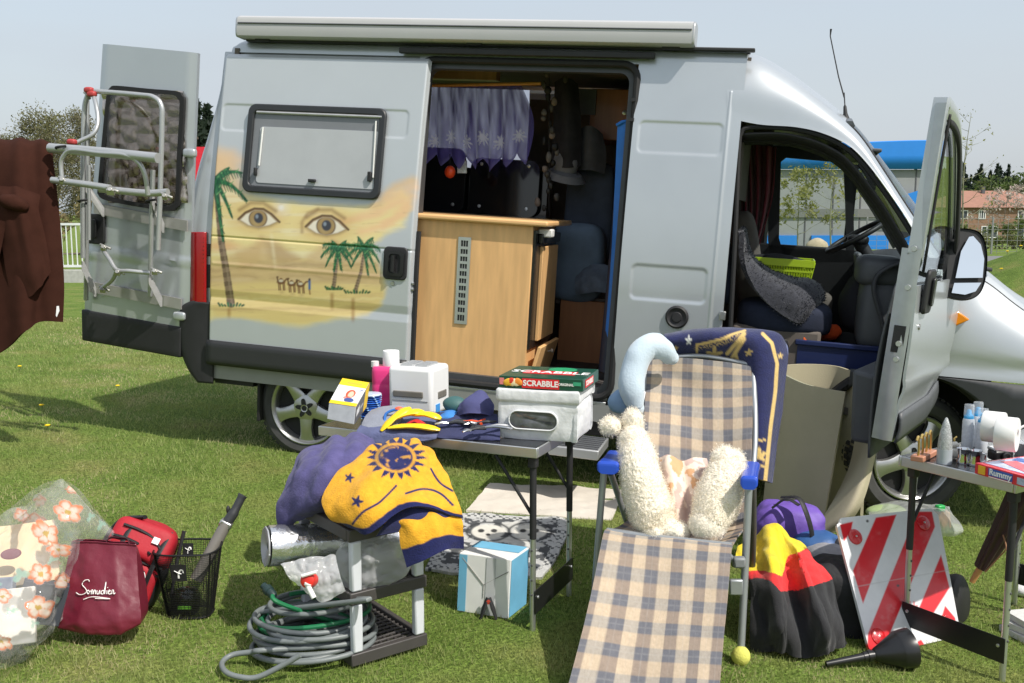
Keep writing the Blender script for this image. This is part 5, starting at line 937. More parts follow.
# lime basket on the middle seat
BKP = Y(780, 285, .78); BKP[2] -= .0
t = thing('plastic_basket', 'lime green plastic basket standing on the driver side of the fleece-covered seat', 'basket', mat=vm @ Matrix.Translation(tuple(BKP)))
LIME = M('lime plastic', S(190, 214, 34), .4, var=.05, coat=.2)
bs_ = MB(); W_, D_, H_ = .19, .15, .16
bs_.box((0, 0, .005), (2*W_*.86, 2*D_*.86, .01))
for sy in (-1, 1):
    for k in range(23): x = -W_*.93+k*W_*1.86/22; bs_.hexa([(x*.9-.005, sy*D_*.88-.004, 0), (x*.9+.005, sy*D_*.88-.004, 0), (x*.9+.005, sy*D_*.88+.004, 0), (x*.9-.005, sy*D_*.88+.004, 0)], [(x-.005, sy*D_-.004, H_), (x+.005, sy*D_-.004, H_), (x+.005, sy*D_+.004, H_), (x-.005, sy*D_+.004, H_)])
    for z in (.0, .05, .10, .15): f = .9+.1*z/.16; bs_.box((0, sy*D_*(.88+.12*z/.16), z), (2*W_*f, .009, .014 if z < .14 else .045))
for sx in (-1, 1):
    for k in range(12): y_ = -D_*.93+k*D_*1.86/11; bs_.box((sx*W_*.95, y_, H_/2), (.008, .01, H_), roty(R(9*sx)))
    for z in (.0, .05, .10, .15): bs_.box((sx*W_*(.9+.1*z/.16), 0, z), (.009, 2*D_*(.88+.12*z/.16), .014 if z < .14 else .045))
bs_.build('body', LIME, t, smooth=0, bevel=.002)
cl = sgrid([[(-.2, -.13, .14), (0, -.14, .16), (.16, -.13, .15)], [(-.2, 0, .17), (0, 0, .19), (.15, 0, .16)], [(-.18, .13, .14), (0, .13, .17), (.16, .13, .15)]], 30, 30)+BKP; tag(MB().slab(vl(wrinkle(cl, .015, 9, 8).reshape(-1, 3)).reshape(cl.shape), .012).build('folded_jacket', JK, smooth=80), 'dark jacket folded on top of the lime basket', 'jacket')
# blue crate, orange bag and clutter in the footwell
t = thing('storage_box', 'dark blue plastic box in the passenger footwell', 'box', mat=vm @ Matrix.Translation((3.24, .40, .74))); NB = M('navy plastic', (.010, .020, .085), .4, var=.06)
bx = MB()
for sx in (-1, 1): bx.box((sx*.25, 0, .13), (.012, .38, .26))
for sy in (-1, 1): bx.box((0, sy*.19, .13), (.51, .012, .26))
bx.box((0, 0, .006), (.5, .38, .012)); bx.build('body', NB, t, bevel=.004); bx = MB(); bx.ring([(-.27, -.21, .255), (.27, -.21, .255), (.27, .21, .255), (-.27, .21, .255)], [(-.24, -.18, .255), (.24, -.18, .255), (.24, .18, .255), (-.24, .18, .255)], (0, 0, .03)); bx.build('rim', NB, t, bevel=.006)
ORG = M('orange nylon', S(240, 104, 36), .6, var=.1, bump=.3, bs=60)
q = sgrid([[Y(799, 330, .30), Y(806, 328, .24), Y(814, 331, .30)], [Y(798, 345, .28), Y(805, 344, .22), Y(813, 346, .28)], [Y(799, 362, .30), Y(804, 363, .25), Y(808, 362, .30)]], 20, 14); tag(MB().slab(vl(wrinkle(q, .012, 20).reshape(-1, 3)).reshape(q.shape), .03).build('drawstring_bag', ORG, smooth=80), 'orange drawstring bag hanging in front of the passenger seat base', 'bag')
tag(MB().blob(vl(Y(824, 332, .5)), (.09, .06, .05), amp=.25, fs=14, seed=3).build('cloth', M('orange red cloth', S(226, 84, 30), .8, bump=.3), smooth=80), 'orange cloth lying in the dark blue footwell box', 'cloth')
tag(MB().blob(vl(Y(810, 334, .55)), (.06, .05, .05), amp=.25, fs=14, seed=5).build('cloth', M('red cloth', S(196, 36, 40), .8, bump=.3), smooth=80), 'small red cloth at the left end of the footwell box', 'cloth')
tag(MB().blob(vl(Y(781, 348, .28)), (.13, .08, .13), amp=.22, fs=10, seed=9).build('bag', M('black shiny bag', (.012, .012, .014), .35, bump=.5, bs=60), smooth=80), 'black shiny bag under the passenger seat', 'bag')
tag(MB().blob(vl(Y(870, 300, .62)), (.16, .12, .2), amp=.25, fs=8, seed=12).build('dark_bundle', M('black bundle cloth', (.02, .02, .024), .9, bump=.5, bs=40), smooth=80), 'dark bundle of cloth in front of the dashboard', 'bundle')
tag(MB().blob(vl(Y(876, 322, .45)), (.07, .05, .10), amp=.2, fs=10, seed=14).build('maroon_cloth', M('maroon cloth', S(96, 34, 38), .9, bump=.4), smooth=80), 'dull maroon cloth beside the open cab door pocket', 'cloth')
# antenna etc. done; sun visor strip behind the windscreen
vb(MB().box((3.25, 1.0, 2.12), (.18, 1.3, .02)), 'sun_visor', GRYP, bevel=.006)
# ================================================================ THINGS ON THE LEFT
def H(px, py, z): r = ray(px, py); return CC+r*((z-HC)/r[2])
def dep(q): return (np.asarray(q)-CC) @ CF
def img(g): g = np.asarray(g); z = (g-CC) @ CF; return 512+FPX*((g-CC) @ CX)/z, 341.5-FPX*((g-CC) @ CU)/z
def clothobj(name, label, cat, rows, mat, n=(50, 50), thick=.012, wr=.006, fs=9, seed=0, fold=None, col=None, group=None, smooth=80, parent=None):
    g = sgrid(PG(rows), *n)
    if fold: g = folds(g, *fold)
    if wr: g = wrinkle(g, wr, fs, seed)
    if name == 'flag': g = g+gnormals(g)*((np.abs(fbm(g[..., 0]*15, 0*g[..., 1], g[..., 2]*3+5, 3))*.045-.012)+.012*fbm(g[..., 0]*24, g[..., 1]*10, g[..., 2]*9, 2))[..., None]*np.linspace(.5, 1.2, g.shape[0])[:, None, None]*(1 if gnormals(g)[70, 80, 1] < 0 else -1)
    c = None
    if col is not None: x, y = img(g); c = col(x, y, g)
    o = MB().slab(g, thick, c).build(name, mat, parent, world=parent is not None, smooth=smooth)
    if parent is None: tag(o, label, cat, group)
    return o
def loft(secs, n=None, m=None):
    a = np.asarray(secs, float)
    if n: a = cr(a, n)
    return a
def capgrid(mb, a, col=None):                          # closed tube of rings with end caps
    a = np.asarray(a); o = mb.n; mb.grid(a, col, wrap=True); k = a.shape[1]; mb.f.append(tuple(o+i for i in range(k-1, -1, -1))); mb.f.append(tuple(o+(len(a)-1)*k+i for i in range(k))); return mb
# ---- brown coat on the rack arm
BRN2 = M('dark brown wool', S(56, 32, 25), .95, spec=.1, var=.14, vs=14, sheen=0, bump=.3, bs=300)
t = thing('coat', 'dark brown coat hung over the bicycle rack arm at the left edge', 'coat', P(20, 345, 6.0)*np.array([1, 1, 1]))
rows = [[(-70, 148, 6.22), (-40, 147, 6.22), (-10, 146, 6.22), (15, 146, 6.22), (35, 146, 6.22), (50, 147, 6.22)], [(-70, 140, 6.10), (-40, 140, 6.10), (-10, 139, 6.10), (15, 139, 6.10), (35, 140, 6.10), (51, 142, 6.10)], [(-72, 160, 6.02), (-40, 158, 5.98), (-10, 156, 6.0), (15, 156, 5.97), (36, 158, 6.02), (53, 160, 6.04)], [(-73, 230, 5.98), (-40, 226, 5.93), (-10, 222, 5.97), (18, 220, 5.92), (40, 220, 5.98), (60, 222, 6.02)], [(-75, 320, 5.98), (-40, 310, 5.9), (-8, 298, 5.96), (20, 290, 5.9), (42, 284, 5.97), (64, 280, 6.0)], [(-76, 385, 5.98), (-40, 372, 5.9), (-2, 354, 5.96), (22, 334, 5.9), (40, 322, 5.97), (63, 322, 6.0)]]
clothobj('body', '', '', rows, BRN2, (90, 110), .012, .012, 3, 3, (.008, 3.2, 1, 1.3), parent=t)
rows = [[(-6, 186, 5.93), (6, 186, 5.90), (20, 188, 5.91), (40, 196, 5.95)], [(-4, 204, 5.90), (8, 206, 5.86), (22, 206, 5.86), (38, 210, 5.92)], [(2, 236, 5.91), (16, 242, 5.87), (30, 240, 5.87), (44, 234, 5.93)], [(6, 262, 5.92), (22, 272, 5.88), (36, 266, 5.88), (48, 256, 5.94)], [(10, 286, 5.93), (28, 297, 5.90), (40, 287, 5.90), (50, 272, 5.95)]]
clothobj('sleeve', '', '', rows, BRN2, (60, 40), .008, .010, 5, 7, (.006, 2.2, 1, .4), parent=t)
rows = [[(-20, 196, 5.94), (-8, 190, 5.92), (6, 194, 5.90)], [(-22, 214, 5.92), (-8, 214, 5.88), (8, 212, 5.87)], [(-24, 244, 5.92), (-12, 252, 5.88), (2, 246, 5.89)], [(-24, 268, 5.93), (-14, 276, 5.9), (-4, 270, 5.91)]]
clothobj('sleeve', '', '', rows, BRN2, (50, 30), .008, .008, 6, 9, (.004, 2, 1, 2.), parent=t)
MB().blob(P(14, 203, 5.85), (.085, .05, .045), 40, 28, rot=roty(.3), amp=.16, fs=14).build('knot', BRN2, t, world=True, smooth=80)
MB().prism([P(54, 306, 5.985), P(59, 306, 5.985), P(59.5, 311, 5.985), P(57, 317, 5.985), P(54, 312, 5.985)], (0, -.004, 0)).build('emblem', M('white emblem', (.8, .8, .82), .7), t, world=True, smooth=0)
# ---- big clear plastic bag with orange flowers
def flowerpaint(x, y, g):
    c = np.ones(x.shape+(4,))*np.array([.80, .80, .81, .14]); n = fbm(x/9, y/9, 0, 3); c[..., 3] += .18*np.clip(n, 0, 1)+.05
    q = np.random.default_rng(4)
    for (fx, fy, r) in [(67, 513, 14), (46, 533, 15), (57, 550, 11), (41, 573, 14), (38, 607, 15), (3, 597, 11), (2, 641, 10), (64, 581, 10), (71, 491, 8), (22, 515, 8), (-14, 560, 13), (-20, 620, 13), (84, 552, 9), (-30, 590, 11)]:
        sk = q.normal(size=2)*.22; dx, dy = (x-fx)+sk[0]*(y-fy), (y-fy)*(1.05+.3*q.random())+sk[1]*(x-fx); rr = np.hypot(dx, dy)+1.6*fbm(x/5+fx, y/5, 0, 2); a = np.arctan2(dy, dx)+fx; lobe = np.abs(np.cos(a*2.5)); pet = r*(.72+.28*lobe**.7); m = sstep(.7, -.7, rr-pet)*.93
        k = np.clip(rr/np.maximum(pet, 1), 0, 1); edge = np.clip(sstep(.55, .95, k)+.7*sstep(.35, .0, lobe)+.5*fbm(a*4, rr/3, 1, 2), 0, 1)[..., None]; col = np.array([.78, .66, .56])*(1-edge)+np.array(S(226, 128, 78))*edge; col = np.where((rr < r*.2)[..., None], np.array(S(196, 160, 70)), col)
        c[..., :3] = c[..., :3]*(1-m[..., None])+np.clip(col, 0, 1)*m[..., None]; c[..., 3] = np.maximum(c[..., 3], m)
    for (fx, fy, r) in [(20, 574, 8), (100, 525, 5), (88, 518, 4), (10, 612, 4), (33, 622, 4), (-5, 585, 6), (52, 560, 4), (14, 610, 3), (60, 600, 4), (45, 645, 5), (30, 655, 4)]:
        m = sstep(.8, -.8, np.hypot((x-fx)/1.3, y-fy+.3*(x-fx))-r*(.7+.3*np.cos(3*np.arctan2(y-fy, x-fx))))*.7; c[..., :3] = c[..., :3]*(1-m[..., None])+np.array([.25, .55, .42])*m[..., None]; c[..., 3] = np.maximum(c[..., 3], m)
    return c
FILM = cloth_tr('printed clear film', (.8, .8, .8), .35, .5, 'ColA', rough=.08, bump=.7, bs=18)
bt = thing('plastic_bag', 'large clear plastic bag printed with orange flowers, full of flat games and books', 'plastic bag', onground(-1.85, 3.45))
rows = [[(-75, 560, 3.85), (-35, 535, 3.85), (-5, 520, 3.86), (28, 503, 3.86), (57, 481, 3.84), (70, 486, 3.85), (92, 506, 3.85), (113, 527, 3.86)], [(-82, 580, 3.62), (-38, 562, 3.58), (-4, 545, 3.56), (28, 530, 3.58), (52, 512, 3.66), (72, 512, 3.68), (94, 525, 3.74), (114, 534, 3.80)], [(-88, 610, 3.45), (-40, 592, 3.40), (0, 578, 3.38), (28, 566, 3.40), (52, 556, 3.46), (76, 552, 3.70), (92, 550, 3.78), (106, 548, 3.84)], [(-90, 640, 3.36), (-40, 630, 3.30), (-2, 616, 3.28), (26, 606, 3.32), (50, 596, 3.38), (70, 588, 3.66), (80, 580, 3.76), (88, 574, 3.84)], [(-90, 668, 3.36), (-40, 668, 3.30), (-4, 658, 3.28), (22, 646, 3.34), (44, 632, 3.42), (58, 618, 3.62), (68, 606, 3.72), (78, 594, 3.80)], [(-80, 676, 3.44), (-40, 680, 3.38), (-4, 668, 3.40), (22, 652, 3.45), (44, 636, 3.52), (58, 622, 3.58), (70, 608, 3.68), (82, 596, 3.76)]]
g = sgrid(PG(rows), 150, 170); x, y = img(g); g = wrinkle(g, .016, 4, 5); g = g+gnormals(g)*((np.abs(fbm(g[..., 0]*6+g[..., 2]*4, g[..., 1]*5, g[..., 2]*7, 3))*.05-.012)+.010*np.abs(fbm(g[..., 0]*15, g[..., 1]*12-g[..., 2]*9, g[..., 2]*15, 2)))[..., None]*(-1 if gnormals(g)[70, 80, 1] > 0 else 1); MB().grid(g, flowerpaint(x, y, g)).build('film', FILM, bt, world=True, smooth=180)
rows = [[(-75, 560, 3.87), (-10, 522, 3.88), (57, 481, 3.86), (113, 527, 3.88)], [(-80, 600, 3.95), (-10, 575, 4.0), (57, 555, 4.0), (105, 560, 3.92)], [(-80, 636, 3.9), (-10, 628, 3.92), (50, 610, 3.9), (90, 588, 3.85)]]
g = sgrid(PG(rows), 60, 90); x, y = img(g); MB().grid(wrinkle(g, .03, 5, 8), flowerpaint(x+31, y-9, g)).build('film', FILM, bt, world=True, smooth=180)
def gamebox(name, label, c, size, rot, colr, sidec=None, cat='game box', par=None):
    m = MB().box(c, size, rot); o = m.build(name, M('card '+name+label[:9], colr, .6, var=.12, vs=9), bevel=.003); return tag(o, label, cat)
r1 = rotz(.5)@rotx(.95); gamebox('game_box', 'cream coloured game box with a dark red oval inside the flowered plastic bag', P(8, 558, 3.78), (.34, .24, .05), r1, S(222, 200, 160))
o = MB().blob(P(11, 554, 3.68), (.035, .003, .02), rot=rotz(.5)@rotx(-.5)); tag(o.build('sticker', M('dark red print', S(110, 44, 60), .6), bpy.data.objects['game_box']), None)
bpy.data.objects['sticker'].matrix_parent_inverse = bpy.data.objects['game_box'].matrix_basis.inverted()
bpy.data.objects['sticker'].location = (0, 0, 0)
gamebox('book', 'white book standing at the lower left of the flowered plastic bag', P(4, 618, 3.45), (.20, .04, .19), rotz(.35)@rotx(-.4), S(226, 222, 214), cat='book')
gamebox('book', 'dark grey book between the white book and the orange flowers of the plastic bag', P(42, 602, 3.56), (.15, .04, .15), rotz(.4)@roty(.3), S(60, 64, 74), cat='book')
gamebox('book', 'pale tan book lying flat on top inside the flowered plastic bag', P(24, 540, 3.92), (.22, .12, .04), rotz(.3)@rotx(.8), S(208, 176, 136), cat='book')
gamebox('book', 'blue-grey book partly seen at the left edge inside the flowered plastic bag', P(-16, 610, 3.6), (.2, .05, .22), rotz(.2)@rotx(-.3), S(120, 130, 150), cat='book')
# ---- burgundy carrier bag
BURG = M('burgundy woven plastic', S(104, 22, 43), .5, var=.08, vs=18, bump=.35, bs=45, coat=.12)
cx = P(100, 628, 3.64); t = thing('carrier_bag', 'burgundy carrier bag with white script lettering standing on the grass', 'bag', onground(cx[0], cx[1]+.06))
secs = []
for fr_, d in ((([(58.5, 628), (79, 634.5), (120, 635.5), (140, 625)], 3.605), .10), (([(58, 625), (79, 631), (120, 632), (140.5, 622)], 3.60), .105), (([(58.5, 616), (80, 621), (119, 621), (140.5, 614)], 3.60), .105), (([(61, 595), (82, 596), (117, 596), (139, 592)], 3.625), .10), (([(66, 568), (84, 568), (116, 569), (137.5, 568)], 3.66), .075), (([(70, 550), (86, 550), (115, 551), (136.5, 551)], 3.685), .04), (([(72, 541), (88, 541), (114, 543), (136, 544)], 3.695), .02)):
    pts_, Zc = fr_; f4 = [P(x_, y_, Zc+(.03 if i in (0, 3) else 0)*min(1, d/.1)) for i, (x_, y_) in enumerate(pts_)]; bk = [q_+np.array([(.012 if i < 2 else -.012), d, 0]) for i, q_ in enumerate(f4)][::-1]
    lp = np.array(f4+bk); lp = np.concatenate([lp[:-1]*(1-k_)+lp[1:]*k_ for k_ in ()]) if False else lp; seg_ = []
    for i in range(8): seg_ += [lp[i]*(1-k_/12)+lp[(i+1) % 8]*(k_/12) for k_ in range(12)]
    secs.append(seg_)
g = cr(np.array(secs), 70); cz = np.abs(fbm(g[..., 0]*13+g[..., 2]*11, 0*g[..., 1], g[..., 2]*12-g[..., 0]*8, 3)); g[..., 1] += ((.016*cz-.004)+.010*fbm(g[..., 0]*7, g[..., 1]*7, g[..., 2]*6, 2))*np.linspace(1, .35, 70)[:, None]
b = MB().grid(g, wrap=True); b.f.append(tuple(range(94, -1, -1))); b.build('body', BURG, t, world=True, smooth=70, solid=.002)
MB().grid(np.stack([g[-1]*.999+np.array([0, -.003, 0]), g[-2]+np.array([0, -.003, -.008])], 0), wrap=True).build('hem', M('burgundy tape', S(96, 20, 42), .6), t, world=True, smooth=0)
for zz_, nm in ((3.705, 'handle'), (3.75, 'handle')):
    pts = [P(106, 546, zz_), P(107, 540.5, zz_), P(111, 537.5, zz_+.02), P(119, 538, zz_+.03), P(126, 539, zz_+.02), P(129, 542, zz_), P(129, 549, zz_)]; MB().tube(cr(np.array(pts), 30), .007, 8, flat=.4).build('handle', M('dark maroon webbing', S(70, 16, 34), .8), t, world=True)
strokes = [[(89.4, 581.5), (88.3, 579.8), (84.5, 580.6), (82.2, 584.4), (85.2, 588.2), (86.6, 591.2), (84, 594), (79.5, 594.6), (76, 592.6)], [(89.6, 592), (88.2, 590.2), (86.9, 592), (88.2, 593.9), (89.6, 592), (90.6, 591)], [(91.2, 594), (91.6, 590.4), (92.8, 590.3), (93, 594), (94.3, 590.4), (95.3, 590.5), (95.5, 594)], [(97, 590.3), (96.9, 593.4), (98.3, 594), (99.7, 590.3), (99.9, 594)], [(104, 590.7), (101.9, 590.8), (101.2, 593.4), (102.9, 594), (104.3, 590.3), (106, 582), (104.6, 594)], [(106.9, 590.4), (106.8, 594)], [(107.6, 587.2), (107.8, 587.8)], [(108.4, 592.4), (110.2, 590.8), (109, 590.2), (108.2, 593), (110, 594.2), (111, 593)], [(111.8, 594), (112.1, 590.4), (113.4, 590.4), (113.9, 594), (115.2, 592.8)], [(83.4, 599.4), (93, 596.8), (110, 598.8), (95, 598.4)]]
wm = MB()
def front_y(px, py):                                   # frontmost bag surface near this pixel
    gx_, gy_ = img(g); k = np.argmin((gx_-px)**2+(gy_-py)**2+1e5*(g[..., 1] > cx[1]+.035)); return dep(g.reshape(-1, 3)[k])-.006
for s in strokes:
    pt = cr(np.array(s, float), 8*len(s)); wm.tube([P(a, b, front_y(a, b)-.003) for a, b in pt], .0016, 5)
wm.build('lettering', M('white print', (.85, .84, .82), .7, var=.02), t, world=True)
# ---- red and black backpack
REDN = M('red nylon', S(166, 22, 38), .65, var=.12, bump=.3, bs=60); BLKN = M('black nylon', (.014, .014, .016), .6, var=.15, bump=.3, bs=90)
bq = P(139, 560, 3.98); t = thing('backpack', 'red and black backpack leaning behind the burgundy bag', 'backpack', onground(bq[0], bq[1]))
Rb = roty(R(22))@rotx(R(-12)); c = P(138, 562, 3.98)
m = MB().blob(c, (.118, .09, .165), 46, 34, Rb, amp=.05, fs=11, p=5); m.build('body', REDN, t, world=True, smooth=80)
m = MB().blob(c+Rb@np.array([.0, -.05, .09]), (.123, .06, .075), 40, 26, Rb@rotx(-.4), amp=.06, fs=12, p=4.5); m.build('top_flap', REDN, t, world=True, smooth=80)
m = MB().blob(c+Rb@np.array([.015, -.075, -.06]), (.10, .04, .085), 40, 26, Rb, amp=.06, fs=12, p=4.5); m.build('front_pocket', REDN, t, world=True, smooth=80)
m = MB().blob(c+Rb@np.array([-.095, -.01, -.01]), (.032, .088, .15), 36, 26, Rb, amp=.05, fs=11, p=5); m.build('side_panel', BLKN, t, world=True, smooth=80); m = MB().blob(c+Rb@np.array([.09, -.02, -.06]), (.034, .082, .09), 36, 26, Rb, amp=.05, fs=11, p=4); m.build('side_pocket', BLKN, t, world=True, smooth=80)
for z_, y_ in ((.03, -.108), (-.0, -.112)): MB().tube([c+Rb@np.array([x_, y_+.30*x_*x_*4, z_-.2*x_*x_]) for x_ in np.linspace(-.115, .115, 16)], .0065, 6).build('zip', BLKN, t, world=True)
for x_ in (-.06, .085): MB().tube(cr(np.array([c+Rb@np.array([x_, -.06, .165]), c+Rb@np.array([x_, -.115, .10]), c+Rb@np.array([x_, -.13, .02]), c+Rb@np.array([x_, -.118, -.10])]), 20), .011, 8, flat=.35).build('strap', BLKN, t, world=True)
MB().tube(cr(np.array([c+Rb@np.array([-.12, .0, -.12]), c+Rb@np.array([-.145, -.03, .0]), c+Rb@np.array([-.12, -.03, .13]), c+Rb@np.array([-.03, -.06, .185])]), 24), .017, 8, flat=.5).build('trim', BLKN, t, world=True)
bpv = np.vstack([np.array([list(v_.co) for v_ in o_.data.vertices])+np.array(XF[t].translation) for o_ in t.children if o_.name.split('.')[0] in ('body', 'top_flap', 'front_pocket')]); bx_, by_ = img(bpv); bd_ = dep(bpv)
def bpz(px, py): k = np.hypot(bx_-px, by_-py) < 5; return bd_[k].min() if k.any() else 3.9
for ln in ([(112, 534), (126, 538), (140, 545), (150, 554)], [(124, 524), (140, 530), (153, 538), (161, 550)]):
    pt = cr(np.array(ln, float), 24); zz_ = np.array([bpz(*q_) for q_ in pt]); zz_ = np.convolve(np.pad(zz_, 3, 'edge'), np.ones(7)/7, 'valid'); MB().tube([P(a_, b_, z_-.004) for (a_, b_), z_ in zip(pt, zz_)], .0055, 6).build('piping', BLKN, t, world=True)
MB().box(c+Rb@np.array([.055, -.108, .125]), (.026, .004, .026), Rb@rotx(-.5)).build('badge', M('white badge', (.8, .8, .8), .6), t, world=True)
q = c+Rb@np.array([.055, -.118, -.055]); MB().tube([q+Rb@np.array([.022*math.cos(a), -.002, .055*math.sin(a)]) for a in np.linspace(-1.2, 1.9, 16)], .0045, 6).build('emblem', MATS['white badge'], t, world=True)
# ---- black wire mesh basket with stick tool
bo = H(191, 612, gz(-1.26, 3.8)+.005); t = thing('wire_basket', 'black wire mesh basket holding a grey stick tool', 'basket', bo); WIRE = M('black wire', (.012, .012, .013), .45, metal=.3)
tz = .265
def bring(f, n=56): a = np.linspace(0, 2*math.pi, n, endpoint=False); w_, d_ = .085+.038*f, .062+.038*f; q = np.stack([np.sign(np.cos(a))*np.abs(np.cos(a))**.62*w_, np.sign(np.sin(a))*np.abs(np.sin(a))**.62*d_, 0*a+tz*f], 1); return q
m = MB()
for f in np.linspace(.03, .97, 34): m.tube(bring(f), .0010, 3, closed=True)
lo, hi = bring(0, 120), bring(1, 120)
for k in range(120): m.tube([lo[k], hi[k]], .0010, 3, cap=False)
for k in range(-8, 9): m.tube([(k*.0095, -.06, .002), (k*.0095, .06, .002)], .0007, 3)
m.build('mesh', WIRE, t, smooth=0); MB().tube(bring(1.0), .0042, 8, closed=True).build('rim', WIRE, t); MB().tube(bring(.0), .0036, 8, closed=True).build('base_ring', WIRE, t)
for x_ in (-.085, .085):
    for s in (-1, 1): MB().tube([(x_*.9, s*.045, 0), (x_*1.28, s*.075, tz)], .003, 6).build('edge_wire', WIRE, t)
def mark(c, ex, ey, s, par, world=True):               # white hooked arrow on a black label
    ex, ey = V3(ex), V3(ey); n = np.cross(ex, ey); lb = MB().prism([c+(ex*a+ey*b)*s for a, b in ((-.5, -.6), (.5, -.6), (.5, .6), (-.5, .6))], n*.002).build('label', BLKN, par, world=world, smooth=0)
    w_ = MB(); w_.tube(cr(np.array([c+n*.004+(ex*a+ey*b)*s for a, b in ((-.02, -.36), (.0, -.02), (.12, .22), (.26, .2), (.3, .02))]), 20), s*.055, 6, flat=.3); w_.tube(cr(np.array([c+n*.004+(ex*a+ey*b)*s for a, b in ((.18, -.04), (.0, .02), (-.28, .18))]), 12), s*.055, 6, flat=.3); w_.build('mark', MATS['white print'], lb, world=world)
mark(np.array([-.004, -.106, .20]), np.array([1, 0, 0]), np.array([.0, -.12, .99]), .058, t, False); mark(np.array([-.03, .088, .225]), np.array([1, 0, 0]), np.array([.0, .12, .99]), .042, t, False)
t2 = thing('stick_tool', 'grey stick tool with dark handle leaning in the wire mesh basket', 'tool', bo+np.array([0, 0, .02])); Zt = dep(bo)
a, b, c_, d_ = P(186, 600, Zt-.02), P(196, 580, Zt), P(226, 524, Zt+.06), P(243, 495, Zt+.09)
MB().tube([b, c_], [.026, .024], 14).build('shaft', M('warm grey plastic', S(116, 112, 106), .45, var=.05), t2, world=True)
MB().tube(cr(np.array([c_, c_*.6+d_*.4+np.array([.004, 0, 0]), d_*.9+c_*.1, d_]), 16), [.021]*6+[.017]*5+[.019]*5, 12).build('handle', M('dark grey grip', (.035, .036, .04), .5), t2, world=True); MB().box(c_, (.05, .04, .03), roty(.5)).build('collar', CHROME, t2, world=True, bevel=.006)
MB().blob(c_*.55+d_*.45+np.array([-.022, 0, .004]), (.008, .01, .018)).build('button', BLK, t2, world=True)
MB().blob(a+np.array([0, 0, -.005]), (.055, .045, .055), p=3).build('head', glass('smoke plastic', (.45, .45, .46)), t2, world=True); MB().box(a+np.array([.01, -.05, -.012]), (.05, .006, .012)).build('green_strip', M('green plastic', S(120, 190, 60), .4), t2, world=True)
rd_ = thing('rod', 'thin black rod standing in the wire mesh basket behind its front label', 'rod', bo+np.array([-.05, .02, .02])); MB().tube([P(171, 598, Zt), P(176, 565, Zt+.01), P(184, 531, Zt+.03)], [.006, .007, .008], 8).build('body', BLKN, rd_, world=True)
# ---- three-tier shelf
C0 = H(352, 668, .045); C1 = H(430, 650, .04); e1 = (C1-C0); W1 = .315; e1 = np.array([.80, .60, 0]); e1 /= np.linalg.norm(e1); e2 = np.array([-.60, .80, 0]); W2_ = .44
sh = thing('shelf_unit', 'low three-tier plastic shelf with grey trays and white posts', 'shelf', mat=Matrix(((e1[0], e2[0], 0, C0[0]), (e1[1], e2[1], 0, C0[1]), (0, 0, 1, C0[2]-.02), (0, 0, 0, 1))))
TRAY = M('charcoal shelf plastic', (.055, .050, .048), .5, var=.1, bump=.1); POST = M('white post plastic', (.60, .62, .66), .45, var=.04)
for z in (.02, .245, .475):
    b = MB(); h = .045
    for (x0, x1, y0, y1) in ((0, W1, 0, .022), (0, W1, W2_-.022, W2_), (0, .022, .022, W2_-.022), (W1-.022, W1, .022, W2_-.022)): b.box(((x0+x1)/2, (y0+y1)/2, z+h/2), (x1-x0-.001, y1-y0-.001, h))
    for k in range(1, 15): b.box((W1/2, k*W2_/15, z+.026), (W1-.04, .010, .012))
    for k in range(1, 10): b.box((k*W1/10, W2_/2, z+.024), (.009, W2_-.04, .012))
    b.build('tray', TRAY, sh, bevel=.004)
for (x, y) in ((.03, .018), (W1-.03, .018), (.03, W2_-.018), (W1-.03, W2_-.018)):
    for z0, z1 in ((.066, .244), (.291, .474)): MB().box((x, y, (z0+z1)/2), (.040, .030, z1-z0)).build('post', POST, sh, bevel=.007)
def SH(x, y, z): return C0+e1*x+e2*y+np.array([0, 0, z-.02])
# things on the shelf
FOILM = M('crinkled foil', (.72, .73, .75), .22, metal=.9, var=.08, bump=.9, bs=38); a = P(268, 546, 3.70); b = P(398, 538, 3.92)
t = thing('foil_roll', 'thick roll of shiny silver insulating foil on the middle shelf tray', 'roll', a-np.array([0, 0, .075])); ax = (b-a)/np.linalg.norm(b-a); L_ = np.linalg.norm(b-a); m = MB(); th_ = np.linspace(0, 2*math.pi, 60, endpoint=False); G2 = []
for s in np.linspace(0, 1, 40): u_ = np.cross(ax, [0, 0, 1.]); u_ /= np.linalg.norm(u_); r_ = .076*(1+.045*fbm(np.cos(th_)*2.5, np.sin(th_)*2.5, s*7, 3)); G2.append([a+ax*L_*s+rr*(math.cos(q)*u_+math.sin(q)*np.cross(u_, ax)) for rr, q in zip(r_, th_)])
m.grid(G2, wrap=True).build('foil', FOILM, t, world=True, smooth=60); m = MB(); m.tube([a+ax*.002*0-ax*.0001*k+(.016+.058*k/90)*(math.cos(k*.62)*u_+math.sin(k*.62)*np.cross(u_, ax)) for k in range(92)], .0035, 5); m.lathe([(.074, .004), (.02, .004)], a, ax, 30, cap=False); m.build('roll_end', M('foil edge', (.50, .51, .53), .5, metal=.5, var=.1), t, world=True)
wc_ = SH(.12, .12, .355); t = thing('water_canister', 'crumpled clear folding water canister with a red and white tap on the middle shelf tray', 'canister', wc_-np.array([0, 0, .07]))
FILM2 = cloth_tr('milky film', (.92, .93, .95), .5, .42, rough=.1, bump=.6, bs=30)
m = MB(); m.blob(wc_+np.array([.035, .0, .0]), (.13, .11, .085), 90, 60, rotz(.62), amp=.22, fs=13, p=3, seed=2); m.v[0] = m.v[0]+(np.abs(fbm(m.v[0][:, 0]*34, m.v[0][:, 1]*34, m.v[0][:, 2]*34, 2))*.022)[:, None]*np.array([.3, -1, .3]); m.build('body', FILM2, t, world=True, smooth=45)
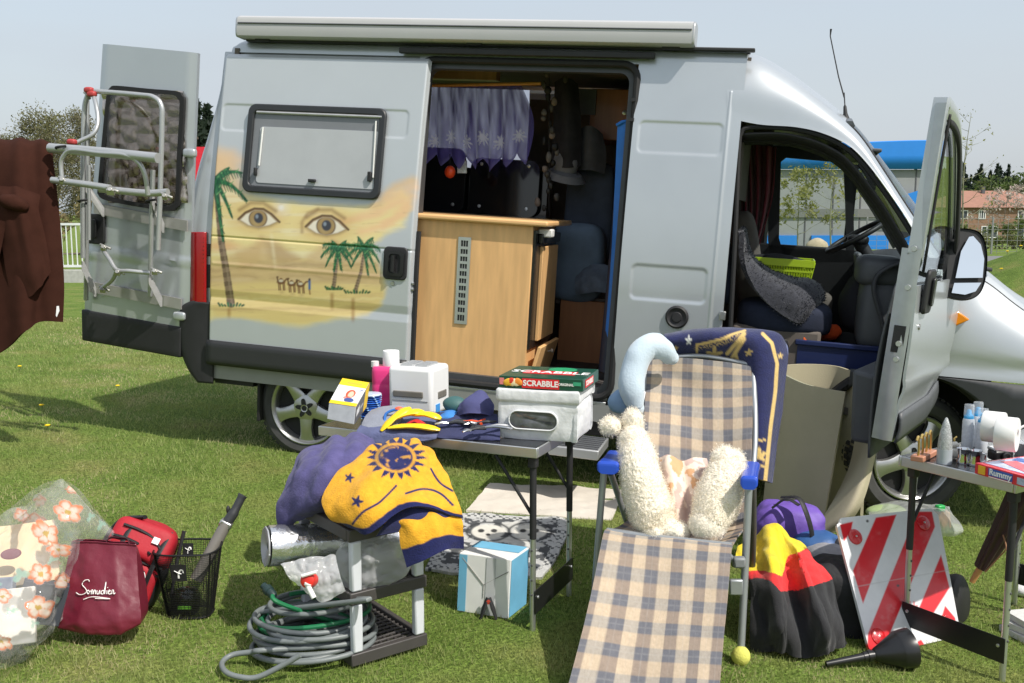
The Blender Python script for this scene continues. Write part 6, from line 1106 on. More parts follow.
q = sgrid(PG([[(281, 566, 3.40), (300, 560, 3.42), (335, 556, 3.45)], [(290, 578, 3.38), (312, 582, 3.38), (340, 575, 3.40)], [(310, 590, 3.42), (325, 600, 3.40), (345, 590, 3.42)]]), 60, 60); q = q+gnormals(q)*(np.abs(fbm(q[..., 0]*22, q[..., 1]*22, q[..., 2]*22, 3))*.03)[..., None]; MB().slab(q, .004).build('corner', FILM2, t, world=True, smooth=60)
q = P(310, 580, 3.34); tp = MB().lathe([(.0, .03), (.014, .03), (.024, .024), (.027, .0), (.022, -.02)], q, (-.2, -.9, .25), 20).build('tap', M('red tap plastic', S(206, 44, 34), .4), t, world=True); m = MB(); m.tube(cr(np.array([q+np.array([0, -.03, 0]), P(308, 586, 3.31), P(314, 598, 3.30)]), 10), [.012]*4+[.009]*6, 10); m.tube([P(302, 576, 3.31), P(316, 572, 3.31)], .006, 8); m.build('spout', M('white tap plastic', (.78, .78, .76), .4), tp, world=True)
c = SH(.24, .25, .335); t = thing('plastic_tub', 'small grey translucent tub on the middle shelf tray behind the water canister', 'tub', c-np.array([0, 0, .04])); MB().box((0, 0, .035), (.13, .12, .07), rotz(.64)).build('body', FILM2, t, bevel=.012, bseg=3); MB().box((0, 0, .075), (.14, .13, .012), rotz(.64)).build('lid', M('grey lid', (.34, .35, .36), .4), t, bevel=.004)
# ---- hose coils
def coil(c, turns, r0, r1, h, seed, n=36, squash=.80):
    q = np.random.default_rng(seed); pts = []; cx_, cy_ = 0, 0; N_ = int(turns*n); rad = cr(np.array([q.uniform(r0, r1) for _ in range(int(turns*2)+3)]), N_); ox = cr(q.normal(size=(int(turns)+3, 2))*.018, N_); hz = cr(np.array([q.uniform(0, 1) for _ in range(int(turns*3)+3)]), N_)
    for i in range(N_):
        a = 2*math.pi*i/n; f = i/N_; z = .014+h*np.clip(.85*f+.35*(hz[i]-.5)*(.3+f), 0, 1.1)
        pts.append(c+np.array([rad[i]*math.cos(a)+ox[i, 0], squash*rad[i]*math.sin(a)+ox[i, 1]+.05*f, z]))
    return np.array(pts)
hc_ = H(309, 648, .05); gg_ = gz(hc_[0], hc_[1]); hc_[2] = gg_
HG = M('grey hose rubber', S(112, 118, 118), .45, var=.08, vs=20, bump=.1); HGR = M('green hose rubber', S(30, 110, 70), .4, var=.1)
hp = coil(hc_, 10.5, .15, .235, .14, 6); tail = cr(np.array([P(300, 655, 3.40), P(285, 664, 3.40), P(258, 677, 3.40), P(240, 677, 3.40), P(226, 672, 3.42), P(222, 663, 3.48), P(232, 655, 3.52), P(252, 652, 3.52), P(268, 650, 3.50), hp[0]]), 60)
hp = np.vstack([tail[:-3], cr(np.array([tail[-4], hp[2], hp[5]]), 8)[2:], hp[6:], cr(np.array([hp[-1], P(365, 600, 3.45), SH(.02, .08, .24)]), 16)[2:]])
ho_ = thing('garden_hose', 'long grey garden hose lying in a loose coil against the shelf', 'hose', hc_); MB().tube(hp, .0098, 10).build('body', HG, ho_, world=True)
gp = coil(hc_+np.array([.01, .03, .02]), 3.4, .16, .215, .12, 16); gp = np.vstack([cr(np.array([P(266, 588, 3.62), P(272, 594, 3.6), P(282, 604, 3.58), gp[3]]), 20)[:-1], gp[3:]])
gh = thing('garden_hose', 'thinner green hose with a black connector wound among the grey coils', 'hose', hc_+np.array([0, .03, .02])); MB().tube(gp, .0085, 8).build('body', HGR, gh, world=True); d = P(272, 594, 3.6)-P(266, 588, 3.62); MB().lathe([(.011, -.01), (.016, 0), (.016, .02), (.019, .022), (.019, .04), (.013, .045), (.013, .06)], P(273, 595, 3.6), -d, 14).build('connector', M('dark teal plastic', (.012, .03, .03), .5), gh, world=True)
# ---- blankets on the shelf
PUR = M('dusty purple blanket', S(84, 80, 124), .95, spec=.2, var=.18, vs=30, sheen=.1, bump=.6, bs=140)
clothobj('blanket', 'dusty purple blanket bunched on the back of the shelf top', 'blanket', [[(302, 458, 3.95), (318, 446, 3.95), (335, 440, 3.95), (352, 436, 3.98), (370, 438, 4.0)], [(288, 484, 3.80), (308, 464, 3.72), (330, 452, 3.72), (354, 446, 3.75), (378, 448, 3.8)], [(282, 505, 3.76), (300, 490, 3.66), (325, 474, 3.62), (350, 466, 3.66), (372, 466, 3.72)], [(282, 523, 3.76), (297, 512, 3.66), (318, 500, 3.62), (345, 490, 3.66), (366, 486, 3.72)], [(284, 526, 3.80), (298, 520, 3.72), (320, 512, 3.7), (342, 508, 3.72), (362, 508, 3.76)]], PUR, (90, 90), .014, .018, 9, 2, (.008, 2.6, 1, .5))
YEL, NAV = np.array(S(216, 158, 44)), np.array(S(34, 38, 84))
def sunpaint(x, y, g):
    n = fbm(x/5, y/5, 0, 3); c = np.ones(x.shape+(3,))*YEL; dx, dy = (x-396)/1.12, (y-459)/.82; r = np.hypot(dx, dy); a = np.arctan2(dy, dx)
    ray_ = 17+10*np.abs(((a*18/(2*math.pi)) % 1)-.5)*2-1.5*np.sin(a*9); m = sstep(1, -1, r-ray_); gap = sstep(2.2, .8, np.abs(r-16.5)); m = m*(1-.75*gap); face = sstep(.15, .45, fbm(x/4.5+3, y/3.5, 2, 2))*sstep(15, 12, r); m = m*(1-.65*face); c = c*(1-m[..., None])+NAV*m[..., None]
    for ln in ([(354, 523), (364, 512), (380, 503), (396, 487)], [(406, 495), (424, 490), (440, 495), (452, 506)], [(430, 470), (440, 484), (452, 492)]):
        m = sstep(1.6, .6, dseg(x, y, [tuple(q_) for q_ in cr(np.array(ln, float), 14)])[0]); c = c*(1-m[..., None])+NAV*m[..., None]
    for sx, sy, s_ in ((358, 502, 6), (350, 479, 5)):
        dx, dy = x-sx, y-sy; m = sstep(1, -.6, np.hypot(dx, dy)-s_*(.45+.55*np.abs(np.cos(2.5*np.arctan2(dy, dx)))**3)); c = c*(1-m[..., None])+NAV*m[..., None]
    return c*(1+.10*n[..., None])
YM = paintmat('woven cotton blanket', .95, spec=.2, sheen=.1, bump=.7, bs=160, var=.08, vs=60)
yb = thing('blanket', 'golden yellow blanket with a navy sun face and navy border folded on the shelf top', 'blanket', SH(.17, .2, .52))
def borderpaint(edge=.86):
    def f(x, y, g):
        c = sunpaint(x, y, g)*(1+.12*fbm(g[..., 0]*60, g[..., 1]*60, g[..., 2]*60, 2)[..., None]); u = np.linspace(0, 1, g.shape[0])[:, None]*np.ones(g.shape[:2]); m = sstep(edge-.015, edge+.015, u+.02*fbm(x/8, y/8, 1, 2)); return c*(1-m[..., None])+NAV*m[..., None]
    return f
r1 = [[(376, 462, 3.86), (392, 452, 3.88), (410, 450, 3.88), (428, 456, 3.86)], [(362, 456, 3.72), (388, 444, 3.74), (414, 443, 3.76), (432, 452, 3.74)], [(338, 478, 3.60), (372, 468, 3.56), (412, 464, 3.60), (444, 474, 3.64)], [(325, 500, 3.54), (358, 498, 3.44), (404, 490, 3.48), (455, 498, 3.56)], [(332, 514, 3.50), (361, 520, 3.40), (405, 499, 3.44), (459, 510, 3.53)], [(345, 520, 3.52), (367, 534, 3.40), (409, 508, 3.43), (462, 518, 3.53)]]
clothobj('upper_fold', '', '', r1, YM, (120, 120), .012, .018, 8, 4, (.006, 3, 1, .8), col=borderpaint(.90), parent=yb)
r2 = [[(334, 506, 3.60), (352, 512, 3.50), (372, 520, 3.46)], [(330, 512, 3.58), (346, 518, 3.48), (366, 530, 3.45)], [(342, 514, 3.60), (352, 520, 3.56), (372, 528, 3.54)]]
clothobj('side_fold', '', '', r2, YM, (30, 30), .02, .006, 9, 6, None, col=lambda x, y, g: np.ones(x.shape+(3,))*YEL, parent=yb)
r3 = [[(368, 520, 3.50), (395, 514, 3.47), (425, 508, 3.50), (456, 510, 3.55)], [(396, 528, 3.46), (412, 524, 3.44), (434, 518, 3.47), (460, 522, 3.53)], [(402, 546, 3.45), (420, 542, 3.43), (440, 534, 3.46), (462, 534, 3.53)], [(408, 566, 3.46), (424, 560, 3.44), (444, 550, 3.47), (463, 548, 3.54)]]
clothobj('lower_fold', '', '', r3, YM, (70, 70), .012, .012, 10, 8, (.004, 2, 1, .3), col=borderpaint(.70), parent=yb)
r4 = [[(404, 502, 3.475), (425, 504, 3.49), (456, 506, 3.55)], [(385, 524, 3.46), (420, 518, 3.46), (458, 518, 3.53)], [(376, 536, 3.47), (404, 530, 3.46), (436, 522, 3.50)]]
clothobj('navy_underside', '', '', r4, M('navy blanket wool', tuple(NAV), .95, var=.15, sheen=.3, bump=.6, bs=160), (40, 40), .016, .006, 10, 3, parent=yb)
# ---- left folding table
TZ = .752; A0 = H(318, 426, TZ); dl = H(537, 448.5, TZ)-A0; TL_ = np.linalg.norm(dl); dl /= TL_; ds_ = np.array([-dl[1], dl[0], 0])
def table(label, A, dl, dsh, L, W, h, zt, legpos, rear=True):
    zg = gz(A[0], A[1]); t = thing('folding_table', label, 'table', mat=Matrix(((dl[0], dsh[0], 0, A[0]), (dl[1], dsh[1], 0, A[1]), (0, 0, 1, zt-h), (0, 0, 0, 1)))); s = -1 if np.cross(dl, dsh)[2] < 0 else 1
    MB().box((L/2, W/2, h-.004), (L-.012, W-.012, .008)).build('tabletop', M('dark table film', (.022, .023, .026), .25, var=.2, coat=.2), t)
    for (c, sz) in (((L/2, .006, h-.020), (L, .012, .040)), ((L/2, W-.006, h-.020), (L, .012, .040)), ((.006, W/2, h-.020), (.012, W-.026, .040)), ((L-.006, W/2, h-.020), (.012, W-.026, .040))): MB().box(c, sz).build('edge_rail', ALU, t, bevel=.003)
    for x in legpos:
        inw = .16 if x < L/2 else -.16
        for y in (.035, W-.035):
            lg = MB().tube([(x, y, h-.03), (x, y, h*.50)], .0135, 12).build('leg', BLK, t); MB().tube([(x, y, h*.505), (x, y, -.045)], .0115, 12).build('lower_tube', ALU, lg)
            MB().box((x, y, h-.06), (.034, .034, .05)).build('leg_socket', BLK, lg, bevel=.004)
            for k in range(4): MB().lathe([(0, .004), (.004, .003), (.005, 0)], (x, y-.0112, h*.44-k*.06), (0, -1, 0), 8).build('rivet', M('rivet holes', (.08, .08, .08), .5), lg)
            MB().tube([(x, y, h*.62), (x+inw, y, h-.05)], .007, 8).build('stay', BLK, lg)
        MB().box((x-(.013 if x < L/2 else -.013), W/2, .115), (.004, W-.05, .095)).build('foot_brace', M('black sheet', (.012, .012, .013), .35), t, bevel=.001)
        for y in (.05, W-.05): MB().lathe([(0, .004), (.006, .003), (.007, 0)], (x-(.016 if x < L/2 else -.016), y, .13), (-1 if x < L/2 else 1, 0, 0), 10).build('rivet', ALU, t)
    return t
tbl = table('left folding camping table with dark top and aluminium edge, loaded with boxes and tools', A0, dl, ds_, TL_, .47, TZ-gz(.05, 3.8), TZ, (.06, TL_-.03))
def TP(px, py, dz=0): return H(px, py, TZ+dz)
# grey blue cloth hanging over the front edge
clothobj('cloth', 'faded grey-blue cloth hanging over the front edge of the left table', 'cloth', [[(400, 412, 4.22), (420, 412, 4.20), (445, 414, 4.16)], [(368, 422, 4.10), (400, 424, 4.05), (440, 428, 4.02)], [(358, 430, 4.04), (392, 432, 3.99), (437, 436, 3.95)], [(356, 440, 4.02), (388, 440, 3.98), (432, 440, 3.945)], [(358, 452, 4.03), (372, 455, 3.99), (396, 446, 3.96)]], M('faded blue cloth', S(92, 98, 132), .95, var=.15, vs=20, bump=.5, bs=120), (50, 60), .010, .008, 12, 6)
clothobj('cloth', 'light grey folded cloth under the yellow pegs on the left table', 'cloth', [[(372, 412, 4.2), (392, 408, 4.2), (406, 408, 4.2)], [(366, 419, 4.1), (386, 417, 4.08), (402, 419, 4.08)], [(362, 427, 4.06), (378, 431, 4.02), (394, 432, 4.0)]], M('light grey cloth', S(136, 140, 152), .95, var=.12, bump=.5, bs=120), (30, 30), .02, .008, 14, 9)
# carton with a woman's picture
t = thing('carton', 'tilted silver and yellow carton with a small picture of a woman on its lid', 'carton', P(342, 424, 4.16)); fb = [P(327, 419, 4.06), P(354, 424.5, 4.02), P(366, 407, 4.20), P(340, 405, 4.24)]; ftp = [P(329, 403, 4.08), P(356, 407, 4.04), P(369.5, 383, 4.22), P(342.5, 378.5, 4.26)]
SIL = M('silver card', (.42, .43, .44), .35, metal=.4, var=.12, vs=30); MB().hexa(fb, ftp).build('body', SIL, t, world=True, smooth=0, bevel=.002)
def facegrid(a, b, c, d, n=70, off=.002): g = sgrid([[a, b], [d, c]], n, n); nr = gnormals(g); s = np.sign(-(nr[0, 0] @ (g[0, 0]-CC))); return g+nr*s*off
def pic(x, y, g):
    n = g.shape[0]; v = np.linspace(0, 1, n)[:, None]*np.ones((n, n)); u = np.linspace(0, 1, n)[None]*np.ones((n, n)); P_ = Paint(u*100, v*100, (.78, .78, .78)); ye = S(238, 200, 30); P_.over((P_.Y < 27)*1., ye); P_.over(smin(P_.Y-14, 5)*(P_.X > 25)*(P_.X < 80), (.25, .2, .08), .5); P_.ell(58, 56, 17, 17, S(190, 84, 50)); P_.ell(60, 58, 10, 13, S(232, 186, 160)); P_.ell(52, 72, 14, 6, S(196, 90, 60), .8); P_.ell(63, 80, 18, 9, S(60, 80, 140)); P_.over((P_.Y > 88)*1., ye); P_.line([(84, 40), (92, 34)], 2, S(80, 90, 140)); return P_.c
g = facegrid(ftp[3], ftp[2], ftp[1], ftp[0]); MB().grid(g, pic(0, 0, g)).build('lid_print', paintmat('printed card', .4, var=.02), t, world=True, smooth=0)
g = facegrid(ftp[1], ftp[2], fb[2], fb[1], 40); u = np.linspace(0, 1, 40)[None]*np.ones((40, 40)); v = np.linspace(0, 1, 40)[:, None]*np.ones((40, 40)); P_ = Paint(u*100, v*100, (.12, .12, .125)); P_.over((P_.X > 68)*1., S(238, 196, 30)); P_.poly([(8, 30), (30, 24), (30, 60), (8, 66)], (.7, .7, .7), 1, 2); P_.over(smin(P_.Y-50, 8)*(P_.X > 38)*(P_.X < 60), (.6, .6, .6)); MB().grid(g, P_.c).build('side_print', paintmat('printed card', .4, var=.02), t, world=True, smooth=0)
# blue cord spool
c = TP(371, 419); t = thing('cord_spool', 'spool of blue and white cord beside the pink bottle', 'spool', c); m = MB(); cols = []
for k in range(11): z = .008+k*.0095; m.lathe([(.034, z-.005), (.044+.002*math.sin(k*2.1), z), (.034, z+.005)], seg=26, col=np.array(S(38, 98, 190))*(1.0 if k % 3 else .75), cap=False)
for k in range(60): a = k*2.4; z = .008+(k % 11)*.0095; m.blob((.0435*math.cos(a), .0435*math.sin(a), z), (.006, .006, .0028), 6, 4, col=S(150, 190, 226))
m.build('cord', paintmat('blue cord', .7, bump=.5, bs=300), t, smooth=60); MB().lathe([(0, .115), (.045, .113), (.048, .108), (.045, .104)], seg=26).build('lid', M('clear lid', (.55, .65, .78), .2), t)
# pink bottle with white roll on it
c = TP(387, 410.5); PK = M('pink plastic', S(224, 58, 128), .35, var=.04, coat=.2); t = thing('bottle', 'tall pink plastic bottle behind the white appliance', 'bottle', c); o = rrect(.125, .085, .025, 4); secs = [[(a*s, b*s, z) for a, b in o] for z, s in ((0, .93), (.008, 1), (.06, 1), (.066, .97), (.072, 1), (.12, 1), (.126, .97), (.132, 1), (.185, 1), (.20, .95), (.205, .85))]; m = MB(); capgrid(m, secs); m.build('body', PK, t, smooth=40)
MB().lathe([(.018, .2), (.018, .225), (.0, .225)], (-.05, 0, 0), seg=18).build('cap', MATS['white plastic'], t); c2 = c+np.array([.022, 0, .205]); t = thing('paper_roll', 'white roll standing on top of the pink bottle', 'roll', c2); MB().lathe([(.012, 0), (.036, .0), (.037, .004), (.037, .064), (.035, .068), (.014, .068), (.013, .05)], seg=36).build('paper', M('white paper', (.80, .80, .80), .9, var=.03), t)
# white appliance
FLq, FRq = TP(388.5, 414.5), TP(434, 417); BRq = TP(443.5, 409); ex = (FRq-FLq); wA = np.linalg.norm(ex[:2]); ex = ex/np.linalg.norm(ex); ey = np.array([-ex[1], ex[0], 0]); ang = math.atan2(ex[1], ex[0])-.10
t = thing('humidifier', 'white boxy appliance with a slot in front and grey vents on top', 'appliance', FLq, ang); WP = M('white appliance plastic', (.80, .80, .80), .35, var=.02, coat=.15); D_ = .19; h_ = .212
MB().box((wA/2, D_/2, h_/2+.004), (wA, D_, h_)).build('body', WP, t, bevel=.018, bseg=4); vm_ = MB()
for k in range(2):
    q = MB().box((wA*(.34+.34*k), D_*.5, h_+.006), (wA*.28, D_*.62, .008)); q.build('vent', M('grey vent', (.36, .37, .38), .5), t, bevel=.002); r_ = MB()
    for i in range(8): r_.box((wA*(.34+.34*k), D_*(.24+.075*i), h_+.012), (wA*.25, .005, .003))
    r_.build('slats', M('slat grey', (.46, .47, .48), .5), t, smooth=0)
MB().box((wA*.46, -.001, h_*.46), (wA*.68, .010, .028)).build('slot', M('brown grey slot', (.17, .16, .14), .3), t, bevel=.004); MB().box((wA+.0005, D_*.55, h_*.42), (.008, D_*.45, .030)).build('side_slot', MATS['brown grey slot'], t, bevel=.003); MB().box((wA*.5, -.0005, h_*.33), (wA-.04, .004, .002)).build('seam', MATS['grey vent'], t); MB().box((wA+.001, D_*.3, h_*.16), (.004, .04, .035)).build('sticker', M('blue sticker', S(70, 150, 220), .4), t)
# yellow pegs, blue loop, red peg, tools
YP = M('yellow plastic', S(246, 208, 20), .4, var=.05, coat=.1)
for (a, b, w_, lb) in (((381, 431, 3.99), (410, 408, 4.06), .026, 'steep yellow plastic peg at the left of the heap on the table'), ((388, 421, 4.02), (424, 412, 4.06), .030, 'broad yellow plastic peg lying across the top of the heap'), ((388, 428, 3.98), (440, 430, 3.96), .026, 'long yellow plastic peg at the front edge of the left table'), ((412, 415, 4.05), (441, 419, 4.02), .028, 'short yellow plastic peg at the right of the heap')):
    p0, p1 = P(*a), P(*b); ts = np.linspace(0, 1, 9); ww_ = w_*np.array([.35, .7, .85, .8, .85, .95, 1., .9, .45]); pts = p0+(p1-p0)*ts[:, None]; pts[:, 2] += .012*np.sin(ts*3.1); tag(MB().tube(pts, ww_, 10, flat=.45).build('tent_peg', YP), lb, 'peg', 'yellow pegs on the left table')
tag(MB().tube(cr(np.array([P(404, 426, 4.02), P(415, 421, 4.02), P(424, 425, 4.0)]), 10), [.010]*5+[.014]*5, 8, flat=.6).build('tent_peg', M('red plastic', S(208, 44, 48), .4)), 'red plastic peg lying among the yellow ones', 'peg')
t = thing('cord_loop', 'blue cord loop with an orange end lying left of the yellow pegs', 'cord', TP(392, 420)); MB().tube(cr(np.array([P(388, 428, 4.03), P(385, 422, 4.05), P(386, 414, 4.06), P(394, 410, 4.06), P(400, 411, 4.05)]), 24), .006, 8).build('cord', M('blue cord plain', S(50, 110, 190), .5), t, world=True); MB().blob(P(399, 409, 4.06), (.018, .012, .010)).build('tip', M('orange tip', S(226, 100, 70), .5), t, world=True)
clothobj('cloth', 'navy cloth spread under the tools at the front of the left table', 'cloth', [[(440, 414, 4.1), (470, 414, 4.08), (497, 416, 4.05)], [(438, 422, 4.03), (468, 424, 4.01), (500, 426, 3.98)], [(436, 433, 3.97), (466, 436, 3.94), (500, 438, 3.92)], [(432, 437, 3.95), (468, 440, 3.93), (500, 441, 3.91)]], M('navy table cloth', S(54, 58, 92), .95, var=.15, bump=.5, bs=100), (40, 50), .010, .012, 12, 3)
m = MB().blob(P(456, 405, 4.14), (.050, .045, .035), rot=roty(.2), amp=.12, fs=14); tag(m.build('rolled_bag', M('teal nylon', S(58, 96, 96), .6, var=.15, bump=.4, bs=40), smooth=80), 'rolled teal nylon pouch beside the white appliance', 'pouch'); 
clothobj('cap', 'crumpled navy-purple cloth standing up behind the tools on the table', 'cloth', [[(462, 404, 4.12), (474, 396, 4.12), (482, 394, 4.12), (490, 404, 4.12)], [(460, 410, 4.06), (470, 402, 4.04), (482, 402, 4.04), (492, 410, 4.06)], [(460, 416, 4.06), (470, 414, 4.02), (482, 414, 4.02), (492, 417, 4.05)]], M('purple navy cloth', S(72, 74, 118), .9, var=.15, bump=.4, bs=60), (30, 30), .02, .012, 16, 4)
clothobj('cloth', 'bright blue cloth showing between the white appliance and the teal pouch', 'cloth', [[(440, 413, 4.12), (450, 411, 4.12), (458, 412, 4.12)], [(440, 418, 4.06), (449, 416, 4.05), (460, 418, 4.06)], [(441, 421, 4.05), (450, 421, 4.04), (459, 421, 4.04)]], M('bright blue cloth', S(60, 126, 196), .9, bump=.4), (20, 20), .015, .008, 20, 4)
TD = M('dark tool plastic', (.03, .032, .036), .4, var=.3); TS = M('tool steel', (.45, .46, .48), .3, metal=.9); TO = M('tool orange', S(230, 84, 36), .5)
q = np.random.default_rng(8)
for i, (px, py, a, ln, mt, lb) in enumerate([(448, 423, .3, .09, TD, 'dark pair of pliers nearest the white appliance'), (462, 422, -.5, .08, TD, 'dark hand tool with one orange grip lying across the navy cloth'), (476, 423, .5, .09, TD, 'dark hand tool with orange button in the middle of the tool heap'), (486, 427, .1, .10, TS, 'grey-blue steel tool beside the white fabric box'), (470, 430, .9, .07, TD, 'small dark tool at the front edge of the navy cloth')]):
    c = TP(px, py, .055); t = thing('hand_tool', lb, 'tool', c, a)
    for s in (-1, 1): MB().tube(cr(np.array([(0, 0, 0), (ln*.4, s*.012, .004), (ln*.8, s*.022, .0), (ln, s*.018, -.004)]), 12), [.005]*4+[.007]*5+[.006]*3, 8).build('grip', TO if (i in (1, 2) and s == 1) else mt, t)
    MB().tube([(0, 0, 0), (-ln*.3, 0, .004), (-ln*.6, 0, 0)], [.009, .011, .004], 8, flat=.6).build('jaw', TS if i != 3 else TD, t)
# white fabric box with a clear window, game box on top
FL, FR = TP(499, 437.5, .002), TP(577, 443, .002); ex = (FR-FL); wB = np.linalg.norm(ex[:2]); angB = math.atan2(ex[1], ex[0]); t = thing('fabric_box', 'white quilted fabric storage box with an oval clear window', 'storage box', FL, angB)
WQ = M('white quilted fabric', (.70, .71, .73), .7, var=.08, vs=30, bump=.8, bs=32); DB, HB = .26, .152
def softbox(x0, x1, y0, y1, z0, z1, amp, seed, r=.02, fs=9):
    secs = []; o0 = rrect(x1-x0, y1-y0, r, 4); oo = cr(np.vstack([o0, o0[:1]]), 120)[:-1]
    for f in np.linspace(0, 1, 26): s = 1-.035*(abs(2*f-1)**6); secs.append([(p[0]*s+(x0+x1)/2, p[1]*s+(y0+y1)/2, z0+(z1-z0)*f) for p in oo])
    g = np.array(secs); n_ = gnormals(np.concatenate([g, g[:, :1]], 1))[:, :-1]; g = g+n_*(fbm(g[..., 0]*fs+seed, g[..., 1]*fs, g[..., 2]*fs*1.3, 3)*amp)[..., None]; return g
m = MB(); capgrid(m, softbox(0, wB, 0, DB, 0, HB, .008, 1)); m.build('body', WQ, t, smooth=60); m = MB(); capgrid(m, softbox(-.006, wB+.006, -.006, DB+.006, HB-.002, HB+.048, .007, 5)); m.build('lid', WQ, t, smooth=60)
o = rrect(wB*.64, .078, .038, 8)+np.array([wB*.45, HB*.52]); oi = rrect(wB*.60, .066, .033, 8)+np.array([wB*.45, HB*.52]); wi2 = MB().ring([(a, -.014, b) for a, b in o], [(a, -.014, b) for a, b in oi], (0, .012, 0)).build('window_piping', M('white piping', (.66, .67, .68), .6), t, bevel=.003)
m = MB(); gq = np.array([[((a-wB*.45)*s+wB*.45, -.0095+.003*float(vnoise(a*40*s, b*60*s)), (b-HB*.52)*s+HB*.52) for a, b in oi] for s in (.02, .3, .6, .85, 1)]); m.grid(gq, wrap=True); m.build('window', M('smoky clear vinyl', (.10, .105, .115), .12, var=.5, vs=25, coat=.4), t, smooth=60)
zt = HB+.05; t2 = thing('board_game', 'dark green word game box lying on the white fabric box', 'game box', FL+np.array([-.0, 0, zt]), angB); GR = M('dark green card', S(22, 74, 58), .35, var=.05, coat=.2); bw_, bd_, bh_ = wB*1.07, .27, .047
MB().box((bw_/2, bd_/2+.0, bh_/2), (bw_, bd_, bh_)).build('lid', GR, t2, bevel=.002); rp = MB().box((bw_*.5, -.0008, bh_*.47), (bw_*.44, .002, bh_*.80)).build('logo_panel', M('red print', S(216, 40, 50), .4), t2)
text_mb('SCRABBLE', .031, (bw_*.5, -.0022, bh_*.47), (1, 0, 0), (0, 0, 1), .0004, .0009).build('lettering', MATS['white print'], t2, smooth=0); text_mb('ORIGINAL', .0135, (bw_*.80, -.0015, bh_*.5), (1, 0, 0), (0, 0, 1), .0004, .0004).build('lettering', MATS['white print'], t2, smooth=0)
for k, (x_, c_) in enumerate(((.12, S(236, 180, 50)), (.155, S(214, 60, 40)), (.19, S(246, 226, 180)), (.225, S(230, 140, 50)))): MB().blob((bw_*x_, -.002, bh_*(.46+.06*(k % 2))), (.020, .003, .015), 12, 8, amp=.2, fs=60).build('print_figure', M('print colour %s' % 'abcd'[k], c_, .5), t2)
MB().box((bw_*.035, -.001, bh_*.55), (.018, .002, .026)).build('print_mark', M('rose print', S(226, 130, 130), .5), t2); MB().box((bw_*.93, -.001, bh_*.6), (.03, .002, .014)).build('print_mark', M('mint print', S(60, 160, 120), .5), t2)
sp_ = MB().box((bw_+.0006, bd_*.38, bh_*.5), (.002, bd_*.5, bh_*.62)).build('side_panel', MATS['red print'], t2); text_mb('SCRABBLE', .026, (bw_+.002, bd_*.38, bh_*.5), (0, 1, 0), (0, 0, 1), .0004, .0005).build('lettering', MATS['white print'], sp_, smooth=0)
MB().box((bw_*.52, bd_*.45, bh_+.0008), (bw_*.62, .075, .002)).build('top_panel', MATS['red print'], t2); text_mb('SCRABBLE', .07, (bw_*.52, bd_*.45, bh_+.0025), (1, 0, 0), (0, 1, 0), .0004, .001).build('lettering', MATS['white print'], t2, smooth=0); MB().blob((bw_*.6, bd_*.8, bh_), (.06, .05, .003)).build('print_figure', M('bright green print', S(40, 150, 100), .4), t2)
# ---- under the table
clothobj('rug', 'plain cream rug spread on the grass behind the left table', 'rug', [[tuple(q)+(0,) for q in ()]] if False else [[(490, 485, dep(G(490, 485))), (530, 487, dep(G(530, 487))), (575, 488, dep(G(575, 488))), (622, 492, dep(G(622, 492)))], [(478, 498, dep(G(478, 498))), (520, 500, dep(G(520, 500))), (570, 503, dep(G(570, 503))), (618, 506, dep(G(618, 506)))], [(466, 512, dep(G(466, 512))), (510, 514, dep(G(510, 514))), (560, 518, dep(G(560, 518))), (612, 521, dep(G(612, 521)))]], M('cream rug', S(206, 198, 186), .95, var=.06, bump=.7, bs=120), (50, 60), .02, .014, 8, 3)
def bwpaint(x, y, g):
    n = fbm(g[..., 0]*26, g[..., 1]*26, 0, 3); m = fbm(g[..., 0]*7+4, g[..., 1]*7, 0, 2); c = np.where((n > .02)[..., None], np.array([.46, .46, .45]), np.array([.07, .074, .078])); k = sstep(.12, .25, m)[..., None]*.85; c = c*(1-k)+np.array([.58, .57, .53])*k
    for fx, fy in ((488, 533), (530, 533)):
        r = np.hypot((x-fx)/17, (y-fy)/7.5); mm = sstep(1.05, .9, r); c = c*(1-mm[..., None])+np.array([.60, .58, .52])*mm[..., None]
        for ex_, ey_, rr in ((-7, -1, 3.5), (6, -1, 3.5), (0, 3, 2.5)): mm = sstep(1.2, .7, np.hypot((x-fx-ex_)/rr, (y-fy-ey_)/(rr*.55))); c = c*(1-mm[..., None])+np.array([.03, .03, .03])*mm[..., None]
        mm = smin(r-1.25, .16); c = c*(1-mm[..., None])+np.array([.03, .033, .035])*mm[..., None]
    u = np.linspace(0, 1, g.shape[0])[:, None]*np.ones(g.shape[:2]); v = np.linspace(0, 1, g.shape[1])[None]*np.ones(g.shape[:2]); e = np.minimum(np.minimum(u, 1-u), np.minimum(v, 1-v)); mm = ((np.sin(u*90)*np.sin(v*110) > 0)*(e < .1))[..., None]; return np.where(mm, np.array([.5, .5, .48]), c)
def gp_(px, py, dz=.012): q = G(px, py, dz); return (px, py, dep(q))
clothobj('throw', 'black and white patterned throw with animal faces lying on the grass', 'throw', [[gp_(456, 514), gp_(492, 515), (530, 517, gp_(530, 517)[2]), gp_(570, 521)], [gp_(448, 530), gp_(488, 532), gp_(530, 534), gp_(566, 538)], [gp_(436, 550), gp_(480, 552), gp_(520, 556), gp_(556, 560)], [gp_(425, 570), gp_(462, 574), gp_(500, 576), gp_(542, 578)]], paintmat('woven throw', .95, bump=.7, bs=120, var=.1), (110, 130), .014, .016, 8, 7, col=bwpaint)
q = np.random.default_rng(3); fr = MB()
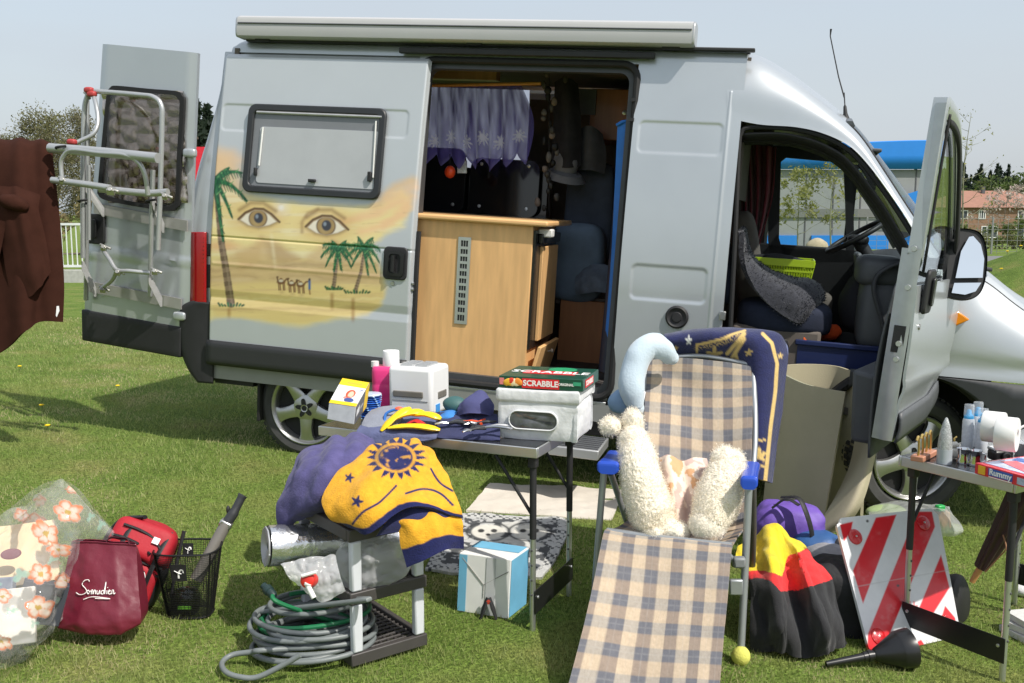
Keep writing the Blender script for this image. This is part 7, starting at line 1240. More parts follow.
t = thing('carton', 'white and light blue carton with a taped top standing under the left table', 'carton', G(485, 617)); b0 = [G(457, 611), G(508, 619), G(518, 603), G(470, 597)]; hgt = .245; t0 = [p+np.array([.004*i, .0, hgt*(1.0 if i != 3 else 1.0)]) for i, p in enumerate(b0)]
b0 = [b0[0], b0[1], b0[1]+np.array([.075, .15, 0]), b0[0]+np.array([.075, .15, 0])]; t0 = [p+np.array([.012, .004, hgt]) for p in b0]
MB().hexa(b0, t0).build('body', M('off white card', (.78, .78, .76), .7, var=.08, vs=9), t, world=True, smooth=0, bevel=.003)
LB = M('light blue print', S(112, 178, 212), .6, var=.1)
nf = np.cross(b0[1]-b0[0], t0[0]-b0[0]); nf /= np.linalg.norm(nf); nf = nf*(1 if nf[1] < 0 else -1); nx = np.array([.87, -.4, 0]); nx = np.cross(t0[1]-b0[1], b0[2]-b0[1]); nx /= np.linalg.norm(nx); nx = nx*(1 if nx[0] > 0 else -1)
def quadon(a, b, c, d, s0, s1, z0, z1, nr): p = lambda s, z: (a+(b-a)*s)*(1-z)+(d+(c-d)*s)*z+nr*.0015; return [p(s0, z0), p(s1, z0), p(s1, z1), p(s0, z1)]
MB().prism(quadon(b0[0], b0[1], t0[1], t0[0], 0.005, .16, .02, .98, nf), nf*.001).build('print', LB, t, world=True, smooth=0); MB().prism(quadon(b0[1], b0[2], t0[2], t0[1], .03, .97, .02, .98, nx), nx*.001).build('print', LB, t, world=True, smooth=0); up_n = np.array([0, 0, 1.]); MB().prism(quadon(t0[0], t0[1], t0[2], t0[3], .03, .97, .5, .97, up_n), up_n*.001).build('print', LB, t, world=True, smooth=0)
MB().prism(quadon(b0[0], b0[1], t0[1], t0[0], .54, .72, .02, .99, nf), nf*.0015).build('tape', M('packing tape', (.52, .53, .54), .25, var=.05), t, world=True, smooth=0); fl_ = MB()
for a_, b_ in (((.06, .93), (.5, .52)), ((.5, .52), (.97, .80)), ((.5, .52), (.5, .3))): p = lambda s, z: (b0[0]+(b0[1]-b0[0])*s)*(1-z)+(t0[0]+(t0[1]-t0[0])*s)*z+nf*.002; fl_.tube([p(*a_), p(*b_)], .0016, 5)
fl_.build('flap_edges', M('card edge', (.30, .29, .27), .8), t, world=True); c = (b0[0]*.35+b0[1]*.65)+nf*.02+np.array([0, 0, .045]); t3 = thing('clamp', 'small black spring clamp leaning on the front of the blue and white carton', 'clamp', G(479, 620)); m = MB()
for s in (-1, 1): m.tube([c+np.array([s*.004, 0, .04]), c+np.array([s*.018, -.01, -.0]), c+np.array([s*.032, -.015, -.045])], [.008, .012, .007], 8, flat=.6)
m.build('body', BLK, t3, world=True); MB().lathe([(0, .012), (.009, .011), (.01, 0)], c+np.array([0, 0, .025]), (0, -1, 0), 12).build('pivot', M('rust red pivot', S(170, 60, 44), .5), t3, world=True)
# ================================================================ THINGS ON THE RIGHT
ALG = M('grey frame tube', (.36, .38, .40), .4, metal=.5, var=.05)
def plaid(g, w_m, l_m, ph=(0, 0), pitch=.092):
    nu, nv = g.shape[:2]; a = np.linspace(0, l_m, nu)[:, None]*np.ones((nu, nv))/pitch+ph[0]; b = np.linspace(0, w_m, nv)[None]*np.ones((nu, nv))/pitch+ph[1]
    sq = lambda t: sstep(-.12, .12, np.sin(2*math.pi*t)); thin = lambda t: smin((t*2) % 1-.5, .05)
    va = sq(b)[..., None]; ha = sq(a)[..., None]; A1, B1, A2, B2 = [np.array(S(*c)) for c in ((108, 108, 113), (208, 193, 170), (102, 103, 111), (178, 152, 124))]
    c = .5*(A1*va+B1*(1-va))+.5*(A2*ha+B2*(1-ha)); t = (.16*np.maximum(thin(a), thin(b)))[..., None]; c = c*(1-t)+np.array([.5, .48, .45])*t
    return c*(1+.10*fbm(a*9, b*60, 0, 2)[..., None])*(1+.06*fbm(a*60, b*9, 2, 2)[..., None])
PLM = paintmat('plaid canvas', .9, bump=.5, bs=420, var=.06, vs=80)
ch = thing('reclining_chair', 'reclining camping chair with beige and blue checked cloth and blue armrests', 'chair', G(672, 640))
def chpatch(name, rows, w_, l_, ph, n, wr=.004, seed=0):
    g = sgrid(PG(rows), *n); g = wrinkle(g, wr, 6, seed); return MB().slab(g, .006, plaid(g, w_, l_, ph)).build(name, PLM, ch, world=True, smooth=80)
chpatch('backrest', [[(648, 360, 4.48), (683, 358, 4.43), (718, 361, 4.37), (751, 366, 4.32)], [(646, 388, 4.42), (682, 392, 4.40), (718, 394, 4.33), (752, 392, 4.26)], [(643, 432, 4.28), (681, 436, 4.27), (718, 440, 4.20), (752, 438, 4.12)], [(640, 480, 4.16), (680, 486, 4.14), (717, 490, 4.07), (750, 484, 4.00)], [(632, 518, 4.04), (675, 530, 4.0), (712, 534, 3.92), (745, 528, 3.86)]], .48, .80, (.1, .27), (150, 130), .012, 2)
chpatch('seat', [[(632, 518, 4.04), (675, 532, 4.0), (712, 536, 3.92), (745, 528, 3.86)], [(620, 526, 3.94), (668, 540, 3.90), (706, 544, 3.82), (738, 536, 3.75)], [(608, 531, 3.81), (650, 538, 3.75), (692, 543, 3.68), (732, 546, 3.62)]], .48, .36, (.3, .27), (60, 100), .006, 4)
chpatch('leg_rest', [[(607, 530, 3.815), (650, 536, 3.755), (692, 541, 3.69), (732.5, 545, 3.625)], [(603, 537, 3.79), (648, 543, 3.73), (691, 547, 3.66), (731.5, 551, 3.595)], [(592, 590, 3.60), (643, 598, 3.56), (687, 601, 3.49), (727, 604, 3.42)], [(579, 645, 3.42), (635, 654, 3.37), (682, 657, 3.30), (722, 659, 3.24)], [(560, 715, 3.22), (625, 722, 3.17), (676, 724, 3.10), (716, 726, 3.04)]], .48, .82, (.55, .27), (170, 130), .008, 7)
def chtube(pts, r=.0125, name='frame_tube', mat=None, n=30, flat=1.): return MB().tube(cr(np.array([P(*p) for p in pts]), n), r, 10, flat=flat).build(name, mat or ALG, ch, world=True)
chtube([(646, 362, 4.50), (641, 440, 4.30), (632, 518, 4.06)]); chtube([(753, 367, 4.34), (755, 440, 4.14), (747, 530, 3.88)]); chtube([(646, 360, 4.50), (700, 356, 4.43), (753, 365, 4.34)], .011)
chtube([(607, 531, 3.82), (669, 539, 3.73), (732, 546, 3.63)], .013); chtube([(610, 535, 3.86), (588, 640, 3.50), (563, 715, 3.28)], .010); chtube([(727, 549, 3.68), (718, 655, 3.31), (710, 730, 3.09)], .010)
rf = G(741, 655); fl_q = P(592, 634, 3.93)
chtube([(604, 470, 3.90), (599, 530, 3.92), (592, 632, 3.94)], .014, 'front_leg'); chtube([(749, 484, 3.70), (745, 570, 3.71), (741, 648, 3.71)], .014, 'front_leg'); chtube([(611, 474, 4.0), (640, 560, 4.22), (655, 600, 4.34)], .013, 'rear_leg'); chtube([(753, 488, 3.80), (753, 540, 3.93), (751, 598, 4.12)], .013, 'rear_leg', M('dark frame tube', (.10, .10, .10), .5, metal=.3))
chtube([(727, 562, 3.66), (717, 610, 3.66), (708, 652, 3.60)], .010, 'strut'); chtube([(722, 548, 3.66), (735, 562, 3.70), (746, 566, 3.71)], .012, 'strut'); MB().box(P(736, 587, 3.69), (.05, .02, .06)).build('joint_plate', ALG, ch, world=True, bevel=.006); MB().box(P(739, 562, 3.68), (.045, .035, .04)).build('joint_plate', M('grey joint plastic', (.22, .23, .24), .5), ch, world=True, bevel=.008)
TBALL = M('yellow ball felt', S(206, 204, 100), .95, var=.1, bump=.8, bs=120)
MB().blob(P(741, 656, 3.70), (.034, .034, .036), amp=.05, fs=20).build('ball_foot', TBALL, ch, world=True); MB().blob(P(739, 552, 3.78), (.034, .034, .036), amp=.05, fs=20).build('ball_foot', TBALL, ch, world=True) if False else None
BLA = M('blue armrest plastic', S(38, 78, 190), .35, var=.04, coat=.2)
def armrest(a, b, w_, h_):
    a, b = P(*a), P(*b); d = (b-a)/np.linalg.norm(b-a); s = np.cross(d, [0, 0, 1.]); s /= np.linalg.norm(s); secs = []
    for f, k, dz in ((-.01, .75, -.012), (.0, .95, -.004), (.06, 1, 0), (.5, .92, 0), (.94, 1, 0), (1., .9, -.004), (1.01, .6, -.008)): secs.append([a+(b-a)*f+s*p[0]*k+np.array([0, 0, p[1]*k+dz]) for p in rrect(w_, h_, .014, 4)])
    m = MB(); capgrid(m, cr(np.array(secs), 24)); return m.build('armrest', BLA, ch, world=True, smooth=60)
armrest((608, 467, 3.84), (618, 455, 4.22), .086, .042); armrest((749, 482, 3.62), (752, 466, 4.0), .062, .042)
# light blue neck pillow
PB = M('pale blue plush', S(190, 206, 218), .95, var=.05, bump=.5, bs=120, sheen=.4); t = thing('neck_pillow', 'pale blue curved neck pillow over the left corner of the chair back', 'pillow', P(640, 400, 4.36))
pp = cr(np.array([P(672, 358, 4.36), P(664, 349, 4.33), P(650, 346, 4.32), (P(639, 356, 4.31)), P(633, 374, 4.30), P(632, 392, 4.29), P(636, 408, 4.30)]), 44); m = MB(); m.tube(pp, cr(np.array([[.030], [.046], [.054], [.056], [.056], [.054], [.034]]), 44)[:, 0], 22); m.v[0] = m.v[0]+(fbm(m.v[0][:, 0]*14, m.v[0][:, 1]*14, m.v[0][:, 2]*14, 3)*.009)[:, None]; m.blob(pp[-1], (.036, .034, .036)); m.blob(pp[0], (.030, .03, .03)); m.build('body', PB, t, world=True, smooth=80); MB().blob(P(622, 402, 4.38), (.055, .05, .055), amp=.15, fs=12).build('pillow_end', M('blue plush', S(140, 168, 200), .95, bump=.4), t, world=True, smooth=80)
# navy blanket with gold stars
def starpaint(x, y, g):
    nav = np.array(S(26, 32, 78)); go = np.array(S(206, 176, 110)); n = fbm(x/4, y/4, 0, 3); c = np.ones(x.shape+(3,))*nav*(1+.25*n[..., None])
    def ov(m, col=go, a=1.): nonlocal c; m = np.clip(m, 0, 1)[..., None]*a; c = c*(1-m)+np.array(col)*m
    ov(sstep(2.2, 1.1, dseg(x, y, [(762, 336), (770, 344), (775, 364), (773, 392), (768, 430), (764, 470), (762, 490)])[0]))
    for pl in ([(697, 343), (697, 362)], [(697, 343), (722, 339), (745, 333)], [(750, 442), (763, 440)], [(750, 442), (750, 470)], [(750, 468), (762, 466)]): ov(sstep(1.4, .6, dseg(x, y, pl)[0]))
    d, tt = dseg(x, y, [(697, 346), (720, 342), (744, 335)]); ov(smin(d, 3.5)*(vnoise(x*1.3, y*1.3) > 0), go, .8)
    def star(sx, sy, r, col=go): a = np.arctan2(y-sy, x-sx)+.3; ov(sstep(.8, -.8, np.hypot(x-sx, y-sy)-r*(.40+.6*np.abs(np.cos(2.5*a))**2.2)), col)
    star(715, 353, 9); star(750, 352, 4); star(689, 340, 3.4, (.7, .7, .66)); star(758, 455, 8); star(778, 356, 3); star(676, 346, 2.5)
    for pl in ([(728, 352), (734, 345), (744, 336)], [(733, 356), (738, 348), (744, 340)], [(739, 360), (736, 352), (742, 342)]): ov(sstep(2.6, 1.2, dseg(x, y, pl)[0]))
    ov(sstep(.9, .3, dseg(x, y, [(784, 345), (790, 372), (782, 420), (770, 482)])[0]), (.10, .12, .25)); return c
nb = [[(664, 352, 4.66), (690, 352, 4.64), (715, 354, 4.60), (738, 356, 4.57), (756, 364, 4.54), (768, 376, 4.52), (780, 386, 4.50)], [(664, 337, 4.57), (690, 333, 4.55), (716, 331.5, 4.52), (742, 332.5, 4.48), (764, 334.5, 4.44), (778, 338, 4.42), (785, 348, 4.43)], [(665, 340, 4.44), (690, 338, 4.42), (716, 337, 4.38), (740, 338, 4.34), (762, 341, 4.32), (776, 350, 4.34), (785, 366, 4.38)], [(666, 361, 4.52), (690, 362, 4.50), (716, 364, 4.46), (742, 370, 4.40), (758, 380, 4.30), (771, 392, 4.30), (781, 402, 4.36)], [(667, 400, 4.55), (690, 404, 4.52), (716, 410, 4.48), (742, 418, 4.38), (755, 424, 4.26), (767, 430, 4.26), (776, 436, 4.32)], [(668, 440, 4.52), (690, 446, 4.50), (716, 456, 4.42), (740, 466, 4.30), (752, 476, 4.22), (762, 480, 4.22), (770, 483, 4.28)]]
clothobj('blanket', 'navy blanket with gold stars hung over the right side of the chair back', 'blanket', nb, paintmat('navy star wool', .95, sheen=.3, bump=.7, bs=140, var=.1), (120, 130), .024, .006, 9, 5, col=starpaint)
# sheepskin rolls
def woolroll(label, pts, rad, seed, extra=()):
    p = cr(np.array([P(*q) for q in pts]), 240); r = .88*cr(np.array(rad)[:, None], 240)[:, 0]; t = thing('sheepskin_roll', label, 'sheepskin', p[-1]-np.array([0, 0, r[-1]])); m = MB(); m.tube(p, r, 230); v = m.v[0]; g = v.reshape(240, 230, 3); nr = g-p[:, None]; nr /= np.maximum(np.linalg.norm(nr, axis=-1, keepdims=True), 1e-6)
    d = fbm(g[..., 0]*24+seed, g[..., 1]*24, g[..., 2]*24, 4)*.005-np.abs(vnoise(g[..., 0]*75+seed, g[..., 1]*75, g[..., 2]*75))*.0045-np.abs(vnoise(g[..., 0]*140+seed, g[..., 1]*140, g[..., 2]*140))*.002+.002+fbm(g[..., 0]*7+seed, g[..., 1]*7, g[..., 2]*7, 2)*.014; g = g+nr*d[..., None]; m.v[0] = g.reshape(-1, 3)
    for e, er in extra: m.blob(P(*e), er, 40, 28, amp=.10, fs=40)
    m.blob(p[0], (r[0]*1.0,)*3, 24, 16, amp=.1, fs=12); m.blob(p[-1], (r[-1]*1.0,)*3, 24, 16, amp=.1, fs=12)
    WO = M('cream sheepskin', S(234, 225, 208), .95, var=.05, vs=40, sheen=.6, bump=1., bs=150); m.build('fleece', WO, t, world=True, smooth=80)
    tf = tufts(np.concatenate([g, g[:, :1]], 1), 15000, .0058, .0010, S(246, 240, 228), seed, .6, 1.0 if np.mean(np.sum(gnormals(g)*nr, -1)) > 0 else -1.0)
    for vv in m.v[1:]:
        gg2 = vv.reshape((28, 40, 3) if len(vv) == 1120 else (16, 24, 3)); n2 = gnormals(gg2); sg2 = np.sign(np.mean(np.sum(n2*(gg2-gg2.mean((0, 1))), -1))); t2 = tufts(gg2[2:-2], 1800, .0058, .0010, S(246, 240, 228), seed+5, .6, sg2); tf.add(t2.v[0], t2.f, t2.c[0][:, :3])
    tf.build('pile', MATS.get('sheepskin pile') or cloth_tr('sheepskin pile', (.7, .65, .55), .5, attr='Col', bump=0), t, world=True, smooth=0); return t
woolroll('long cream sheepskin roll leaning on the left side of the chair seat', [(634, 440, 3.92), (640, 468, 3.86), (646, 494, 3.84), (655, 516, 3.82), (664, 528, 3.80)], [.064, .088, .100, .096, .06], 3, [((611, 426, 3.95), (.042, .04, .036)), ((633, 421, 3.95), (.042, .04, .05)), ((676, 531, 3.78), (.06, .05, .036)), ((655, 532, 3.78), (.045, .04, .04))])
woolroll('shorter cream sheepskin roll leaning on the right side of the chair seat', [(733, 461, 3.84), (725, 478, 3.80), (716, 502, 3.77), (708, 524, 3.74)], [.050, .080, .092, .075], 8, [((725, 458, 3.82), (.05, .045, .045))])
clothobj('towel', 'pale pink patterned cloth crumpled between the two sheepskin rolls', 'cloth', [[(660, 458, 3.98), (668, 455, 3.96), (682, 462, 3.95), (696, 458, 3.95), (706, 460, 3.96)], [(662, 474, 3.92), (672, 474, 3.88), (684, 476, 3.90), (697, 474, 3.88), (710, 476, 3.90)], [(666, 496, 3.88), (675, 500, 3.83), (687, 498, 3.86), (698, 500, 3.82), (706, 500, 3.85)], [(668, 520, 3.84), (680, 524, 3.80), (690, 522, 3.82), (700, 526, 3.77), (706, 522, 3.8)], [(672, 536, 3.80), (682, 540, 3.77), (692, 540, 3.76), (702, 541, 3.73), (708, 538, 3.74)]], paintmat('pink print cloth', .95, bump=.4, bs=150), (70, 70), .010, .022, 12, 5, col=lambda x, y, g: (lambda n: np.where((n > .12)[..., None], np.array(S(196, 170, 160)), np.where((n < -.2)[..., None], np.array(S(206, 160, 120)), np.array(S(226, 206, 190)))))(fbm(g[..., 0]*20, g[..., 1]*20, g[..., 2]*20, 3)))
# rolled foam mats
MAT = M('beige foam', S(176, 168, 142), .85, var=.05, vs=8, bump=.25, bs=200)
def matpt(px, py, Z): return P(px, py, Z)
tp_ = np.array([P(846, 392, 4.90), P(828, 389, 4.96), P(806, 384, 5.04), P(788, 376, 5.16), P(778, 369, 5.34), P(784, 365.5, 5.55), P(806, 364, 5.66), P(836, 366, 5.66), P(858, 374, 5.52), P(868, 381, 5.32)])
bt_ = np.array([(a[0], a[1], gz(a[0], a[1])) for a in tp_]); bt_[:, 0] += np.linspace(-.10, .0, 10); g = np.stack([cr(bt_, 80)*(1-f)+cr(tp_, 80)*f for f in np.linspace(0, 1, 12)], 0)
t = thing('foam_mat', 'beige foam mat standing rolled on end in front of the cab doorway', 'mat', g[0].mean(0)); MB().slab(g, .016).build('sheet', MAT, t, world=True, smooth=60)
g2 = sgrid(PG([[(856, 384, 5.20), (864, 378, 5.12), (872, 375, 5.08), (883, 372, 5.12)], [(858, 420, 5.12), (866, 418, 5.02), (872, 416, 4.98), (880, 410, 5.02)], [(850, 468, 5.02), (862, 466, 4.92), (868, 462, 4.90), (874, 455, 4.95)], [(826, 515, 4.96), (842, 512, 4.86), (852, 508, 4.84), (862, 500, 4.9)], [(806, 538, 5.0), (818, 535, 4.92), (832, 532, 4.9), (846, 526, 4.94)]]), 60, 24); t = thing('foam_mat', 'second beige foam mat bending outward at its foot beside the open cab door', 'mat', G(830, 533)); MB().slab(g2, .016).build('sheet', MAT, t, world=True, smooth=60)
# purple backpack, flag, bags
PV = M('violet nylon', S(112, 84, 176), .6, var=.1, bump=.4, bs=50); c = P(788, 525, 4.68); t = thing('backpack', 'violet backpack lying on the grass beside the chair', 'backpack', G(790, 562)); m = MB().blob(c-np.array([0, 0, .06]), (.165, .13, .17), 60, 44, rotz(-.2), amp=.09, fs=9, p=3.6, seed=3); m.build('body', PV, t, world=True, smooth=80)
MB().tube(cr(np.array([P(782, 497, 4.60), P(798, 498, 4.54), P(806, 512, 4.50), (P(812, 534, 4.50)), P(813, 556, 4.54)]), 24), .016, 8, flat=.35).build('strap', BLKN, t, world=True); MB().tube(cr(np.array([P(772, 508, 4.56), P(786, 499, 4.54), P(799, 505, 4.50)]), 14), .012, 8, flat=.4).build('strap', BLKN, t, world=True)
def flagpaint(x, y, g):
    n = fbm(x/6, y/6, 0, 2)*1.0; c = np.ones(x.shape+(3,))*np.array([.016, .016, .018]); ye = inpoly(x, y+n, [(700, 500), (830, 500), (808, 548), (788, 557), (781, 576), (766, 571), (700, 575)]); rd = inpoly(x, y+n, [(700, 575), (766, 571), (781, 576), (788, 557), (808, 548), (850, 530), (850, 572), (838, 577), (815, 586), (800, 590), (780, 592), (770, 580), (755, 579), (700, 580)])
    c[ye] = S(226, 200, 40); c[rd] = S(214, 42, 44); return c*(1+.12*fbm(x/2, y/2, 0, 2)[..., None])
clothobj('flag', 'black, red and yellow flag cloth heaped between the chair and the warning board', 'flag', [[(738, 548, 4.16), (756, 540, 4.22), (768, 526, 4.20), (778, 524, 4.18), (790, 536, 4.16), (802, 546, 4.20)], [(736, 560, 4.06), (755, 560, 4.06), (770, 553, 3.98), (786, 556, 4.02), (800, 552, 3.96), (812, 558, 4.06)], [(748, 575, 3.98), (758, 584, 3.92), (774, 582, 3.84), (790, 580, 3.92), (808, 580, 3.82), (830, 578, 3.94)], [(752, 600, 3.90), (764, 612, 3.84), (780, 606, 3.76), (798, 612, 3.84), (818, 606, 3.74), (838, 602, 3.88)], [(752, 630, 3.84), (768, 636, 3.78), (784, 630, 3.70), (804, 640, 3.76), (826, 632, 3.68), (846, 630, 3.82)], [(754, 650, 3.84), (768, 652, 3.78), (786, 654, 3.73), (806, 658, 3.74), (830, 654, 3.72), (851, 644, 3.82)]], paintmat('felt flag cloth', .95, sheen=.15, bump=.6, bs=200, var=.12), (150, 170), .008, .022, 6, 6, None, col=flagpaint)
m = MB().blob(P(836, 605, 4.12), (.17, .14, .20), 50, 36, rotz(-.3), amp=.14, fs=7, p=2.8, seed=6); tag(m.build('duffel_bag', M('black bag cloth', (.013, .013, .015), .7, var=.2, bump=.5, bs=60), smooth=80), 'black cloth bag slumped behind the flag, left of the warning board', 'bag')
m = MB().blob(P(832, 557, 4.30), (.12, .10, .055), 40, 26, rotz(-.4), amp=.16, fs=10, seed=7); tag(m.build('folded_towel', M('silver grey cloth', S(150, 150, 156), .8, var=.2, vs=20, bump=.6, bs=60, stretch=(1, 1, 4)), smooth=80), 'silver-grey folded towel on top of the black cloth bag', 'towel')
m = MB().blob(P(818, 545, 4.55), (.14, .10, .07), 30, 20, amp=.14, fs=8, seed=9); tag(m.build('folded_tarp', M('mid blue tarp', S(52, 92, 146), .5, var=.12, bump=.5, bs=40), smooth=80), 'blue folded tarp between the violet backpack and the warning board', 'tarp')
m = MB().blob(P(848, 548, 4.36), (.06, .05, .06), 24, 16, amp=.14, fs=10, seed=11); tag(m.build('pouch', M('grey pouch cloth', (.12, .12, .13), .8, bump=.5), smooth=80), 'grey pouch squeezed against the top left edge of the warning board', 'pouch')
# red and white warning board
g = sgrid([[P(834, 519, 4.06), P(936, 508, 4.25)], [P(870, 657, 3.82), P(960, 636, 4.03)]], 190, 190); x, y = img(g)
def signpaint(x, y):
    A = Paint(x, y, (.66, .66, .67)); red = S(206, 30, 40)
    for p in ([(875, 518), (895.5, 515), (862, 604), (852, 571)], [(916, 512), (931, 512), (934, 527), (892, 626), (881, 655), (866, 655), (867, 634)], [(940, 555), (948.5, 588), (922, 630), (914, 618)], [(839, 525), (852, 522), (850, 532), (843, 542)], [(944, 606), (954, 618), (957, 637), (943, 640), (935, 636)], [(908, 646), (920, 640), (924, 646), (912, 650)]): A.poly(p, red, 1, .7)
    d = fbm(x/6, y/6, 0, 3); A.over(sstep(.2, .7, d), (.5, .49, .47), .10); A.over(sstep(.8, .2, np.abs(y-588+.18*(x-850))), (.45, .44, .44), .5)
    for q in ((866.5, 521.5), (897, 586), (914, 520)): A.ell(q[0], q[1], 1.3, 1.3, (.05, .05, .05))
    A.line([(905, 603), (907, 607)], .7, red); A.line([(909, 602), (908, 607), (912, 606)], .6, red); A.line([(913, 602), (913, 607), (916, 606)], .6, red); A.line([(903, 609), (915, 607.5)], .5, red, .8); return np.clip(A.c, 0, 1)
t = thing('warning_board', 'square red and white striped warning board with round reflectors leaning on the black bag', 'warning sign', (g[-1, 0]+g[-1, -1])/2); u, v = np.meshgrid(np.linspace(-1, 1, 190), np.linspace(-1, 1, 190), indexing='ij')
k = 1-.035*(np.maximum(0, np.abs(u)-.86)/.14)**2*(np.maximum(0, np.abs(v)-.86)/.14)**2*3; gc = g.mean((0, 1)); g = gc+(g-gc)*k[..., None]; MB().slab(g, .012, signpaint(x, y)).build('panel', paintmat('printed plastic board', .35, var=.04, coat=.2), t, world=True, smooth=30)
nrm_ = np.cross(g[0, -1]-g[0, 0], g[-1, 0]-g[0, 0]); nrm_ /= np.linalg.norm(nrm_); nrm_ *= -np.sign(nrm_ @ (gc-CC)); REF = M('red reflector', S(190, 16, 24), .12, coat=.6, bump=.4, bs=500)
for px, py in ((854, 537), (922, 523.5), (877, 637), (945, 623)):
    i = np.unravel_index(np.argmin((x-px)**2+(y-py)**2), x.shape); r_ = MB().lathe([(0, .016), (.022, .015), (.031, .011), (.033, .004)], g[i], nrm_, 30).build('reflector', REF, t, world=True); MB().lathe([(0, .019), (.004, .018), (.005, .015)], g[i], nrm_, 10).build('screw', CHROME, r_, world=True)
# black funnel lying on the grass
a, b = G(826, 664, .016), G(900, 650, .062); ax = (b-a)/np.linalg.norm(b-a); Lf = np.linalg.norm(b-a); BF = M('black gloss plastic', (.012, .012, .013), .32, var=.05, coat=.2); t = thing('funnel', 'large black plastic funnel lying on the grass before the warning board', 'funnel', G(870, 664)); MB().lathe([(.006, 0), (.011, .0), (.0155, Lf*.50), (.018, Lf*.5), (.018, Lf*.64), (.024, Lf*.66), (.064, Lf*.94), (.066, Lf*.95), (.070, Lf*.97), (.074, Lf*1.10), (.074, Lf*1.14), (.070, Lf*1.14), (.060, Lf*.95), (.018, Lf*.68)], a, ax, 40, cap=False).build('body', BF, t, world=True, smooth=30); MB().lathe([(.0185, 0), (.021, .0), (.021, .014), (.0185, .014)], a+ax*Lf*.56, ax, 24).build('collar', BF, t, world=True)
# clear bag with clothes pegs behind the board, black round lid
t = thing('plastic_bag', 'clear plastic bag of wooden clothes pegs behind the warning board', 'plastic bag', G(935, 540)); gq = sgrid(PG([[(868, 507, 4.9), (890, 502, 4.85), (915, 503, 4.82), (940, 504, 4.8), (950, 506, 4.82)], [(870, 516, 4.75), (890, 512, 4.66), (915, 510, 4.64), (940, 512, 4.62), (956, 520, 4.7)], [(880, 530, 4.66), (900, 530, 4.60), (920, 532, 4.56), (944, 532, 4.56), (962, 530, 4.62)], [(890, 545, 4.70), (905, 545, 4.66), (925, 542, 4.62), (944, 536, 4.6), (958, 533, 4.64)]]), 50, 60); MB().grid(wrinkle(gq, .025, 9, 2)).build('film', cloth_tr('thin clear film', (.82, .84, .84), .3, .42, rough=.15, bump=.5, bs=30), t, world=True, smooth=180); MB().blob(P(888, 512, 4.85), (.09, .05, .035), amp=.2, fs=10).build('contents', M('pale green cloth', S(150, 170, 120), .8, var=.2), t, world=True, smooth=80)
PW = woodmat('peg wood', S(196, 152, 90), (1, 1, 1), .2)
for k in range(9): c = P(934+k*1.9, 518+(k % 3), 4.72); tag(MB().box(c, (.008, .012, .07), roty(.1*(k % 4)-.15), None).build('clothes_peg', PW, bevel=.001), 'wooden clothes peg in the clear bag behind the warning board', 'clothes peg', 'clothes pegs in the clear bag')
tag(MB().box(P(940, 508, 4.70), (.04, .03, .03), rotz(.3)).build('peg_clip', M('green clip plastic', S(40, 160, 80), .4), bevel=.006), 'bright green clip on top of the wooden clothes pegs', 'clip')
c = P(956, 600, 4.22); tag(MB().lathe([(0, -.03), (.09, -.03), (.105, -.02), (.11, 0), (.105, .02), (.09, .03), (0, .03)], c, (.75, -.65, .15), 40).build('round_case', M('black case cloth', (.014, .014, .015), .6, bump=.3), smooth=40), 'round black case standing behind the right edge of the warning board', 'case')
# brown umbrella leaning on the table
t = thing('umbrella', 'folded dark brown umbrella with wooden tip leaning under the right table', 'umbrella', P(972, 583, 4.1)); a, b = P(972, 582, 4.10), P(1034, 478, 3.95); ax = (b-a)/np.linalg.norm(b-a); th_ = np.linspace(0, 2*math.pi, 64, endpoint=False); u_ = np.cross(ax, [0, 1., 0]); u_ /= np.linalg.norm(u_); v_ = np.cross(ax, u_); secs = []
for f in np.linspace(.14, 1, 30): r_ = (.014+.046*f**.8)*(1+.16*np.sin(8*th_+5*f)); secs.append([a+(b-a)*f+rr*(math.cos(q)*u_+math.sin(q)*v_) for rr, q in zip(r_, th_)])
m = MB(); capgrid(m, secs); m.build('canopy', M('dark brown umbrella cloth', S(58, 40, 34), .55, var=.12, bump=.2), t, world=True, smooth=50); MB().tube([a, a+(b-a)*.06, a+(b-a)*.15], [.011, .013, .014], 12).build('tip', woodmat('umbrella wood', S(188, 140, 84), (1, 1, 1)), t, world=True); MB().tube([b-ax*.02, b+ax*.25], .008, 8).build('shaft', BLK, t, world=True); MB().tube(cr(np.array([P(1003, 535, 3.98), P(1006, 548, 3.95), P(1000, 556, 3.98), P(985, 572, 4.05)]), 20), .003, 5).build('strap', M('tan strap', S(150, 110, 80), .8), t, world=True)
# papers at the right edge
for k, (px, py, rz_, lb) in enumerate([(1028, 636, .3, 'white booklet at the bottom of the small stack on the grass under the right table'), (1029, 629, .45, 'white booklet in the middle of the small stack on the grass under the right table'), (1030, 622, .2, 'white booklet on top of the small stack on the grass under the right table')]):
    q = G(1032, 640); tag(MB().box(q+np.array([.04+.01*k, .05, .012+.028*k]), (.22, .16, .026), rotz(rz_)).build('booklet', M('white paper stack', (.62, .62, .60), .8, var=.1, vs=60, stretch=(1, 1, 30)), bevel=.002), lb, 'booklet')
q = G(1024, 596); tag(MB().blob(q+np.array([.04, .02, .02]), (.07, .05, .03), amp=.2, fs=14).build('white_cloth', M('white cloth', (.7, .7, .7), .9, bump=.4), smooth=80), 'small white cloth lying on the grass at the right edge', 'cloth')
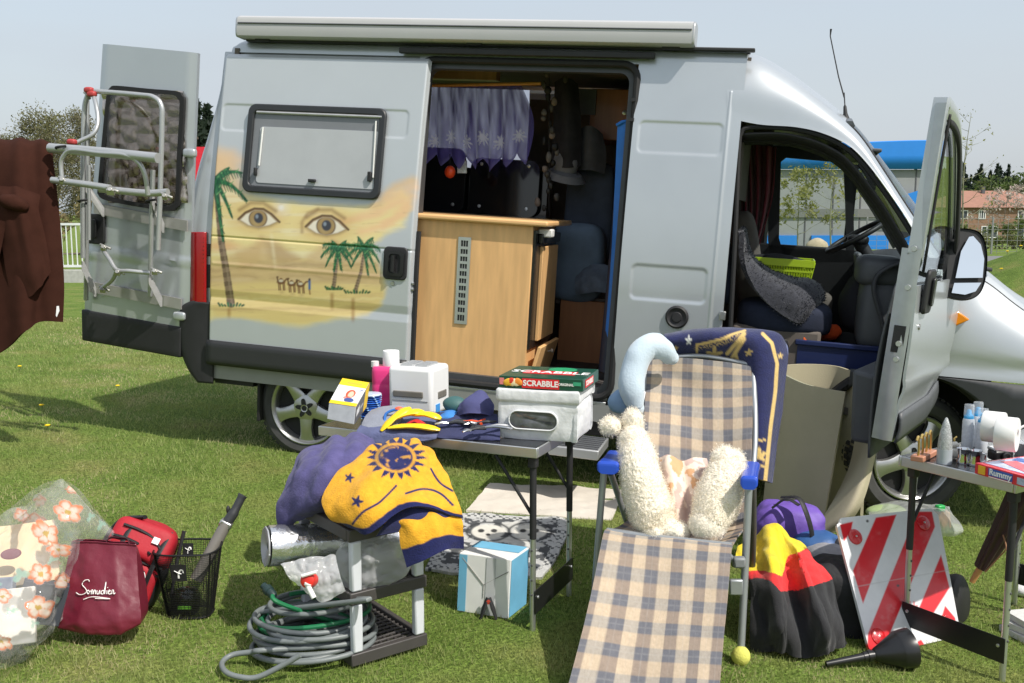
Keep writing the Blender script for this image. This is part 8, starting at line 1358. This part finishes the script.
# ---- right folding table
RZ = .70; An = H(1017, 483, RZ); Al = H(898.5, 455.5, RZ); dsh = (Al-An); Wt = np.linalg.norm(dsh[:2]); dsh /= np.linalg.norm(dsh); dlr = np.array([dsh[1], -dsh[0], 0])
tb2_ = table('right folding camping table with aluminium edge, carrying sprays and a card game', An, dlr, dsh, .88, Wt, RZ-gz(An[0], An[1])+.0, RZ, (.05, .83))
def RP_(px, py, dz=0): return H(px, py, RZ+dz)
c = RP_(924, 458); ex = H(938, 447, RZ)-H(911, 461, RZ); ez = math.atan2(ex[1], ex[0]); t = thing('hook_rack', 'small reddish wooden block with bent brass hooks at the left corner of the right table', 'hook rack', c, ez); MB().box((.0, 0, .011), (.16, .05, .022)).build('board', woodmat('reddish wood', S(186, 130, 104), (.2, 1, 1), .15), t, bevel=.004); BRS = M('brass', S(206, 178, 110), .35, metal=.7)
for k in range(4): x_ = -.066+.044*k; MB().tube(cr(np.array([(x_, 0, .02), (x_-.008, -.004, .05), (x_-.034, -.01, .098), (x_-.050, -.012, .104), (x_-.058, -.012, .092)]), 16), .0046, 8).build('hook', BRS, t)
c = RP_(944, 463); t = thing('glitter_cone', 'pointed grey glitter cone standing behind the wooden hook block', 'ornament', c); MB().lathe([(0, 0), (.026, 0), (.0265, .07), (.022, .11), (.013, .15), (.005, .172), (0, .176)], seg=28).build('body', M('grey glitter glass', (.36, .38, .38), .12, var=.45, vs=160, coat=.5, bump=.6, bs=260), t, smooth=60); MB().lathe([(.0268, 0), (.0275, 0), (.0275, .055), (.0268, .055)], seg=28).build('base_band', M('frosted grey', (.40, .44, .48), .3), t)
c = RP_(954, 459); t = thing('figurine', 'tiny white and gold figurine right of the glitter cone', 'figurine', c); MB().blob((0, 0, .022), (.018, .016, .024), amp=.25, fs=50).build('body', M('white porcelain', (.72, .70, .64), .25, var=.1), t); MB().blob((0, 0, .055), (.014, .013, .013), amp=.2, fs=60).build('head', MATS['white porcelain'], t); MB().tube([(0, 0, .06), (-.004, 0, .08), (.006, 0, .088)], .0035, 6).build('hook', BRS, t)
def spray(px, py, h, label):
    t = thing('spray_bottle', label, 'spray bottle', RP_(px, py)); WB = M('white bottle plastic', (.68, .71, .75), .3, var=.04); MB().lathe([(0, 0), (.021, 0), (.0225, .004), (.0225, h*.62), (.020, h*.67), (.012, h*.70)], seg=24).build('body', WB, t); BC = M('sky blue plastic', S(70, 170, 226), .35); MB().lathe([(.0185, h*.665), (.019, h*.67), (.018, h*.73), (.010, h*.78), (.008, h*.86), (.0, h*.87)], seg=22).build('nozzle', BC, t); MB().lathe([(.0195, h*.735), (.0185, h*.97), (.017, h*.98), (0, h*.985)], seg=22, cap=False).build('cap', MATS.get('clear cap') or cloth_tr('clear cap', (.85, .87, .9), .4, .3, rough=.1, bump=0), t); lb_ = MB().lathe([(.0228, h*.2), (.0229, h*.55)], seg=24, cap=False).build('label', M('grey bottle print', (.62, .65, .70), .4, var=.15, vs=90), t)
spray(967, 449, .185, 'white spray bottle with sky blue nozzle nearest the chrome cups'); spray(976, 446, .185, 'white spray bottle with sky blue nozzle standing behind the other two'); spray(981, 452, .178, 'shortest white spray bottle with sky blue nozzle, in front of the white rolls')
CHR = M('chrome', (.75, .75, .76), .08, metal=1., var=.05)
for (px, py, lb) in ((963, 464, 'small chrome cup at the left of the pair before the spray bottles'), (975, 466, 'small chrome cup at the right of the pair before the spray bottles')): t = thing('metal_cup', lb, 'cup', RP_(px, py)); MB().lathe([(0, 0), (.022, 0), (.024, .01), (.018, .03), (.023, .058), (.025, .06), (.022, .058), (.016, .03), (0, .012)], seg=26).build('body', CHR, t); MB().tube([(.02, 0, .05), (.036, 0, .045), (.036, 0, .02), (.02, 0, .012)], .003, 6).build('handle', CHR, t)
WR_ = M('white roll paper', (.76, .76, .75), .6, var=.03)
for (px, py, Z, r_, w_, lb) in ((994, 427, 3.72, .058, .075, 'left white roll standing on edge behind the spray bottles'), (1007, 434, 3.60, .062, .070, 'right and nearer white roll standing on edge behind the silver device')):
    ax = np.array([.80, -.58, .0]); ax /= np.linalg.norm(ax); c = P(px, py, Z); t = thing('tape_roll', lb, 'roll', np.array([c[0], c[1], RZ])); MB().lathe([(r_*.35, 0), (r_*.96, 0), (r_, .004), (r_, w_-.004), (r_*.96, w_), (r_*.35, w_), (r_*.33, w_*.5)], c-ax*w_*.5, ax, 44, cap=False).build('body', WR_, t, world=True, smooth=40); MB().lathe([(0, .004), (r_*.36, .004)], c+ax*(w_*.5-.02), ax, 30, cap=False).build('core', M('white core', (.7, .7, .7), .6), t, world=True)
c = RP_(1000, 460); t = thing('pocket_camera', 'small silver and black device in front of the white rolls', 'device', c, .2); MB().box((0, 0, .022), (.085, .05, .040)).build('body', BF, t, bevel=.01, bseg=3); MB().box((0, 0, .046), (.085, .05, .012)).build('top', M('silver plastic', (.55, .56, .57), .25, metal=.6), t, bevel=.005); MB().lathe([(.018, 0), (.018, .012), (.014, .014), (0, .010)], (.0, -.025, .02), (0, -1, 0), 20).build('lens', BF, t)
b0_ = [H(974.5, 473.5, RZ+.002), H(1032, 490, RZ+.002)]; ex = b0_[1]-b0_[0]; wR = np.linalg.norm(ex); angR = math.atan2(ex[1], ex[0]); t = thing('board_game', 'red card game box with a blue name panel lying on the right table', 'game box', b0_[0], angR); RC_ = M('red card', S(206, 44, 54), .35, var=.05, coat=.2); dR, hR = .27, .040
MB().box((wR/2, dR/2, hR/2), (wR, dR, hR)).build('lid', RC_, t, bevel=.002); bp3 = MB().box((wR*.46, -.0008, hR*.54), (wR*.42, .002, hR*.66)).build('name_panel', M('mid blue print', S(48, 90, 168), .35), t); text_mb('Rummy', .030, (wR*.46, -.002, hR*.55), (1, 0, 0), (0, 0, 1), .0003, .0008).build('lettering', MATS['white print'], bp3, smooth=0); MB().box((wR*.13, -.001, hR*.5), (.030, .002, .030)).build('price_mark', M('yellow print', S(226, 176, 40), .4), t); MB().box((wR*.46, -.001, hR*.10), (wR*.40, .0016, .003)).build('small_print', MATS['white print'], t); MB().box((wR*.85, -.001, hR*.45), (wR*.2, .002, hR*.6)).build('side_picture', M('pale print', S(170, 180, 200), .4, var=.3, vs=60), t)
tp3 = MB(); tp3.box((wR*.5, dR*.5, hR+.0008), (wR*.86, dR*.82, .002)); tpo = tp3.build('top_picture', M('pale blue print', S(178, 190, 216), .35, var=.35, vs=14), t); MB().box((wR*.5, dR*.34, hR+.0022), (wR*.7, .06, .002), rotz(-.35)).build('title_band', M('rose red print', S(220, 90, 100), .35, var=.1), tpo); MB().box((wR*.3, dR*.68, hR+.0022), (wR*.4, .05, .002), rotz(.3)).build('picture_patch', MATS['mid blue print'], tpo)
t = thing('wire_handle_tin', 'silver tin with a white wire handle at the far right of the table', 'tin', RP_(1026, 455)); MB().lathe([(0, 0), (.04, 0), (.042, .004), (.042, .05), (0, .05)], seg=28).build('body', M('dull tin', (.5, .51, .52), .35, metal=.7), t); MB().tube(cr(np.array([(-.04, 0, .045), (-.035, 0, .10), (0, 0, .118), (.035, 0, .10), (.04, 0, .045)]), 20), .005, 8).build('handle', WR_, t)
# ================================================================ GRASS
def grass():
    q = np.random.default_rng(21); n = 230000
    d = 2.75+(q.random(n)**1.9)*11.0; lx = (q.random(n)*2-1)*(.545*d+.25); x = lx; y = d
    z = terrain(x, y)+.012*fbm(x*1.1, y*1.1, 0, 3)
    keep = np.ones(n, bool)
    for poly in ([(490, 485), (622, 492), (612, 522), (466, 513)], [(456, 514), (570, 521), (542, 578), (425, 570)], [(457, 611), (508, 619), (520, 600), (470, 592)]):
        pg = [G(*p)[:2] for p in poly]; keep &= ~inpoly(x, y, pg)
    x, y, z, d = x[keep], y[keep], z[keep], d[keep]; n = len(x)
    tuft = fbm(x*6, y*6, 0, 3); dry = fbm(x*1.7+5, y*1.7, 2, 4)+.45*fbm(x*9, y*9, 4, 2); dry = dry+.22*sstep(4.3, 3.1, y); h = (.017+.016*q.random(n)+.010*np.clip(tuft, -1, 1)+.0016*np.maximum(0, d-4))*.8*(1.-.35*sstep(.1, .5, dry)); h = np.maximum(h, .009)
    w_ = (.0013+.0012*q.random(n))*(1+.22*np.maximum(0, d-3)); a = q.random(n)*2*math.pi; la = q.random(n)*2*math.pi; ln = h*(.25+.75*q.random(n))
    px, py = np.cos(a)*w_, np.sin(a)*w_; b0 = np.stack([x-px, y-py, z-.004], 1); b1 = np.stack([x+px, y+py, z-.004], 1); tp = np.stack([x+np.cos(la)*ln, y+np.sin(la)*ln, z+h], 1)
    v = np.stack([b0, b1, tp], 1).reshape(-1, 3); g1, g2, st = np.array([.25, .315, .078]), np.array([.365, .42, .145]), np.array([.58, .51, .29]); k = np.clip(.5+.5*tuft+.5*(q.random(n)-.5), 0, 1)[:, None]; c = g1*(1-k)+g2*k; s = np.clip(sstep(.02, .5, dry+.35*(q.random(n)-.5))*.8, 0, 1)[:, None]; c = (c*(1-s)+st*s)*(.8+.4*q.random((n, 1)))
    m = MB(); m.add(v, np.arange(3*n).reshape(-1, 3).tolist(), np.repeat(c, 3, 0)); o = m.build('grass', cloth_tr('grass blades', (.1, .2, .03), .5, attr='Col', rough=.65, bump=0), smooth=0, loc=(0, 0, 0)); tag(o, 'short mown lawn grass with straw coloured patches', 'grass', kind='stuff')
grass()
DY = M('dandelion yellow', S(246, 206, 20), .7)
q = np.random.default_rng(4); spots = [G(42, 412), G(48, 433), G(20, 372), G(118, 392), G(30, 330)]+[np.array([x_, y_, float(terrain(x_, y_))]) for x_, y_ in zip(q.uniform(8.2, 11, 16), q.uniform(14.5, 19, 16))]
proto = thing('dandelion', 'yellow dandelion flower standing in the grass', 'dandelion', spots[0], group='dandelions in the lawn'); hd_ = MB(); hd_.lathe([(0, .052), (.011, .060), (.019, .056), (.014, .050), (0, .046)], seg=12).build('flower_head', DY, proto); MB().tube([(0, 0, 0), (.002, 0, .05)], .002, 5).build('stem', M('pale stem green', (.14, .2, .06), .7), proto)
for s in spots[1:]:
    c = proto.copy(); COL.objects.link(c); c.matrix_world = Matrix.Translation(Vector(s)); k = 1 if s[1] < 12 else 1.6; c.scale = (k, k, k)
    for chd in proto.children: e = chd.copy(); COL.objects.link(e); e.parent = c
